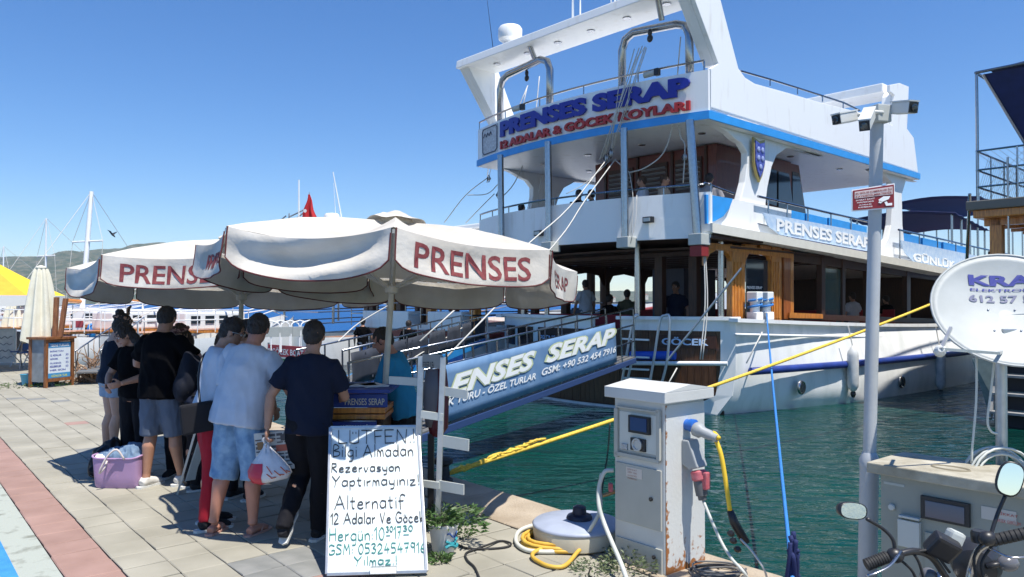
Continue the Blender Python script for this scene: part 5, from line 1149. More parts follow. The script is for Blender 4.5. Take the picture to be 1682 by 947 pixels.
# ============================================================ GREY CABINET
c0_ = at(1446,775,4.05); c0_.z = 0; r = thing('utility_cabinet', 'grey metal utility cabinet with a stained stone top behind the motorcycle', 'cabinet', c0_, ang)
def cl(P): d = P-c0_; return V((d.dot(QD), d.dot(QN), P.z))
def cf(px, py): return cl(plane_hit(px, py, c0_, QN))
CG_ = mat('cabinet grey green', (.27,.285,.25), .5, var=.06, scale=4, bump=.1); zt_ = cf(1446,776).z
MB().prism([V((0,0,0)), V((1.15,0,0)), V((1.15,.34,0)), V((0,.34,0))], (0,0,zt_)).build('body', CG_, r, bev=.006)
MB().prism([V((-.05,-.05,zt_)), V((1.2,-.05,zt_)), V((1.2,.40,zt_)), V((-.05,.40,zt_))], (0,0,.055)).build('stone_top', mat('stained stone top', (.26,.23,.16), .8, col2=(.48,.45,.36), scale=7, detail=9, bump=.5, bscale=30), r, bev=.006)
MB().tube([V((.30+.09*math.cos(a*.42), .12+.05*math.sin(a*.42), zt_+.0555)) for a in range(15)], .006, 4, closed=True).build('ring_stain', mat('stain', (.22,.19,.13), .9), r)
def cbox(nm, x0, y0, x1, y1, th, m, dy=0, bev=.003): a = cf(x0,y0); c = cf(x1,y1); return MB().box(((a.x+c.x)/2, -th/2-dy, (a.z+c.z)/2), (abs(c.x-a.x), th, abs(a.z-c.z))).build(nm, m, r, bev=bev)
cbox('meter_frame', 1514, 812, 1595, 866, .018, 'black'); cbox('meter_glass', 1522, 820, 1587, 860, .004, mat('smoked window', (.12,.12,.14), .1), .018)
cbox('small_box', 1478, 850, 1514, 902, .03, mat('pale plastic', (.50,.52,.49), .4)); cbox('small_box_lid', 1480, 843, 1514, 854, .035, mat('pale plastic', (0,0,0)))
cbox('door', 1520, 872, 1640, 980, .012, CG_); p = cf(1466,832); MB().lathe([(.014,0),(.018,.012),(.014,.02)], V((p.x,-.0,p.z)), 12, V((0,-1,0))).build('knob', mat('pale plastic', (0,0,0)), r)
st_ = cbox('sticker', 1612, 830, 1670, 862, .002, mat('pale sticker', (.50,.48,.44), .6), .001, 0); a = cf(1614,858)
b = MB(); b.text('DİKKAT', lambda x, y, z: V((a.x+.06+x, -.006, a.z+.055+y)), fit=(.09,.016), depth=0); b.text('YÜKSEK GERİLİM', lambda x, y, z: V((a.x+.05+x, -.006, a.z+.02+y)), fit=(.11,.02), depth=0); b.build('sticker_lettering', mat('sticker red', (.45,.08,.07), .6), st_)
cbox('faint_plate', 1452, 790, 1486, 800, .002, mat('faded label', (.40,.43,.41), .5), 0, 0)
# ============================================================ SATELLITE DISH
dcn = at(1660,505,4.02); nrm = V((-.22,-.80,.52)).normalized(); r = thing('satellite_dish', 'large white satellite dish with blue shop lettering on a pole behind the cabinet', 'satellite dish', (dcn.x, 4.05, 0))
xr = nrm.cross(V((0,0,1))).normalized()*-1; yu = nrm.cross(xr).normalized(); yu = yu if yu.z > 0 else -yu; xr = xr if xr.x > 0 else -xr
RX, RY = .375, .345
def dish(a, b_, o=0): rr_ = (a/RX)**2+(b_/RY)**2; return dcn+xr*a+yu*b_+nrm*(.075*rr_-.075+o)
rows = [[dish(RX*s_/10*math.cos(t), RY*s_/10*math.sin(t)) for t in [2*math.pi*k/48 for k in range(49)]] for s_ in range(0, 11)]
DW = mat('dish white', (.36,.385,.375), .55, col2=(.43,.455,.445), scale=6, bump=.05)
MB().sheet(rows, th=-nrm*.006).build('reflector', DW, r, world=True, smooth='all')
MB().tube([dish(RX*math.cos(t), RY*math.sin(t), -.004) for t in [2*math.pi*k/48 for k in range(48)]], .007, 6, closed=True).build('rim', DW, r, world=True, smooth='all')
def dl_(px, py): 
    P = plane_hit(px, py, dcn-nrm*.06, nrm)-dcn; return P.dot(xr), P.dot(yu)
for t_, (x0, y0), (x1, y1), hh_, bo_ in (('KRAL', (1590,471), (1724,471), .060, .04),('ELEKTRONİK', (1593,479), (1720,479), .020, .02),('612 57 57', (1592,496), (1712,496), .044, .03)):
    a = dl_(x0, y0); c = dl_(x1, y1); b = MB(); b.text(t_, lambda x, y, z: dish(a[0]+x, a[1]+(c[1]-a[1])*x/(c[0]-a[0])+y, .004), fit=(c[0]-a[0], hh_), depth=0, bold=bo_); b.build('dish_lettering', mat('dish letter blue', (.04,.05,.26), .5) if 'K' in t_ else mat('dish letter grey', (.14,.15,.24), .5), r, world=True)
for x, y in ((1624,507),(1668,507),(1634,542),(1678,542)): a = dl_(x,y); MB().lathe([(.005,0),(.005,.003),(.002,.004)], dish(a[0],a[1],.002), 8, nrm).build('bolt', 'steel', r, world=True)
f1 = at(1546,573,3.75); 
for a, c in ((at(1562,538,3.9), f1), (f1, at(1640,580,3.85)), (at(1640,580,3.85), at(1650,575,4.05))): MB().beam(a, c, .014, .014).build('feed_arm', 'alu', r, world=True)
MB().lathe([(.015,0),(.028,.02),(.028,.05),(.015,.06)], f1, 12, V((.3,.8,-.3))).build('feed_horn', cm, r, world=True)
pt_ = at(1644,560,4.12); MB().cyl(V((at(1643,735,4.12).x,4.12,0)), pt_, .029, n=16).build('pole', 'alu', r, world=True, smooth=True)
MB().box(pt_+V((0,-.04,-.0)), (.10,.12,.14)).build('mount', 'alu', r, world=True, bev=.006)
CW = mat('white coax', (.55,.57,.52), .5)
for i, (lab, pts) in enumerate((('thin white cable hanging from the dish, leftmost of the two', [(1604,580),(1604,640),(1602,680),(1597,735),(1596,760)]),('doubled grey cable hanging from the dish next to its pole', [(1634,585),(1628,640),(1622,690),(1628,708),(1638,712)]))):
    rope('dish_cable', lab, spline([at(x, y, 4.0) for x, y in pts], 6), .0065, CW, 'cables hanging from the satellite dish', 'cable', 6)
b = MB(); cc = at(1645,795,3.98); rr = random.Random(9)
pts = []
for i in range(9*24):
    a = i/24*2*math.pi; R_ = .165+.018*math.sin(i/24*2.3); pts.append(cc+V((R_*math.cos(a), .05*math.sin(i/24*1.7)+.03*math.sin(a), R_*1.05*math.sin(a))))
tag(MB().tube(pts, .0065, 6).build('cable_coil', CW, smooth='all'), 'coil of white cable tied to the dish pole above the cabinet', 'cable coil')
# ============================================================ PEOPLE ON THE QUAY
TAN = skin('tan', (.40,.205,.13)); BROWN = skin('brown', (.27,.135,.08)); LIGHT = skin('light', (.50,.29,.20)); RED = skin('sunburnt', (.44,.20,.135))
black_t = cloth('black cotton', (.0035,.0035,.0045), spec=.06); navy_t = cloth('navy cotton', (.006,.010,.026)); white_t = cloth('pale blue grey cotton', (.48,.51,.57)); 
grey_s = cloth('grey shorts', (.10,.125,.17)); denim = cloth('light denim', (.12,.23,.38), col2=(.27,.41,.56), scale=14, bump=.5); denim2 = cloth('washed denim', (.22,.30,.40), col2=(.33,.40,.48), scale=12)
red_p = cloth('red trousers', (.32,.012,.025)); black_p = cloth('black trousers', (.006,.006,.009)); teal_t = cloth('blue teal cotton', (.02,.20,.36)); dn_tank = cloth('dark navy jersey', (.005,.011,.025))
wshoe = cloth('white canvas', (.62,.60,.56)); gshoe = cloth('grey canvas', (.22,.24,.27)); bshoe = cloth('black shoe', (.02,.02,.022)); flipm = mat('pink rubber', (.50,.28,.22), .6)
def gp(px, py): p = gr(px, py); return V((p.x, p.y, 0))
# 1 man in the black tee
person('man in a black t-shirt and grey knee shorts seen from behind', gp(262,799), R(-8), 1.84, 1.14, lean=4, neck=(24,0), turn=10,
    arms={'L': ((-.34,.12,1.16),(-.16,.34,1.10),1.0), 'R': ((.36,.10,1.17),(.20,.36,1.16),1.0)}, legs={'L': ((-.10,.02,.50),(-.12,-.03,.085),12), 'R': ((.12,.06,.50),(.16,.10,.085),25)},
    skn=TAN, shirt=('tee', black_t), bottom=('shorts', grey_s), shoes=('shoe', wshoe))
# 2 woman with bare shoulder, navy tank and denim shorts
def scarf(root, I):
    h = I['head']; b = MB(); b.tube([h(.09*math.cos(a), -.02+.10*math.sin(a), .055+.02*math.cos(a)) for a in [2*math.pi*k/24 for k in range(24)]], .020, 8, closed=True)
    b.tube([h(.0,.02,.12), h(.01,.0,.19), h(.0,.02,.235)], [.022,.024,.010], 8)
    b.build('headscarf', mat('floral scarf', (.02,.015,.015), .8, col2=(.45,.25,.16), scale=42, thresh=(.5,.56)), root, smooth='all')
person('woman in dark tank top and light denim shorts, patterned scarf knotted in her hair', gp(184,750), R(-40), 1.74, 1.15, fem=True, lean=5, neck=(15,0), turn=-25,
    arms={'L': ((-.26,.06,1.14),(-.12,.26,1.06),.8), 'R': ((.24,.12,1.16),(.12,.34,1.10),.9)}, skn=LIGHT, hair='bun', shirt=('tank', dn_tank), bottom=('hotpants', denim2), shoes=('flip', flipm), extra=scarf)
# 3 woman in black, dark hair
person('dark-haired woman in a loose black top looking down beside the man in black', gp(222,778), R(160), 1.66, 1.08, fem=True, lean=6, neck=(28,0), turn=-25, hair='curly',
    arms={'L': ((-.24,.10,1.16),(-.12,.34,1.06),.8), 'R': ((.25,.14,1.12),(.06,.34,1.0),.8)}, skn=TAN, shirt=('tee', black_t), bottom=('pants', black_p), shoes=('shoe', bshoe))
# 4 woman facing us with sunglasses
def shades(root, I):
    h = I['head']; b = MB()
    for s_ in (-1, 1): b.ell(h(s_*.032,.094,.008), (.026,.008,.019), I['HM'], 12, 8)
    b.build('sunglasses', 'black', root, smooth='all')
    b = MB(); b.tube([h(.088*math.cos(a), -.012+.098*math.sin(a), .075) for a in [R(-20)+R(220)*k/16 for k in range(17)]], .022, 8)
    b.build('hairband', mat('floral band', (.10,.03,.03), .8, col2=(.42,.25,.22), scale=40, thresh=(.45,.55)), root, smooth='all')
person('woman in sunglasses and a floral hairband facing us, pale pink top', gp(296,782), R(176), 1.64, 1.0, fem=True, neck=(16,0), turn=8, hair='curly', hairm=BRHAIR, extra=shades,
    arms={'L': ((-.30,.06,1.16),(-.22,.28,1.02),.8), 'R': ((.25,.14,1.12),(.06,.34,1.0),.8)}, skn=LIGHT, shirt=('tee', cloth('pale pink cotton', (.46,.30,.30))), bottom=('pants', black_p), shoes=('shoe', bshoe))
# 5 bent person with dark backpack
def backpack(root, I):
    sp = I['sp']; b = MB(); c = sp(.22,-.20); b.ell(c, (.135,.085,.25)); b.ell(sp(.08,-.21), (.12,.07,.14)); b.ell(sp(.36,-.17), (.11,.06,.10))
    me = remesh(b, .02, 3, fold=.012, fscale=8); o = from_mesh('backpack', me, cloth('charcoal nylon', (.008,.010,.018), rough=.8), None)
    o.parent = None; o.location = root.location; o.rotation_euler = root.rotation_euler; tag(o, 'charcoal backpack worn by the person bending over the counter', 'backpack')
    st = MB()
    for s_ in (-1, 1): st.tube(spline([sp(.05,-.16,s_*.10), sp(.30,-.15,s_*.11), sp(.47,-.08,s_*.10), sp(.50,.02,s_*.11), sp(.40,.13,s_*.12), sp(.15,.10,s_*.14), sp(.04,-.12,s_*.13)], 4), .015, 6, flat=.5)
    s2 = st.build('strap', 'black', o, smooth='all')
person('person in a navy top with a backpack bending over the counter', gp(322,802), R(-50), 1.62, 1.0, fem=True, lean=26, neck=(10,0), turn=0, hair='short', hairm=BRHAIR, extra=backpack,
    arms={'L': ((-.24,.22,1.02),(-.10,.46,1.04),.7), 'R': ((.27,.20,1.02),(.16,.46,1.02),.7)}, skn=TAN, shirt=('tank', navy_t), bottom=('pants', black_p), shoes=('shoe', bshoe))
# 6 man with glasses, red trousers, cross-body bag
def bag6(root, I):
    sp = I['sp']; b = MB(); b.box(sp(-.02,-.14,.20), (.07,.26,.24), rot=Matrix.Rotation(.1, 3, 'X'))
    o = b.build('shoulder_bag', cloth('black nylon', (.012,.012,.015)), None, bev=.02); o.location = root.location; o.rotation_euler = root.rotation_euler
    tag(o, 'black shoulder bag hanging at the hip of the man in red trousers', 'bag')
    MB().tube(spline([sp(.08,-.14,.20), sp(.28,-.16,.06), sp(.46,-.12,-.08), sp(.51,.0,-.11), sp(.42,.12,-.06), sp(.2,.13,.08), sp(.05,-.02,.20)], 5), .009, 6).build('strap', 'black', o, smooth='all')
    h = I['head']; g = MB()
    for s_ in (-1, 1): g.tube([h(s_*.032+.022*math.cos(a), .100, .008+.017*math.sin(a)) for a in [2*math.pi*k/14 for k in range(14)]], .0022, 5, closed=True); g.tube([h(s_*.054,.098,.012), h(s_*.080,.05,.012), h(s_*.084,-.01,.004)], .0022, 5)
    g.build('glasses', 'alu', root, smooth='all')
person('man with glasses in a pale t-shirt and red trousers, turned to the right', gp(344,864), R(-55), 1.76, 1.02, lean=10, side=2, neck=(18,0), turn=-22, extra=bag6,
    arms={'L': ((-.26,.16,1.14),(-.12,.38,1.08),.7), 'R': ((.26,.06,1.12),(.22,.30,1.06),.7)}, legs={'L': ((-.09,.05,.50),(-.11,.02,.085),5), 'R': ((.09,0,.50),(.12,-.05,.085),-5)}, skn=TAN, shirt=('tee', white_t), bottom=('pants', red_p), shoes=('shoe', bshoe))
# 7 head behind
person('man in a dark cap mostly hidden behind the man with glasses', gp(398,818), R(-20), 1.70, 1.0, neck=(12,0), turn=-30, skn=TAN, shirt=('tee', navy_t), bottom=('pants', black_p), shoes=('shoe', bshoe))
# 8 big man in flip-flops
person('stout man in a pale blue t-shirt, faded denim shorts and flip-flops seen from behind', gp(392,876), R(-12), 1.80, 1.26, lean=9, side=7, neck=(24,4), turn=14, hair='short',
    arms={'L': ((-.30,.20,1.14),(-.18,.42,1.05),.8), 'R': ((.36,.14,1.10),(.30,.36,1.00),.8)}, legs={'L': ((-.13,.02,.50),(-.19,-.05,.085),-4), 'R': ((.12,.03,.50),(.125,-.01,.085),8)},
    skn=RED, shirt=('tee', white_t), bottom=('long', denim), shoes=('flip', flipm))
# 9 young man in navy tee
hand9 = {}
def keep(root, I): hand9['p'] = root.matrix_basis @ I['joints']['L'][3]; hand9['r'] = root
_, I9 = person('young man in a navy t-shirt and black trousers standing at the counter', gp(506,888), R(-2), 1.72, 1.02, lean=3, side=2, neck=(10,0), turn=4, hair='short',
    arms={'L': ((-.30,-.03,1.14),(-.31,-.06,.88),1.6), 'R': ((.25,.12,1.14),(.16,.38,1.08),.7)}, legs={'L': ((-.09,.10,.50),(-.135,-.20,.16),10,-52), 'R': ((.09,.03,.50),(.06,.06,.085),10)},
    skn=TAN, shirt=('tee', navy_t), bottom=('pants', black_p), shoes=('shoe', bshoe), extra=keep)
r9 = hand9['r']; a9 = r9.rotation_euler.z; L9 = I9['joints']['L'][3]; hp9 = V(r9.location)+rotz(a9) @ L9
# crossed white-soled shoe of a second person standing at the board
person('x', gp(528,842)+V((.02,.25,0)), R(60), 1.60, .9, fem=True, lean=6, neck=(20,0), hair='short',
    arms={'L': ((-.22,.1,1.1),(-.1,.3,1.0),.7), 'R': ((.22,.1,1.1),(.1,.3,1.0),.7)}, skn=TAN, shirt=('tee', black_t), bottom=('pants', black_p), shoes=('shoe', gshoe)) if False else None
# shopping bag and newspaper held by 9
hb = hp9; bagm = mat('thin white plastic', (.62,.60,.60), .35, var=.1, scale=12, bump=.6, bscale=14, bdist=.02)
bg_ = thing('shopping_bag', 'white and red plastic shopping bag held by the young man', 'bag', hb)
b = MB(); rows = []
prof_ = [(.016,0),(.035,-.035),(.075,-.085),(.12,-.14),(.155,-.195),(.165,-.24),(.145,-.28),(.08,-.295),(.01,-.298)]
for rr_, z in prof_:
    rows.append([V((rr_*math.cos(a)*(1.0)+.035*(-z/.27)+.02*noise.noise(V((math.cos(a)*2,math.sin(a)*2,z*12)))-.0, rr_*.62*math.sin(a), z*1.0+.02*math.cos(a)*(-z/.27)-.03)) for a in [2*math.pi*k/32 for k in range(33)]])
b.sheet(rows); bago = b.build('bag_film', bagm, bg_, smooth='all')
redm = mat('red print film', (.50,.02,.05), .35, bump=.5, bscale=14)
b = MB(); b.sheet([[p+V((0,-.004,0)) for p in row[15:24]] for row in rows[3:8]]); b.build('red_panel', redm, bg_, smooth='all')
b = MB(); rr = random.Random(2)
for k in range(7): a = R(282+k*5); row = rows[5]; i0 = 25+k % 3; b.tube([rows[4+(k % 2)][min(31,24+k % 6)]+V((0,-.006,.01*k-.02)), rows[5][min(31,25+k % 6)]+V((.01,-.006,.005*k-.01))], .004, 4)
b.build('red_script', mat('orange red print', (.55,.12,.06), .5), bg_)
for s_ in (-1, 1): MB().tube(spline([(s_*.012,0,-.035),(s_*.022,-.01,.0),(0,-.012,.02)], 4), .007, 6, flat=.5).build('bag_handle', bagm, bg_)
nw = thing('newspaper', 'folded newspaper held behind the plastic bag by the young man', 'newspaper', hb)
NP = mat('newsprint', (.42,.40,.36), .8, col2=(.55,.53,.48), scale=16)
b = MB(); b.box(V((.045,.055,-.10)), (.29,.012,.30), rot=Matrix.Rotation(R(-6),3,'Y')); b.build('paper', NP, nw)
b = MB(); b.box(V((.05,.068,-.10)), (.285,.010,.29), rot=Matrix.Rotation(R(-9),3,'Y')); b.build('inner_paper', NP, nw)
b = MB(); rn = Matrix.Rotation(R(-6),3,'Y')
for i in range(5):
    for j in range(9):
        if (i*7+j*3) % 5: b.box(V((.045,.0478,-.10))+rn @ V((-.115+.056*i, 0, .125-.03*j)), (.046,.002,.010 if j % 3 else .02), rot=rn)
b.build('print', mat('newspaper ink', (.10,.09,.09), .8), nw, kind='stuff')
for i, (x, z, w_, h_, m) in enumerate(((-.10,.05,.05,.06,mat('photo brown', (.25,.13,.05),.7)),(.07,.02,.10,.05,mat('photo red', (.40,.10,.06),.7)),(.09,.10,.06,.05,mat('photo dark', (.08,.07,.07),.7)))):
    MB().box(V((.045,.046,-.10))+rn @ V((x,0,z)), (w_,.003,h_), rot=rn).build('picture', m, nw)
# 10 seller
person('seller in a bright blue t-shirt leaning on the counter behind the umbrella pole', V((-1.00,7.02,0)), R(82), 1.66, 1.18, lean=14, neck=(18,0), turn=10, hair='short',
    arms={'R': ((.20,.28,1.05),(.16,.52,1.03),.3), 'L': ((-.26,.18,1.0),(-.10,.42,1.02),.3)}, skn=RED, shirt=('tee', teal_t), bottom=('pants', black_p), shoes=('shoe', bshoe))
# ============================================================ BAGS ON THE GROUND
bp_ = gr(188,803); r = thing('beach_bag', 'lilac rubber beach bag stuffed with blue towels beside the man in black', 'bag', (bp_.x, bp_.y+.15, 0), R(-4))
LIL = mat('lilac rubber', (.40,.25,.42), .5, var=.05); rows = []
for z, hx_, hy_ in ((0,.215,.12),(.02,.228,.13),(.12,.236,.14),(.27,.245,.15),(.31,.248,.152)):
    rows.append([V((hx_*(abs(math.cos(a))**.30)*(1 if math.cos(a) > 0 else -1), hy_*(abs(math.sin(a))**.30)*(1 if math.sin(a) > 0 else -1), z+(.012*math.cos(2*a) if z > .2 else 0))) for a in [2*math.pi*(k+.5)/40 for k in range(41)]])
MB().sheet(rows).build('bag_shell', LIL, r, smooth='all'); MB().tube([p for p in rows[-1][:-1]], .010, 8, closed=True).build('bag_rim', LIL, r, smooth='all')
MB().prism(rows[0][:-1], (0,0,.01)).build('bag_base', LIL, r)
MB().tube(spline([(-.06,-.165,.28),(-.06,-.21,.22),(-.10,-.22,.17),(-.08,-.235,.22),(-.02,-.22,.34),(.06,-.2,.40),(.12,-.17,.30)],5), .010, 8).build('bag_handle', mat('pale cord', (.62,.55,.52), .6), r, smooth='all')
b = MB(); b.ell((.02,0,.29), (.22,.13,.09)); b.ell((.10,.02,.34), (.12,.10,.08)); b.ell((-.12,0,.30), (.10,.11,.05)); from_mesh('towels', remesh(b, .012, 2, fold=.03, fscale=14), cloth('blue towel', (.10,.17,.27), col2=(.2,.28,.38), scale=12), r)
b = MB(); b.ell((-.15,-.05,.30), (.09,.07,.03)); from_mesh('white_towel', remesh(b, .010, 2, fold=.015, fscale=16), cloth('white towel', (.7,.72,.75)), r)
bk = gr(148,790); r = thing('backpack', 'black backpack slumped against the left side of the lilac bag', 'backpack', (bk.x+.05, bk.y+.22, 0), R(15))
b = MB(); b.ell((0,0,.15), (.16,.12,.18)); b.ell((.05,.05,.28), (.10,.08,.12)); b.ell((-.04,-.08,.10), (.10,.06,.09)); from_mesh('bag_body', remesh(b, .014, 2, fold=.03, fscale=10), cloth('black shiny nylon', (.015,.015,.018), rough=.4), r)
MB().tube(spline([(-.05,-.10,.30),(-.12,-.16,.2),(-.12,-.18,.06),(-.04,-.16,.02)],5), .012, 6, flat=.5).build('strap', 'black', r, smooth='all')
# ============================================================ LEFT SIDE OF THE QUAY
W_ = dict(world=True)
BWD = mat('brown stained wood', (.13,.045,.015), .4, col2=(.30,.12,.04), scale=7, stretch=(6,6,.6), bump=.2)
p0 = gr(75,637); p1 = gr(118,632); r = thing('price_stand', 'wooden podium with a blue and white printed price board', 'podium', p0)
dx = (p1-p0); dx.z = 0; L_ = dx.length; dx.normalize(); dy = V((-dx.y, dx.x, 0)); H_ = 1.05
def pw_(a, c, z): return p0+dx*a+dy*c+V((0,0,z))
for a, c in ((0,0),(L_,0),(0,.45),(L_,.45)): MB().beam(pw_(a,c,0), pw_(a,c,H_), .06, .06, up=dx).build('leg', BWD, r, world=True)
for z in (.16, H_-.02): MB().beam(pw_(0,0,z), pw_(L_,0,z), .05, .07).build('rail', BWD, r, world=True)
MB().prism([pw_(-.06,-.06,H_), pw_(L_+.06,-.06,H_), pw_(L_+.06,.52,H_), pw_(-.06,.52,H_)], (0,0,.05)).build('top', BWD, r, world=True)
MB().prism([pw_(0,.02,.12), pw_(0,.43,.12), pw_(0,.43,H_), pw_(0,.02,H_)], dx*.01).build('side_panel', mat('grey side panel', (.22,.24,.25), .6, var=.2), r, world=True)
MB().prism([pw_(.03,.01,.18), pw_(L_-.03,.01,.18), pw_(L_-.03,.01,H_-.06), pw_(.03,.01,H_-.06)], dy*.01).build('back_board', 'dkwood', r, world=True)
bd = lambda x, y, o=.0: pw_(.05+(L_-.10)*x, -.004-o, .20+(H_-.28)*y)
o = MB().prism([bd(0,0), bd(1,0), bd(1,1), bd(0,1)], dy*.012).build('price_board', mat('poster white', (.62,.68,.72), .4), r, world=True)
for y0, y1 in ((.86,1),(0,.14)): MB().prism([bd(0,y0,.002), bd(1,y0,.002), bd(1,y1,.002), bd(0,y1,.002)], dy*.002).build('blue_band', mat('poster blue', (.05,.25,.48), .4), o, world=True)
b = MB()
for t_, y, w_ in (('BOĞAZ TURU',.74,.6),('12 ADALAR',.62,.5),('GÖCEK',.52,.36),('ÖLÜDENİZ',.40,.5),('KELEBEKLER',.30,.5),('HER GÜN',.20,.7)): b.text(t_, lambda x, yy, z: bd(.08+x, y+yy, .003), fit=(w_,.055), depth=0, bold=.02)
for k in range(4): b.text(('30','40','35','50')[k], lambda x, yy, z: bd(.78+x, .62-.11*k+yy, .003), fit=(.13,.06), depth=0)
b.build('price_lettering', 'letblue', o, world=True)
b = MB(); b.text('TEKNE TURLARI', lambda x, yy, z: bd(.08+x, .89+yy, .005), fit=(.84,.07), depth=0, bold=.02); b.build('heading_lettering', 'white', o, world=True)
b = MB(); b.text('GÜNLÜK TUR', lambda x, yy, z: bd(.14+x, .03+yy, .005), fit=(.72,.07), depth=0, bold=.02); b.build('footer_lettering', mat('yellow print', (.6,.6,.1), .5), o, world=True)
Yp = p0.y+.3
for i, (xa, ya, xb, yb) in enumerate(((90,556,93,488),(99,553,108,490))):
    tag(MB().beam(at(xa,ya,Yp), at(xb,yb,Yp+.1), .09, .07, up=V((0,1,0))).build('wooden_post', BWD), ['leftmost of two varnished posts standing on the price podium','right one of the two varnished posts on the price podium, leaning right'][i], 'post')
cr_ = mat('cream closed canvas', (.62,.59,.46), .85, col2=(.72,.70,.58), scale=4, bump=.3, bscale=20)
def closed_umb(lab, c, z0, z1, r0, r1, g='closed cream umbrellas on the quay'):
    t = thing('closed_umbrella', lab, 'umbrella', c, 0, g); rows = []; 
    for j in range(15):
        s_ = j/14; rr_ = r1+(r0-r1)*(s_**.7); z = z1+(z0-z1)*s_
        rows.append([V((rr_*(1+.20*math.sin(8*a)+.07*math.sin(19*a+3))*math.cos(a), rr_*(1+.20*math.sin(8*a)+.07*math.sin(19*a+3))*math.sin(a), z+.05*math.sin(8*a)*s_)) for a in [2*math.pi*k/64 for k in range(65)]])
    MB().sheet(rows).build('canvas', cr_, t, smooth='all'); MB().cyl((0,0,0), (0,0,z1+.04), .03, n=10).build('pole', 'alu', t)
    MB().lathe([(r1,0),(r1*.8,.05),(.01,.08)], (0,0,z1), 16).build('tip', cr_, t, smooth='all'); return t
closed_umb('tall closed cream umbrella right behind the wooden price podium', at(66,560,17.2).xy.to_3d(), .98, 2.62, .36, .12)
closed_umb('small distant closed cream umbrella at the left under the yellow parasol', at(24,560,29).xy.to_3d(), .92, 2.15, .42, .12)
# yellow parasol
yc = at(-35,470,21); r = thing('yellow_parasol', 'large yellow and orange parasol with white scalloped edge at the far left', 'umbrella', (yc.x, 21, 0))
zr_ = at(0,478,21).z-.12; za_ = at(0,424,21).z+.15; RRR = 2.1
for k in range(8):
    A0, A1 = R(45*k+20), R(45*k+65); e0, e1 = V((RRR*math.cos(A0), RRR*math.sin(A0), zr_)), V((RRR*math.cos(A1), RRR*math.sin(A1), zr_)); apx = V((0,0,za_))
    rows = [[apx.lerp(e0.lerp(e1, t/6), s_/6)+V((0,0,-.05*math.sin(math.pi*s_/6))) for t in range(7)] for s_ in range(7)]
    MB().sheet(rows).build('panel', mat('yellow canvas', (.80,.55,.03), .8, var=.08, bump=.2) if k % 2 else mat('orange canvas', (.78,.36,.03), .8, var=.08, bump=.2), r, smooth='all')
    MB().sheet([[e0.lerp(e1, t/8)+V((0,0,-.26*s_-(.05*math.sin(math.pi*t/8) if s_ else 0))) for t in range(9)] for s_ in (0,1)]).build('valance', mat('white canvas edge', (.66,.66,.62), .8), r)
MB().cyl((0,0,0), (0,0,za_), .035).build('pole', 'alu', r)
# printed board
a, c = gr(-12,600), gr(25,598); r = thing('printed_board', 'white printed outdoor board at the left edge of the picture', 'sign board', a)
T_ = 1.06; MB().prism([a+V((0,0,.06)), c+V((0,0,.06)), c+V((0,0,T_)), a+V((0,0,T_))], (0,.02,0)).build('panel', mat('printed panel', (.50,.55,.56), .4, col2=(.66,.70,.70), scale=5), r, world=True)
for p, q_ in ((a,a+V((0,0,T_))),(c,c+V((0,0,T_))),(a+V((0,0,T_)),c+V((0,0,T_)))): MB().beam(p, q_, .04, .04, up=V((0,1,0))).build('frame_bar', 'alu', r, world=True)
b = MB()
for k in range(4): b.tube([a.lerp(c, .15+.7*i/14)+V((0,-.006,.22+.2*k+.03*math.sin(i*1.1+k*2))) for i in range(15)], .008+.004*(k % 2), 4)
b.build('printed_pattern', mat('faded grey print', (.16,.20,.24), .6), r, world=True)
# folding chairs in blue
def fchair(lab, c, rz_):
    t = thing('folding_chair', lab, 'chair', c, rz_, 'blue folding chairs'); bc = mat('blue chair cloth', (.04,.09,.22), .7)
    MB().box((0,0,.44), (.45,.42,.03)).build('seat', bc, t); MB().box((0,.22,.70), (.45,.03,.40), rot=Matrix.Rotation(-.15,3,'X')).build('backrest', bc, t)
    for s_ in (-1,1):
        MB().beam((s_*.23,-.2,0), (s_*.23,.24,.90), .025, .02).build('leg', 'alu', t); MB().beam((s_*.23,.22,0), (s_*.23,-.2,.46), .025, .02).build('leg', 'alu', t)
    return t
fchair('blue folding chair nearest the wooden price podium', gr(50,604), .4); fchair('blue folding chair next to the white printed board', gr(37,602), -.3)
bc_ = gr(49,632); r = thing('blue_bucket', 'small light blue bucket standing in the grass beside the price podium', 'bucket', bc_)
MB().lathe([(.13,0),(.15,.01),(.19,.24),(.20,.25),(.18,.25)], (0,0,0), 20).build('bucket_body', mat('cyan plastic', (.08,.35,.50), .5), r, smooth=True); MB().tube(spline([(-.19,0,.25),(0,-.14,.16),(.19,0,.25)],5), .006, 6).build('handle', 'steel', r)
dr = gr(138,628); rr = random.Random(11); b = MB()
for k in range(46):
    p = dr+V((rr.uniform(-.30,.25), rr.uniform(-.1,.5), .02)); a_ = rr.uniform(0,6.28); pts = [p]; d_ = V((math.cos(a_)*.6, math.sin(a_)*.3, rr.uniform(.2,1.3))).normalized(); 
    for j in range(6): d_ = (d_+V((rr.uniform(-.6,.6), rr.uniform(-.4,.4), rr.uniform(-.6,.35)))).normalized(); pts.append(pts[-1]+d_*rr.uniform(.09,.20)); pts[-1].z = max(.02, pts[-1].z)
    b.tube(pts, [.024-.003*j for j in range(7)], 5)
b.tube([dr+V((-.2,0,.3)), dr+V((.15,-.1,.1)), dr+V((.45,-.2,.03))], [.04,.035,.02], 6)
tag(b.build('driftwood_pile', mat('driftwood', (.20,.11,.06), .85, col2=(.38,.24,.15), scale=14, bump=.5)), 'tangled pile of brown driftwood branches right of the price podium', 'driftwood')

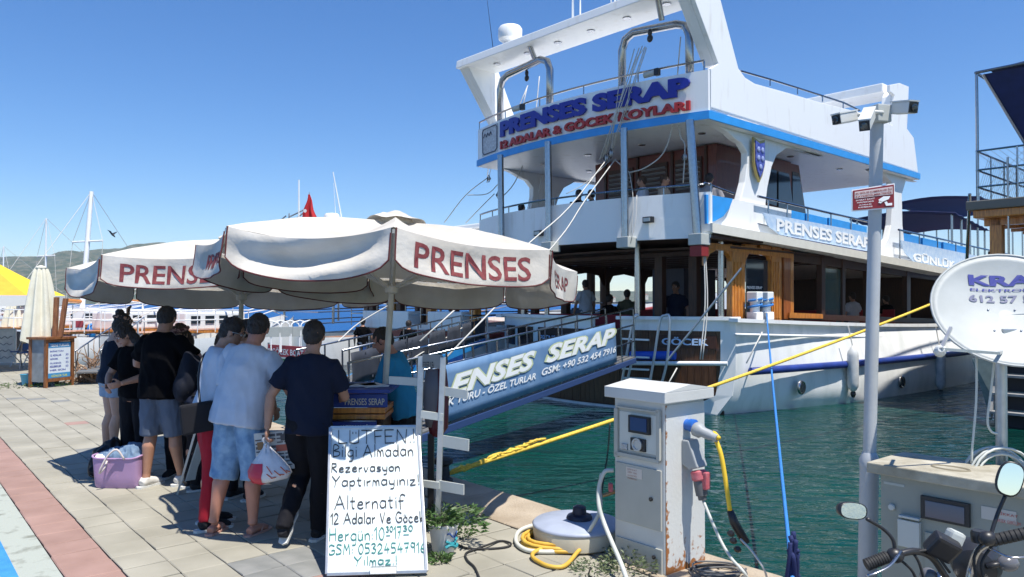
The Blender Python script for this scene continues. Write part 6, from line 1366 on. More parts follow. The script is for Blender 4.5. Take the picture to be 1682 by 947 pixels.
bd_ = at(185,385,60); r = thing('bird', 'small dark bird in flight above the left umbrella', 'bird', bd_)
MB().tube([V((-.30,0,.30)), V((-.15,0,.15)), V((0,0,0)), V((.12,0,-.12)), V((.2,0,-.2))], [.02,.07,.09,.06,.02], 8).build('body', 'black', r, smooth='all')
for s_ in (-1,1): MB().prism([V((-.08,0,.08)), V((.06,0,-.05)), V((.10,.45*s_,.22)), V((-.05,.75*s_,.30))], (0,0,.015)).build('wing', 'black', r)
# ============================================================ THE BOAT ON THE RIGHT
RO = at(1605, 330, 15.2); RO.z = 0
rb = thing('wooden_boat', 'wooden day-trip boat with a dark blue awning at the right edge of the picture', 'boat', RO, BANG)
def rl(P): d = P-RO; return V((d.dot(BA), d.dot(BB), P.z))
def RS(px, py, v=0.0):
    d = rayd(px, py); t = (v-(CAM-RO).dot(BB))/d.dot(BB); return rl(CAM+d*t)
def RT(px, py, u=0.0):
    d = rayd(px, py); t = (u-(CAM-RO).dot(BA))/d.dot(BA); return rl(CAM+d*t)
dz = RT(1605,330).z; AW = mat('dark blue awning', (.010,.018,.085), .8, var=.2, bump=.2, bscale=8)
BM = 5.6
MB().box((5.5,-BM/2+.05,dz-.10), (11.4,BM+.2,.18)).build('upper_deck', mat('grey deck edge', (.16,.15,.13), .7), rb, bev=.02)
MB().box((5.5,-BM/2+.05,dz-.27), (11.2,BM+.0,.16)).build('deck_beam', 'wood', rb, bev=.02)
for k in range(12): MB().box((.3+.9*k,-BM/2,dz-.42), (.12,BM-.1,.14)).build('rafter', 'wood', rb)
ht = RT(1608,118).z
for u_ in (.05, 3.4, 6.8, 10.4):
    for v_ in (.0, -BM): MB().cyl((u_, v_, dz), (u_, v_, ht), .028, n=10).build('awning_post', 'steel', rb, smooth=True)
MB().cyl((1.6,-1.25,dz), (1.6,-1.25,ht-.2), .028, n=10).build('awning_post', 'steel', rb, smooth=True)
rows = [[V((u_, v_, ht-.02-.06*math.sin(math.pi*((u_*1.0) % 2.6)/2.6)+.10*math.sin(math.pi*(-v_)/BM))) for v_ in [-.25-(BM-.25)*j/8 for j in range(9)]] for u_ in [i*.52 for i in range(21)]]
MB().sheet(rows, th=(0,0,.015)).build('awning', AW, rb, smooth='all')
e_ = RT(1700,262,.6); fl = [V((.05,-.12,ht-.05)), V((.05,-BM,ht-.05)), V((.6,-BM,e_.z)), V((.6,e_.y,e_.z))]
MB().sheet([[fl[0].lerp(fl[1], j/6) for j in range(7)], [fl[3].lerp(fl[2], j/6) for j in range(7)]], th=(.02,0,0)).build('awning_curtain', AW, rb)
MB().tube([fl[0], fl[3]], .03, 6).build('curtain_pole', 'steel', rb)
for a, c in (((0,0,ht),(0,-BM,ht)),((0,0,ht),(10.4,0,ht))): MB().cyl(a, c, .03, n=8).build('awning_rail', 'steel', rb, smooth=True)
for z in (.28,.62,1.0):
    MB().tube([V((10.4,0,dz+z)), V((0,0,dz+z)), V((0,-BM,dz+z))], .022, 6).build('rail', 'steel', rb, smooth=True)
for v_ in [-.7*i for i in range(9)]: MB().cyl((0,v_,dz), (0,v_,dz+1.0), .016, n=6).build('rail_post', 'steel', rb)
for u_ in [.9*i for i in range(1,12)]: MB().cyl((u_,0,dz), (u_,0,dz+1.0), .016, n=6).build('rail_post', 'steel', rb)
b = MB()
for k in range(44):
    y0 = -k*.13; b.tube([V((-.01, y0, dz+.08)), V((-.01, max(-BM, y0-.9), dz+.98))], .004, 3); b.tube([V((-.01, y0, dz+.98)), V((-.01, max(-BM, y0-.9), dz+.08))], .004, 3)
for k in range(70): b.tube([V((k*.13,.01,dz+.08)), V((k*.13+.8,.01,dz+.98))], .004, 3)
b.build('safety_net', 'rope', rb, kind='stuff')
for u_, v_ in ((.35,-.25),(.35,-1.5),(.35,-3.0),(2.8,-.3),(5.2,-.3),(7.6,-.3),(10,-.3),(.35,-4.6)): MB().box((u_,v_,(dz+1.2)/2+.0), (.22,.22,dz-1.2-.3)).build('wooden_post', 'wood', rb, bev=.02)
for v_ in (-.55, -1.35): MB().cyl((-.05,v_,1.3), (-.05,v_,dz+.8), .02, n=8).build('steel_post', 'steel', rb)
MB().tube([V((-.1,.1,dz+.15)), V((.9,.5,2.1))], .03, 8).build('prop', 'steel', rb)
us2 = [0,.6,1.5,3,5,7,9,11,13,15,16.4,17]
def r2(u, i, sg):
    W = (BM/2+.05)*(1 if u < 9 else math.sqrt(max(.001,1-((u-9)/8.1)**2))); f, z = ((1,1.25),(1.0,.7),(.97,.2),(.90,SEA),(.72,-.75),(.4,-1.0),(0,-1.05))[i]
    return V((u-(.25 if u == 0 else 0)*(z < 0), -BM/2-sg*-W*f*(1 if u else .93), z+ (max(0,u-9)/8)**2*(.9 if i < 3 else 0)))
rows = [[r2(u,i,1) for i in range(7)]+[r2(u,i,-1) for i in range(5,-1,-1)] for u in us2]
hull2 = MB().sheet(rows); n0 = len(hull2.v); hull2.add(rows[0], [tuple(range(13))]); hull2.build('hull', mat('aged hull paint', (.26,.31,.29), .5, col2=(.36,.40,.37), scale=2, stretch=(1,1,.3)), rb, smooth=True)
MB().box((5.5,-BM/2,1.27), (11.6,BM+.15,.07)).build('main_deck', 'dkwood', rb, bev=.01)
MB().box((6.6,-BM/2,2.1), (8.4,BM-1.2,1.7)).build('saloon', 'dkwood', rb)
for k in range(6):
    for v_, s_ in ((-.58,1),(-BM+.58,-1)): MB().box((3.2+1.3*k, v_+.02*s_, 2.25), (.95,.03,.8)).build('saloon_window', 'glass', rb, bev=.01)
MB().box((2.35,-BM/2,2.2), (.04,2.2,1.2)).build('saloon_window', 'glass', rb)
# stern steps
lp = RT(1652,620,-.4); st_o = thing('boarding_steps', 'weathered grey wooden boarding steps at the stern of the wooden boat', 'steps', RO+BA*-.6+BB*(lp.y), BANG)
for k in range(5):
    z = 1.15-.32*k; MB().box((-.05-.16*k,-.45,z), (.26,.9,.045)).build('tread', mat('weathered grey wood', (.20,.20,.19), .8, col2=(.32,.32,.31), scale=9, stretch=(8,1,8), bump=.4), st_o, bev=.004)
    MB().box((.07-.16*k,-.45,z-.16), (.03,.86,.26)).build('riser', mat('dark grey wood', (.03,.03,.035), .8), st_o)
for v_ in (0,-.9): MB().beam((.12,v_,1.25), (-.78,v_,-.25), .05, .10).build('stringer', mat('weathered grey wood', (0,0,0)), st_o)
t_ = MB().prism([rl(at(1596,588,14.9))+V((0,0,0)), rl(at(1652,590,14.6)), rl(at(1650,690,14.6)), rl(at(1622,672,14.8))], (.04,0,0)); t_.build('tarp_flap', mat('grey green tarp', (.20,.26,.25), .7, var=.2, bump=.4, bscale=5), rb)
# ============================================================ FAR BLUE AWNING BOATS BEHIND THE RIGHT SIDE
def awning_boat(label, P, rz_, L_, hz, stripes, group, deckc='white', fb=1.2, cabin=True):
    t = thing('awning_boat', label, 'boat', P, rz_, group)
    us_ = [0,.05,.2,.5,.75,.9,.98,1.0]; rows = []
    for k in us_:
        W = L_*.15*(.85 if k == 0 else 1 if k < .6 else math.sqrt(max(.002,1-((k-.6)/.41)**2))); zt = fb+.9*k*k
        pr_ = [(1,zt),(1,.5),(.93,SEA),(.6,-.8),(0,-.95)]
        rows.append([V((L_*k,-W*f,z)) for f, z in pr_]+[V((L_*k,W*f,z)) for f, z in pr_[-2::-1]])
    h = MB().sheet(rows); h.add(rows[0], [tuple(range(9))]); h.build('hull', stripes[0], t, smooth=True)
    for k in range(5):
        for s_ in (-1,1): MB().cyl((L_*(.04+.16*k), s_*L_*.13, 1.1), (L_*(.04+.16*k), s_*L_*.13, hz), .05, n=8).build('awning_post', 'steel', t)
    rows = [[V((L_*(.01+.70*i/14), L_*.145*j/4, hz+.12*math.cos(j*.6)-.07*math.sin(math.pi*(i % 2)/1)-.05*(i % 2))) for j in range(-4,5)] for i in range(15)]
    MB().sheet(rows, th=(0,0,.04)).build('awning', AW if stripes[1] == 'blue' else stripes[1], t, smooth='all')
    MB().box((L_*.42,0,fb-.05), (L_*.78,L_*.24,.1)).build('deck', 'wood', t)
    if cabin: MB().box((L_*.55,0,1.8), (L_*.3,L_*.16,1.3)).build('saloon', deckc, t, bev=.05)
    for k in range(4 if cabin else 0):
        for s_ in (-1,1): MB().box((L_*(.44+.075*k), s_*(L_*.08+.01), 1.95), (L_*.05,.03,.5)).build('window', 'glass', t)
    for z in (fb+.5,fb+.9):
        MB().tube([V((L_*.9,-L_*.06,z+.8)), V((L_*.7,-L_*.13,z+.3)), V((0,-L_*.13,z)), V((0,L_*.13,z)), V((L_*.7,L_*.13,z+.3)), V((L_*.9,L_*.06,z+.8))], .025, 6).build('rail', 'steel', t)
    return t
BAG = 'boats with blue awnings behind the right-hand boat'
awning_boat('blue-canopied boat seen between the white boat and the wooden boat', at(1478,400,34).xy.to_3d()+V((0,0,0)), BANG+.15, 15, at(1500,352,34).z, ('hullwhite','blue'), BAG)
awning_boat('farther blue-canopied boat with the higher awning at the right', at(1530,400,44).xy.to_3d(), BANG+.05, 17, at(1540,334,46).z, ('hullwhite','blue'), BAG)
# ============================================================ NEIGHBOUR TOUR BOAT (BEHIND THE UMBRELLAS)
NO = wld(.8, 8.0, 0); nb = thing('tour_boat', 'white and maroon tour boat with orange wooden posts behind the umbrellas', 'boat', NO, BANG)
NB_ = 6.4; NL = 20
rows = []
for k in [0,.03,.1,.3,.5,.7,.85,.95,1.0]:
    W = NB_/2*(.9 if k == 0 else 1 if k < .55 else math.sqrt(max(.002,1-((k-.55)/.455)**2))); zt = 1.05+.5*abs(k-.3)+1.1*k**3
    pr_ = [(1,zt),(1,.55),(.94,SEA),(.65,-.8),(0,-1.0)]
    rows.append([V((NL*k,NB_/2-W*f,z)) for f, z in pr_]+[V((NL*k,NB_/2+W*f,z)) for f, z in pr_[-2::-1]])
h = MB().sheet(rows); h.add(rows[0], [tuple(range(9))]); h.build('hull', 'white', nb, smooth=True)
mr_ = mat('maroon band paint', (.22,.03,.03), .4)
MB().box((-.03,NB_/2,.92), (.05,NB_-.5,.22)).build('stern_band', mr_, nb); MB().box((-.04,NB_/2,.30), (.05,NB_-.9,.6)).build('stern_panel', 'seatblue', nb)
for s_ in (-1,1): MB().tube([V((r_[0 if s_ < 0 else 8].x, r_[0 if s_ < 0 else 8].y+s_*.02, r_[0 if s_ < 0 else 8].z-.25)) for r_ in rows[:-1]], .10, 8).build('side_band', mr_, nb, smooth='all')
MB().box((7.5,NB_/2,1.0), (15,NB_-.2,.1)).build('deck', mat('teak deck', (0,0,0)), nb)
for i, (v_, m) in enumerate(((.15,'wood'),(1.5,'dkwood'),(2.2,'wood'),(3.0,'dkwood'),(3.8,'dkwood'),(4.6,'wood'),(5.4,'dkwood'),(6.2,'dkwood'))): MB().box((.15+.3*(i % 2),v_,2.15), (.24,.24,2.3)).build('wooden_post', m, nb, bev=.02)
for u_ in (2.5,5,7.5,10,12.5):
    for v_ in (.2,NB_-.2): MB().box((u_,v_,2.15), (.2,.2,2.3)).build('wooden_post', 'dkwood', nb, bev=.02)
MB().box((6.6,NB_/2,3.38), (13.6,NB_+.4,.18)).build('upper_deck', 'white', nb, bev=.03)
MB().box((6.2,NB_/2,3.22), (12.6,NB_-.1,.14)).build('deck_beam', 'dkwood', nb)
MB().box((.1,4.3,1.32), (.5,2.6,.55)).build('bench', 'white', nb, bev=.03); MB().box((.1,1.2,1.32), (.5,1.6,.55)).build('bench', 'white', nb, bev=.03)
for z in (1.5, 1.85): MB().tube([V((12,0,z)), V((-.1,0,z)), V((-.1,NB_,z)), V((12,NB_,z))], .025, 6).build('rail', 'steel', nb)
for k in range(9): MB().cyl((-.1,NB_*k/8,1.1), (-.1,NB_*k/8,1.85), .018, n=6).build('rail_post', 'steel', nb)
def nbp(px, py, Y): d = at(px, py, Y)-NO; return V((d.dot(BA), d.dot(BB), at(px, py, Y).z))
rz0 = at(600,372,24).z
MB().box((5.2,NB_/2,rz0-.12), (8.4,NB_-.4,.14)).build('roof', 'white', nb, bev=.04)
for u_ in (1.3,5,8.8):
    for v_ in (.5,NB_-.5): MB().cyl((u_,v_,3.4), (u_,v_,rz0-.15), .05, n=8).build('roof_post', 'steel', nb)
rd = nbp(545,358,25); rd.z = rz0-.05; MB().cyl(rd-V((0,0,.0)), rd+V((0,0,.22)), .05, n=8).build('radar_mast', 'steel', nb)
MB().lathe([(.10,.18),(.24,.26),(.25,.32),(.25,.52),(.20,.58),(.05,.60)], rd, 20).build('radar_dome', 'white', nb, smooth=True)
for (xa, ya, xb, yb, m, r_) in ((564,362,547,282,'white',.03),(491,375,491,295,'white',.04),(552,352,548,300,'white',.012)): MB().cyl(nbp(xa,ya+12,25), nbp(xb,yb,25), r_, r_*.5, 6).build('aerial', m, nb)
b = MB()
for a, c in (((473,375),(475,350)),((475,350),(502,343)),((455,378),(500,348)),((436,376),(470,354)),((470,378),(506,352)),((478,362),(505,362))): b.cyl(nbp(a[0],a[1]+6,25), nbp(c[0],c[1],25), .025, n=6)
b.build('roof_frame', 'alu', nb, kind='stuff')
fl = thing('red_flag', 'limp red Turkish flag hanging on its pole above the front umbrella', 'flag', at(507,372,24.5).xy.to_3d())
rows = []
for j in range(13):
    s_ = j/12; p = at(507.5,319+52*s_,24.5); hw = (.03+.30*s_**1.1)
    rows.append([p+V((hw*(2*t-1)+.02*math.sin(j*.8), .06*math.sin(t*13+s_*2)*s_, 0)) for t in [k/20 for k in range(21)]])
MB().sheet(rows).build('cloth', mat('flag red', (.50,.015,.02), .75, bump=.3), fl, smooth='all', world=True)
MB().cyl(at(508,316,24.6), at(510,400,24.6), .02, n=6).build('flag_pole', 'alu', fl, world=True)
MB().lathe([(.055,0),(.055,.01)], at(501,346,24.35), 12, V((0,-1,0))).build('flag_crescent', mat('flag white', (.7,.7,.7), .7), fl, world=True)
# ============================================================ THIRD BOAT FURTHER LEFT
LB = awning_boat('low awning boat with thin steel posts left of the maroon tour boat', wld(.5, 16.4, 0)+BB*1.9, BANG, 15, 3.35, ('hullwhite', mat('pale awning', (.45,.45,.42), .8)), None, fb=.62, cabin=False)
r = thing('boat_sign', 'long red sign board with white letters on the stern rail behind the stout man', 'sign', at(482,577,17))
sA, sB = at(440,583,17.5), at(520,590,16.2); sA.z = sB.z = at(0,585,17).z-.02
dxs = (sB-sA).normalized(); o = MB().prism([sA, sB, sB+V((0,0,.26)), sA+V((0,0,.26))], (0,.03,0)).build('sign_panel', mat('sign crimson', (.45,.03,.05), .5), r, world=True)
b = MB(); b.text('& GÖCEK BOAT TRIP', lambda x, y, z: sA+dxs*x+V((0,-.012,.05+y)), fit=((sB-sA).length*.98,.16), depth=0, bold=.02); b.build('sign_lettering', 'white', o, world=True)
MB().prism([sA+V((0,.0,-.34)), sA+dxs*.75+V((0,0,-.34)), sA+dxs*.75+V((0,0,-.04)), sA+V((0,0,-.04))], (0,.03,0)).build('green_panel', mat('sign green', (.04,.25,.06), .5), r, world=True)
MB().prism([sA+dxs*.78+V((0,0,-.34)), sB+V((0,0,-.34)), sB+V((0,0,-.04)), sA+dxs*.78+V((0,0,-.04))], (0,.03,0)).build('blue_panel', mat('sign light blue', (.12,.35,.50), .5), r, world=True)
for p in (sA, sB): MB().cyl(V((p.x,p.y+.04,SEA-.1)), p+V((0,.04,.3)), .025, n=6).build('post', 'steel', r, world=True)
ck = at(478,545,16.8)
for k in range(5):
    c = ck+V((-.45+.19*k, .1*k, -.25)); t = thing('folded_chair', ['white folded chair leftmost of the stack behind the stout man','second white folded chair from the left of the stern stack','middle white folded chair of the stern stack','fourth white folded chair, next to the rightmost of the stack','white folded chair rightmost of the stack, nearest the red sign end'][k], 'chair', c, .4+.05*k, 'white folded chairs stacked at the stern')
    for s_ in (-1,1): MB().tube(spline([(s_*.2,0,-.2),(s_*.2,.02,.2),(s_*.18,.03,.42),(0,.03,.50)],4), .014, 6).build('frame', 'white', t)
    MB().box((0,0,.25), (.34,.02,.22), rot=Matrix.Rotation(.1,3,'X')).build('backrest', 'greypaint', t)
# ============================================================ GANGWAYS
def gangway(name, label, A, B_, W_, th, hh, side, posts, beamm, rail=True, n_rail=2):
    t = thing(name, label, 'gangway', (A.x, A.y, 0)); d = B_-A; L_ = d.length; d.normalize(); s_ = d.cross(V((0,0,1))).normalized(); upv = s_.cross(d)
    if s_.y > 0: s_ = -s_                              # s_ points to the viewer
    MB().beam(A, B_, W_, .03).build('walkway', mat('grey tread', (.12,.12,.12), .8, var=.2, scale=30), t, world=True)
    for k in (-1, 1): MB().beam(A+s_*(k*W_/2)-upv*.06, B_+s_*(k*W_/2)-upv*.06, .05, th).build('side_beam', beamm, t, world=True, bev=.008)
    for k in range(int(L_/.45)): MB().beam(A+d*(.2+.45*k)-s_*W_*.48+upv*.02, A+d*(.2+.45*k)+s_*W_*.48+upv*.02, .03, .015).build('tread_bar', 'alu', t, world=True)
    for k in (-1, 1):
        for q_ in range(n_rail+1):
            if q_ == 0: continue
            h = hh*q_/n_rail; b = MB(); b.tube([A+s_*(k*W_/2)+upv*h, B_+s_*(k*W_/2)+upv*h], .017, 8); b.build('hand_rail', 'steel', t, world=True, smooth='all')
        for q_ in range(posts+1): p = A+d*(L_*q_/posts)+s_*(k*W_/2); MB().cyl(p-upv*.05, p+upv*hh, .014, n=6).build('rail_post', 'steel', t, world=True)
    return t, d, s_, upv, L_
gA = V((-1.75,9.45,.12)); g_e = TT(1020, 588, lambda v: utr(v)-.75); gB = wld(g_e.x, g_e.y, g_e.z+.03)
t, d, s_, upv, L_ = gangway('gangway', 'aluminium gangway of the big white boat with a blue PRENSES SERAP banner on its side', gA, gB, .62, .10, .98, 12, 12, mat('gangway navy', (.03,.06,.16), .4), n_rail=3)
fa = at(735,668,1); 
def gp_(x, y, o=0): return gA+s_*(.31+.03+o)+d*x+upv*y
BNM = mat('banner grey blue', (.10,.20,.36), .55, col2=(.16,.27,.43), scale=3, bump=.1, bscale=6)
xa = L_*.60
def on_g(px, py):                                    # picture point -> banner coordinates
    nn = s_; P = plane_hit(px, py, gp_(0,0), nn)-gp_(0,0); return P.dot(d), P.dot(upv)
x0b, _ = on_g(712,640); x1b, _ = on_g(1012,560); yb0 = .04; yb1 = .80
rows = [[gp_(x0b+(x1b-x0b)*i/30, yb0+(yb1-yb0)*j/6, .012*math.sin(i*.9+j*.5)*(j/6)*.4) for i in range(31)] for j in range(7)]
rows[0] = [p for p in rows[0]]; bno = MB().sheet(rows, th=-s_*.004).build('banner', BNM, t, world=True, smooth='all')
def btext(txt, pa, pb_, h, m, bold, sh, off, nm='banner_lettering'):
    a = on_g(*pa); c = on_g(*pb_); b = MB()
    b.text(txt, lambda x, y, z: gp_(a[0]+x*(c[0]-a[0])/1.0, a[1]+(c[1]-a[1])*x+y*h, off), fit=(1,1), depth=0, bold=bold, shear=sh); b.build(nm, m, bno, world=True)
# outline first, white face on top of it
xs0 = on_g(690,662); 
btext('ENSES', (733,655), (882,604), .30, mat('banner yellow outline', (.55,.60,.35), .6), .075, .35, .012, 'letter_outline'); btext('ENSES', (736,653), (879,603), .28, 'white', .035, .35, .016)
btext('SERAP', (893,598), (1013,562), .30, mat('banner yellow outline', (0,0,0)), .075, .35, .012, 'letter_outline'); btext('SERAP', (896,597), (1010,562), .28, 'white', .035, .35, .016)
btext('CEK TURU - ÖZEL TURLAR', (716,672), (879,622), .12, 'white', .02, .3, .014); btext('GSM: +90 532 454 7916', (889,617), (1011,578), .115, 'white', .02, .3, .014)
for k in (-1,1): MB().cyl(gA+s_*(k*.2)+V((0,0,-.02)), gA+s_*(k*.2+.05)+V((0,0,-.02)), .09, n=16).build('wheel', 'rubber', t, world=True)
gC = V((-2.75,10.9,.55)); gD = at(778,556,20.6)
t2, d2, s2, up2, L2_ = gangway('gangway', 'long gangway with dark grey cloth panels behind the seller', gC, gD, .7, .16, .62, 10, 10, 'bluestripe', n_rail=1)
for k in range(7):
    a, c = L2_*(.03+.137*k), L2_*(.03+.137*(k+1)-.012); o_ = s2*.37
    rows = [[gC+d2*(a+(c-a)*i/8)+o_+up2*(.06+.50*j/4)+s2*(.015*math.sin(i*1.3+j+k)) for i in range(9)] for j in range(5)]
    MB().sheet(rows, th=-s2*.006).build('cloth_panel', mat('charcoal cloth', (.035,.042,.06), .75, var=.2, scale=3, bump=.5, bscale=5), t2, world=True, smooth='all')
MB().tube([gD+s2*.37+up2*.62, gD+s2*.37+up2*.0+d2*.15], .03, 6).build('end_rail', 'white', t2, world=True)
gE, gF = q(-11.5,.3,.15), at(205,545,23.5)
g3 = gangway('gangway', 'bare light metal gangway of a far boat left of the umbrellas', at(145,612,17.2), at(222,548,23), .5, .08, .5, 6, 5, 'alu', n_rail=1)
# ============================================================ SAILING BOATS FAR LEFT
def yacht(label, P, rz_, L_, hc, mast, group=None):
    P = V((P[0],P[1],0))-rotz(rz_) @ V((L_*mast[0][0],0,0))
    t = thing('sailing_yacht', label, 'sailboat', P, rz_, group); rows = []
    for k in [0,.05,.2,.5,.75,.9,.98,1.0]:
        W = L_*.16*(.8 if k == 0 else 1 if k < .5 else math.sqrt(max(.002,1-((k-.5)/.51)**2))); zt = .70+.7*(k-.3)**2*2
        pr_ = [(1,zt),(1,.4),(.9,SEA),(.5,-.8),(0,-.95)]; rows.append([V((L_*k,-W*f,z)) for f, z in pr_]+[V((L_*k,W*f,z)) for f, z in pr_[-2::-1]])
    h = MB().sheet(rows); h.add(rows[0], [tuple(range(9))]); h.build('hull', hc, t, smooth=True)
    MB().box((L_*.45,0,.9), (L_*.8,L_*.2,.08)).build('deck', 'wood', t); MB().box((L_*.45,0,1.25), (L_*.35,L_*.15,.6)).build('coachroof', 'white', t, bev=.06)
    for k in range(4):
        for s_ in (-1,1): MB().box((L_*(.33+.08*k), s_*(L_*.075+.01), 1.3), (L_*.05,.03,.25)).build('window', 'glass', t)
    for z in (1.3,1.6): MB().tube([V((L_*.97,0,z+.4)), V((L_*.6,-L_*.13,z)), V((0,-L_*.12,z)), V((0,L_*.12,z)), V((L_*.6,L_*.13,z)), V((L_*.97,0,z+.4))], .02, 5).build('guard_rail', 'white', t)
    for k in range(7):
        for s_ in (-1,1): MB().cyl((L_*.1*k, s_*L_*.125, .9), (L_*.1*k, s_*L_*.125, 1.6), .015, n=5).build('stanchion', 'white', t)
    for (u_, h_, r_, rk) in mast:
        m0 = V((L_*u_,0,1.0)); m1 = m0+V((rk,0,h_)); MB().cyl(m0, m1, r_, r_*.75, 10).build('mast', 'white', t, smooth=True)
        MB().cyl(m0+V((0,0,.9)), m0+V((-L_*.33,0,1.1)), r_*.7, n=8).build('boom', 'wood', t)
        c_ = m0.lerp(m1,.62); MB().tube([c_+V((0,-.9,0)), c_, c_+V((0,.9,0))], .04, 6).build('crosstree', 'white', t)
        for e in ((L_*.99,0,1.3),(0,0,1.2)): MB().tube([m1, V(e)], .012, 4).build('stay', 'rope', t)
        for s_ in (-1,1): MB().tube([m1, c_+V((0,s_*.9,0)), V((L_*u_, s_*L_*.13, .95))], .012, 4).build('shroud', 'rope', t)
    return t
YG = 'sailing boats moored at the left'
def mast_at(px, pyt, Y): p = at(px, pyt, Y); return p.x, p.z-1.0
x_, h_ = mast_at(135,312,31); yacht('dark-hulled sailing yacht with a tall raked white mast above the left umbrella', (x_,31,0), R(66), 8, mat('black hull', (.012,.014,.02), .25), [(.42,h_,.11,.42)], YG)
x_, h_ = mast_at(76,358,44); yacht('white sailing yacht with a thin white mast at the far left', (x_,44,0), R(60), 10, 'white', [(.35,h_,.06,0)], YG)
x_, h_ = mast_at(6,404,60); yacht('small distant white yacht whose mast tip shows at the left edge', (x_,60,0), R(60), 10, 'white', [(.35,h_,.06,0)], YG)
x_, h_ = mast_at(352,470,26); yacht('low white boat with tubular guard rails behind the group of customers', (x_,26,0), R(62), 7, 'white', [(.5,h_,.05,0)], YG)
x_, h_ = mast_at(235,470,27); yacht('low white boat with guard rails between the podium and the group of customers', (x_,27,0), R(64), 7, 'white', [(.5,h_,.04,0)], YG)
b_ = at(150,540,26.5); r = thing('boat_fender', 'round-ended blue fender on the black hull at the left', 'fender', (b_.x, 26.5, 0)); MB().lathe([(.02,-.30),(.10,-.26),(.14,-.14),(.14,.14),(.10,.26),(.02,.30)], (0,0,at(0,545,26.5).z), 14).build('fender_body', 'seatblue', r, smooth='all')
bn_ = at(130,520,26); r = thing('white_banner', 'white hanging banner with a red mark beside the dark yacht', 'banner', (bn_.x, 26, 0)); z0, z1 = at(0,552,26).z, at(0,505,26).z
MB().box((0,0,(z0+z1)/2), (.40,.02,z1-z0)).build('cloth', 'white', r); MB().box((.02,-.014,z0+.45), (.26,.006,.30)).build('red_mark', mat('banner red', (.35,.05,.07), .6), r); MB().cyl((-.22,0,-.5), (-.22,0,z1+.1), .025, n=6).build('pole', 'alu', r)
# ============================================================ PEOPLE ABOARD
SIT = {'L': ((-.12,.42,.92),(-.12,.42,.52),0), 'R': ((.12,.42,.92),(.12,.42,.52),0)}
def aboard(label, P, rz_, sh, skn_=TAN, **k):
    z = P.z; return person(label, (P.x, P.y, z), rz_, k.pop('H', 1.70), k.pop('build', 1.0), skn=skn_, shirt=('tee', sh), bottom=('shorts', grey_s), legs=SIT, vox=.016, group='passengers on the tour boats', **k)
bk_t = black_t; wh = white_t
for lab, (px, py, u_), rz_, sh, hr in (('passenger with dark hair looking out at the left end of the upper deck', (856,345,.6), 0, cloth('mauve', (.25,.2,.28)), HAIR),
        ('passenger in black at the upper deck rail, left of the middle column', (951,322,.55), .8, bk_t, HAIR), ('second passenger in black seated close by on the upper deck', (972,322,.8), 1.6, bk_t, HAIR),
        ('passenger in white seated on the upper deck right of the middle column', (1056,300,.75), 2.2, wh, BRHAIR), ('passenger with brown hair leaning forward at the upper deck table', (1090,298,.8), -1.2, cloth('beige', (.4,.32,.25)), BRHAIR),
        ('passenger hidden low behind the right-hand upper deck column', (1165,296,.9), .4, cloth('grey knit', (.25,.24,.25)), HAIR)):
    p = TT(px, py-6, u_); P = wld(p.x, p.y, p.z-1.62); aboard(lab, P, rz_+BANG-math.pi/2, sh, hairm=hr)
for lab, (px, py, u_), rz_, sh in (('passenger in white seated at the stern window of the lower deck', (962,462,1.8), 1.3, wh), ('passenger with dark hair on the red bench of the lower deck', (1001,486,2.0), 0, bk_t),
        ('passenger seated low behind the lower deck column', (1030,478,2.4), .5, cloth('olive', (.1,.1,.06))), ):
    p = TT(px, py+2, u_); P = wld(p.x, p.y, p.z-1.62); aboard(lab, P, rz_+BANG-math.pi/2, sh)
p = TT(1110,428,1.6); person('crew member in dark clothes standing in the stern gateway', wld(1.6, p.y, .55), BANG+math.pi*.6, 1.78, 1.05, skn=BROWN, shirt=('tee', navy_t), bottom=('pants', black_p), shoes=('shoe', bshoe), vox=.016)
for lab, (px, py), v_, sh, rz_ in (('passenger in a pale blue shirt at the side window right of the green pane', (1401,492), 1.0, wh, 1.2), ('passenger in shade at the side window next to the camera pole', (1456,497), 1.1, bk_t, 1.2)):
    p = SS(px, py-8, v_); aboard(lab, wld(p.x, p.y, p.z-1.62), rz_+BANG-math.pi/2, sh)
for lab, (px, py), Y in (('dark silhouette of a passenger on the maroon tour boat, left one', (596,526), 24.5), ('dark silhouette of a passenger on the maroon tour boat, right of the orange post', (671,530), 22.3)):
    P = at(px, py, Y); P.z -= 1.62; aboard(lab, P, 0, bk_t, H=1.7)
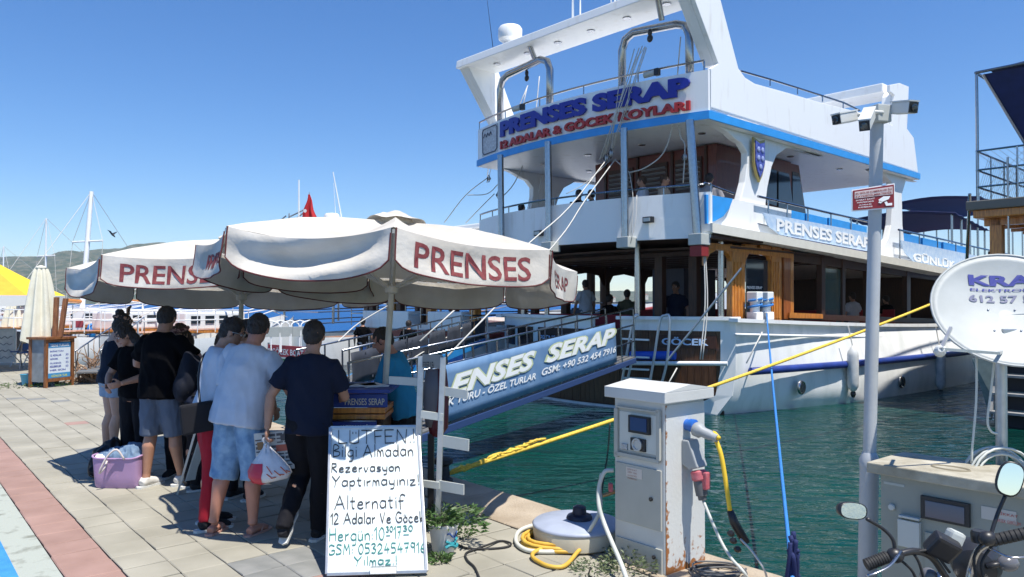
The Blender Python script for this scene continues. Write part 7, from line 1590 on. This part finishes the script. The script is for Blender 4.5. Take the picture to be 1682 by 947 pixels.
# ============================================================ RIGGING
RP_ = 'ropes hanging from the davits'
def rl_(lab, pts, r_=.016, m='rope', uf=None, n=4):
    P = []
    for (px, py, Y) in pts: P.append(at(px, py, Y))
    return rope('rigging_line', lab, spline(P, n) if len(P) > 2 else P, r_, m, RP_, 'rope', 5)
cl_ = (16.6)
for i, (xa, ya, xb, yb) in enumerate(((1055,75,990,258),(1060,76,998,262),(1062,78,1002,258),(1050,78,985,262),(1042,80,994,255))): rl_('tackle line from the right davit, strand %s' % ('leftmost','second','middle','fourth','right')[i], [(xa,ya,15.2),(xb,yb,15.6)], .011)
for lab, pts in (('long white rope sweeping from the right davit down to the upper deck column', [(1116,130,15),(1106,200,15),(1090,250,15.2),(1060,275,15.4),(1034,283,15.5)]),
        ('white rope hanging down beside the right-hand column', [(1118,60,15),(1112,140,15),(1114,195,15),(1118,225,15),(1125,240,14.9),(1122,300,14.9)]),
        ('rope falling from the left davit past the PRENSES sign to the left', [(886,125,20),(878,200,19.8),(866,250,19.6),(845,300,19.2),(820,328,19)]),
        ('tackle rope under the left davit arch', [(867,140,20.4),(850,180,20.4)]), ('second tackle rope under the left davit arch', [(866,142,20.4),(857,182,20.4)]),
        ('rope from the left roof corner straight down', [(808,190,21),(803,260,21),(800,300,21)]),
        ('slanting rope from the rope cluster down to the gangway rail, upper one', [(996,262,15.6),(935,340,14),(868,400,12.8),(690,560,10.6)]),
        ('slanting rope from the rope cluster down to the gangway rail, lower one', [(1010,262,15.6),(960,330,14.4),(910,402,13.2),(730,590,10.4)]),
        ('rope stretching from the cluster to the middle column', [(1010,262,15.6),(1034,283,15.4)]),
        ('thin rope running down left from the port column to the next boat', [(803,290,20.5),(765,320,21),(730,365,22)]), ('second thin rope running down left beside it', [(812,318,20.5),(790,340,21),(765,366,22)]),
        ('rope between the port column and the blocks', [(820,300,20.4),(800,318,20.5),(768,320,21)]),
        ('doubled rope hanging at the stern from the right column foot', [(1156,405,14.6),(1158,500,14.4),(1150,590,14.2)]), ('second strand of the rope hanging at the stern', [(1158,405,14.6),(1162,500,14.4),(1154,590,14.2)]),
        ('thin dark stay from the white hull corner down to the water rope', [(1252,545,14.2),(1226,596,13.9)]), ('stay below the stern boom', [(1112,604,14.4),(1092,640,14.2)]),
        ('white rope crossing in front of the grey gangway, lower', [(775,528,20),(700,575,15),(640,612,11.5)]), ('white rope crossing in front of the grey gangway, upper', [(640,500,20),(590,530,16),(556,560,12)])):
    rl_(lab, pts, .013)
for i_, (lab, pts) in enumerate((('thin line from the right davit top to the roof rail', [(1060,76,15),(1040,110,15.2),(1028,190,15.4)]),('fine line hanging off the left side of the right davit', [(1020,100,15.4),(1012,180,15.5),(1003,250,15.6)]),
        ('fine line beside the middle column of the upper deck', [(1034,283,15.4),(1040,330,15.2),(1036,392,15.2)]),('slack line under the upper deck by the left middle column', [(890,290,18),(884,330,18),(893,372,18)]),
        ('thin line from the roof corner to the port blocks', [(806,196,21),(812,250,20.8),(803,290,20.5)]),('thin black lanyard on the stern bulwark by the floodlight', [(1046,320,15.2),(1044,360,15.1),(1036,398,15.1)]),
        ('thin line down from the cluster of blocks to the bulwark', [(1003,262,15.6),(962,300,15.4),(930,318,15.4)]))): rl_(lab, pts, .008)
for px, py, Y in ((995,260,15.6),(1003,252,15.5),(803,293,20.5),(818,320,20.4),(1124,258,14.9)):
    t = thing('rope_block', 'small dark pulley block '+{995:'at the lower end of the davit tackle',1003:'clustered above the tackle ropes',803:'hanging by the port column',818:'lowest by the port column',1124:'on the rope beside the right-hand column'}[px], 'pulley block', at(px,py,Y), 0, 'pulley blocks on the ropes')
    MB().lathe([(.05,-.03),(.065,-.02),(.04,0),(.065,.02),(.05,.03)], (0,0,0), 12, V((1,.3,0))).build('sheave', 'alu', t); MB().tube([(0,0,-.10),(.05,0,0),(0,0,.10),(-.05,0,0)], .014, 6, closed=True).build('shackle', 'black', t)
pA, pB = at(1096,592,14.0), at(1218,440,13.6)
tag(MB().cyl(pA, pB, .02, n=8).build('boat_hook', 'alu', smooth=True), 'long slanting metal pole in front of the stern of the white boat', 'pole')
# ============================================================ MOTORCYCLE
mc = V((1.62, 2.62, 0)); r = thing('motorcycle', 'parked black motorcycle with round mirrors at the lower right corner', 'motorcycle', mc)
f3 = lambda px, py, Y=2.6: at(px, py, Y)
BKM = mat('satin black', (.02,.02,.022), .4, bump=.05); CH = mat('chrome', (.42,.42,.43), .22, 1.0)
def wmb(nm, mb, m, sm='all', par=None, bev=0): return mb.build(nm, m, par or r, smooth=sm, world=True, bev=bev)
lg, rg = f3(1430,927), f3(1648,888,2.62)
hb_ = spline([f3(1425,926), f3(1462,915), f3(1500,905,2.62), f3(1530,915,2.66), f3(1555,950,2.7)], 5); wmb('handlebar', MB().tube(hb_, .012, 10), BKM)
wmb('handlebar', MB().tube(spline([f3(1700,878,2.6), f3(1650,885,2.62), f3(1610,900,2.66), f3(1596,930,2.7), f3(1590,960,2.7)], 5), .012, 10), CH)
for a, c in ((f3(1422,928), f3(1458,914)), (f3(1628,888,2.6), f3(1700,872,2.56))):
    g = MB(); n_ = 9
    for k in range(n_): p = a.lerp(c, (k+.5)/n_); dd = (c-a)/n_*.38; g.cyl(p-dd, p+dd, .0205, n=12)
    g.cyl(a, c, .0175, n=12); wmb('grip', g, 'rubber', True)
for p in (f3(1470,912), f3(1622,884,2.6)): wmb('switch_housing', MB().ell(p, (.030,.026,.026)), BKM)
wmb('clutch_lever', MB().tube(spline([f3(1480,905,2.57), f3(1462,928,2.52), f3(1440,940,2.5), f3(1424,945,2.5)], 4), .006, 6, flat=.6), CH)
wmb('brake_lever', MB().tube(spline([f3(1625,900,2.57), f3(1660,915,2.5), f3(1700,912,2.5)], 4), .006, 6, flat=.6), CH)
def mirror(c, w_, h_, rot_, nm, stem, yaw_):
    mm = Matrix.Rotation(yaw_, 3, 'Z') @ Matrix.Rotation(R(-7), 3, 'X') @ Matrix.Rotation(rot_, 3, 'Y'); b = MB(); out = []
    for k in range(24): a = 2*math.pi*k/24; out.append((w_*(abs(math.cos(a))**.75)*(1 if math.cos(a) > 0 else -1), h_*(abs(math.sin(a))**.75)*(1 if math.sin(a) > 0 else -1)))
    P = lambda x, y, z: c+mm @ V((x, y, z))
    b.sheet([[P(x*s_, y, z*s_) for x, z in out+out[:1]] for s_, y in ((.93,-.012),(1.0,-.010),(1.0,.0),(.85,.022),(.4,.034),(.02,.036))]); o = wmb('mirror_shell', b, BKM)
    wmb('mirror_glass', MB().prism([P(x*.90,-.011,z*.90) for x, z in out], mm @ V((0,.003,0))), mat('mirror glass', (.75,.78,.82), .03, 1.0), False, o)
    wmb('mirror_stem', MB().tube(spline(stem, 5), .0065, 8), BKM)
mirror(f3(1399,838,2.55), .052, .028, R(8), 'l', [f3(1424,852,2.57), f3(1450,868,2.6), f3(1466,885,2.6), f3(1470,905,2.6)], R(12))
mirror(f3(1658,786,2.6), .040, .060, R(18), 'r', [f3(1652,812,2.62), f3(1640,840,2.62), f3(1630,870,2.61), f3(1628,884,2.6)], R(-14))
for pts in ([(1500,908),(1510,925),(1520,960)],[(1490,910),(1530,905),(1560,940)],[(1615,890),(1600,915),(1605,960)],[(1630,895),(1612,925),(1618,960)],[(1478,918),(1500,940),(1508,970)]): wmb('cable', MB().tube(spline([f3(x,y,2.62) for x,y in pts],4), .005, 6), 'rubber')
cl2 = f3(1548,898,2.62); wmb('instrument_pod', MB().box(cl2, (.095,.05,.08), rot=Matrix.Rotation(R(28),3,'Y') @ Matrix.Rotation(R(25),3,'X')), BKM, False, None, .012)
wmb('instrument_visor', MB().box(cl2+V((.045,.02,.01)), (.05,.05,.085), rot=Matrix.Rotation(R(24),3,'Y')), 'greypaint', False, None, .012)
wmb('headlamp', MB().lathe([(.02,0),(.07,.03),(.085,.09),(.085,.12),(.06,.135)], f3(1600,940,2.72), 20, V((.55,.8,.1))), BKM, True)
wmb('indicator', MB().ell(f3(1656,925,2.7), (.038,.028,.028)), mat('smoked lens', (.12,.12,.13), .2)); wmb('indicator_stalk', MB().cyl(f3(1620,930,2.7), f3(1650,925,2.7), .010), BKM)
wmb('indicator', MB().ell(f3(1525,945,2.72), (.03,.025,.028)), mat('smoked lens', (0,0,0)))
wmb('reservoir', MB().lathe([(.024,0),(.026,.03),(.022,.04)], f3(1608,890,2.63), 14), BKM, True)
# body below the picture
fwv = V((.62,.78,0)).normalized(); hd_ = f3(1585,950,2.72); fc = V((hd_.x,hd_.y,0))+fwv*.38; rc_ = fc-fwv*1.28
def wheel(c):
    ax = V((fwv.y,-fwv.x,0)); o = wmb('tyre', MB().tube([c+V((0,0,.30))+fwv*(.25*math.cos(a))+V((0,0,.25*math.sin(a))) for a in [2*math.pi*k/32 for k in range(32)]], .05, 10, closed=True), 'rubber')
    wmb('rim', MB().tube([c+V((0,0,.30))+fwv*(.20*math.cos(a))+V((0,0,.20*math.sin(a))) for a in [2*math.pi*k/32 for k in range(32)]], .018, 8, closed=True), CH)
    for k in range(10): a = 2*math.pi*k/10; wmb('spoke', MB().cyl(c+V((0,0,.30)), c+V((0,0,.30))+fwv*(.20*math.cos(a))+V((0,0,.20*math.sin(a))), .005, n=5), CH)
wheel(fc); wheel(rc_); sdv = V((fwv.y,-fwv.x,0))
for s_ in (-1,1): wmb('fork_leg', MB().cyl(fc+sdv*(.08*s_)+V((0,0,.3)), V((hd_.x,hd_.y,.86))+sdv*(.08*s_), .022), CH)
tk = V((hd_.x,hd_.y,.72))-fwv*.35; wmb('fuel_tank', MB().ell(tk, (.15,.26,.12), rotz(-math.atan2(fwv.x,fwv.y))), BKM)
wmb('seat', MB().ell(tk-fwv*.48-V((0,0,.02)), (.13,.34,.07), rotz(-math.atan2(fwv.x,fwv.y))), 'rubber'); wmb('engine', MB().box(tk-V((0,0,.33))-fwv*.1, (.24,.34,.30), rot=rotz(-math.atan2(fwv.x,fwv.y))), 'greypaint', False, None, .03)
wmb('exhaust', MB().tube(spline([tk-V((0,0,.4))+sdv*.12, tk-V((0,0,.48))+sdv*.15-fwv*.3, tk-V((0,0,.42))+sdv*.16-fwv*.9], 4), .035, 10), CH)
wmb('frame', MB().tube([V((hd_.x,hd_.y,.80)), tk-V((0,0,.1)), tk-V((0,0,.1))-fwv*.6, rc_+V((0,0,.30))], .02, 8), BKM)

# ============================================================ SEA AIR
hz = MB(); hz.box((0, 1500, 80), (7600, 3200, 190)); ho = hz.build('haze', 'white'); ho['kind'] = 'stuff'
hmt = bpy.data.materials.new('sea air'); hmt.use_nodes = True; n = hmt.node_tree.nodes; n.remove(n['Principled BSDF'])
pv = n.new('ShaderNodeVolumePrincipled'); pv.inputs['Color'].default_value = (.85,.92,1,1); pv.inputs['Density'].default_value = .00016; pv.inputs['Anisotropy'].default_value = .2
hmt.node_tree.links.new(pv.outputs[0], n['Material Output'].inputs['Volume']); ho.data.materials.clear(); ho.data.materials.append(hmt)
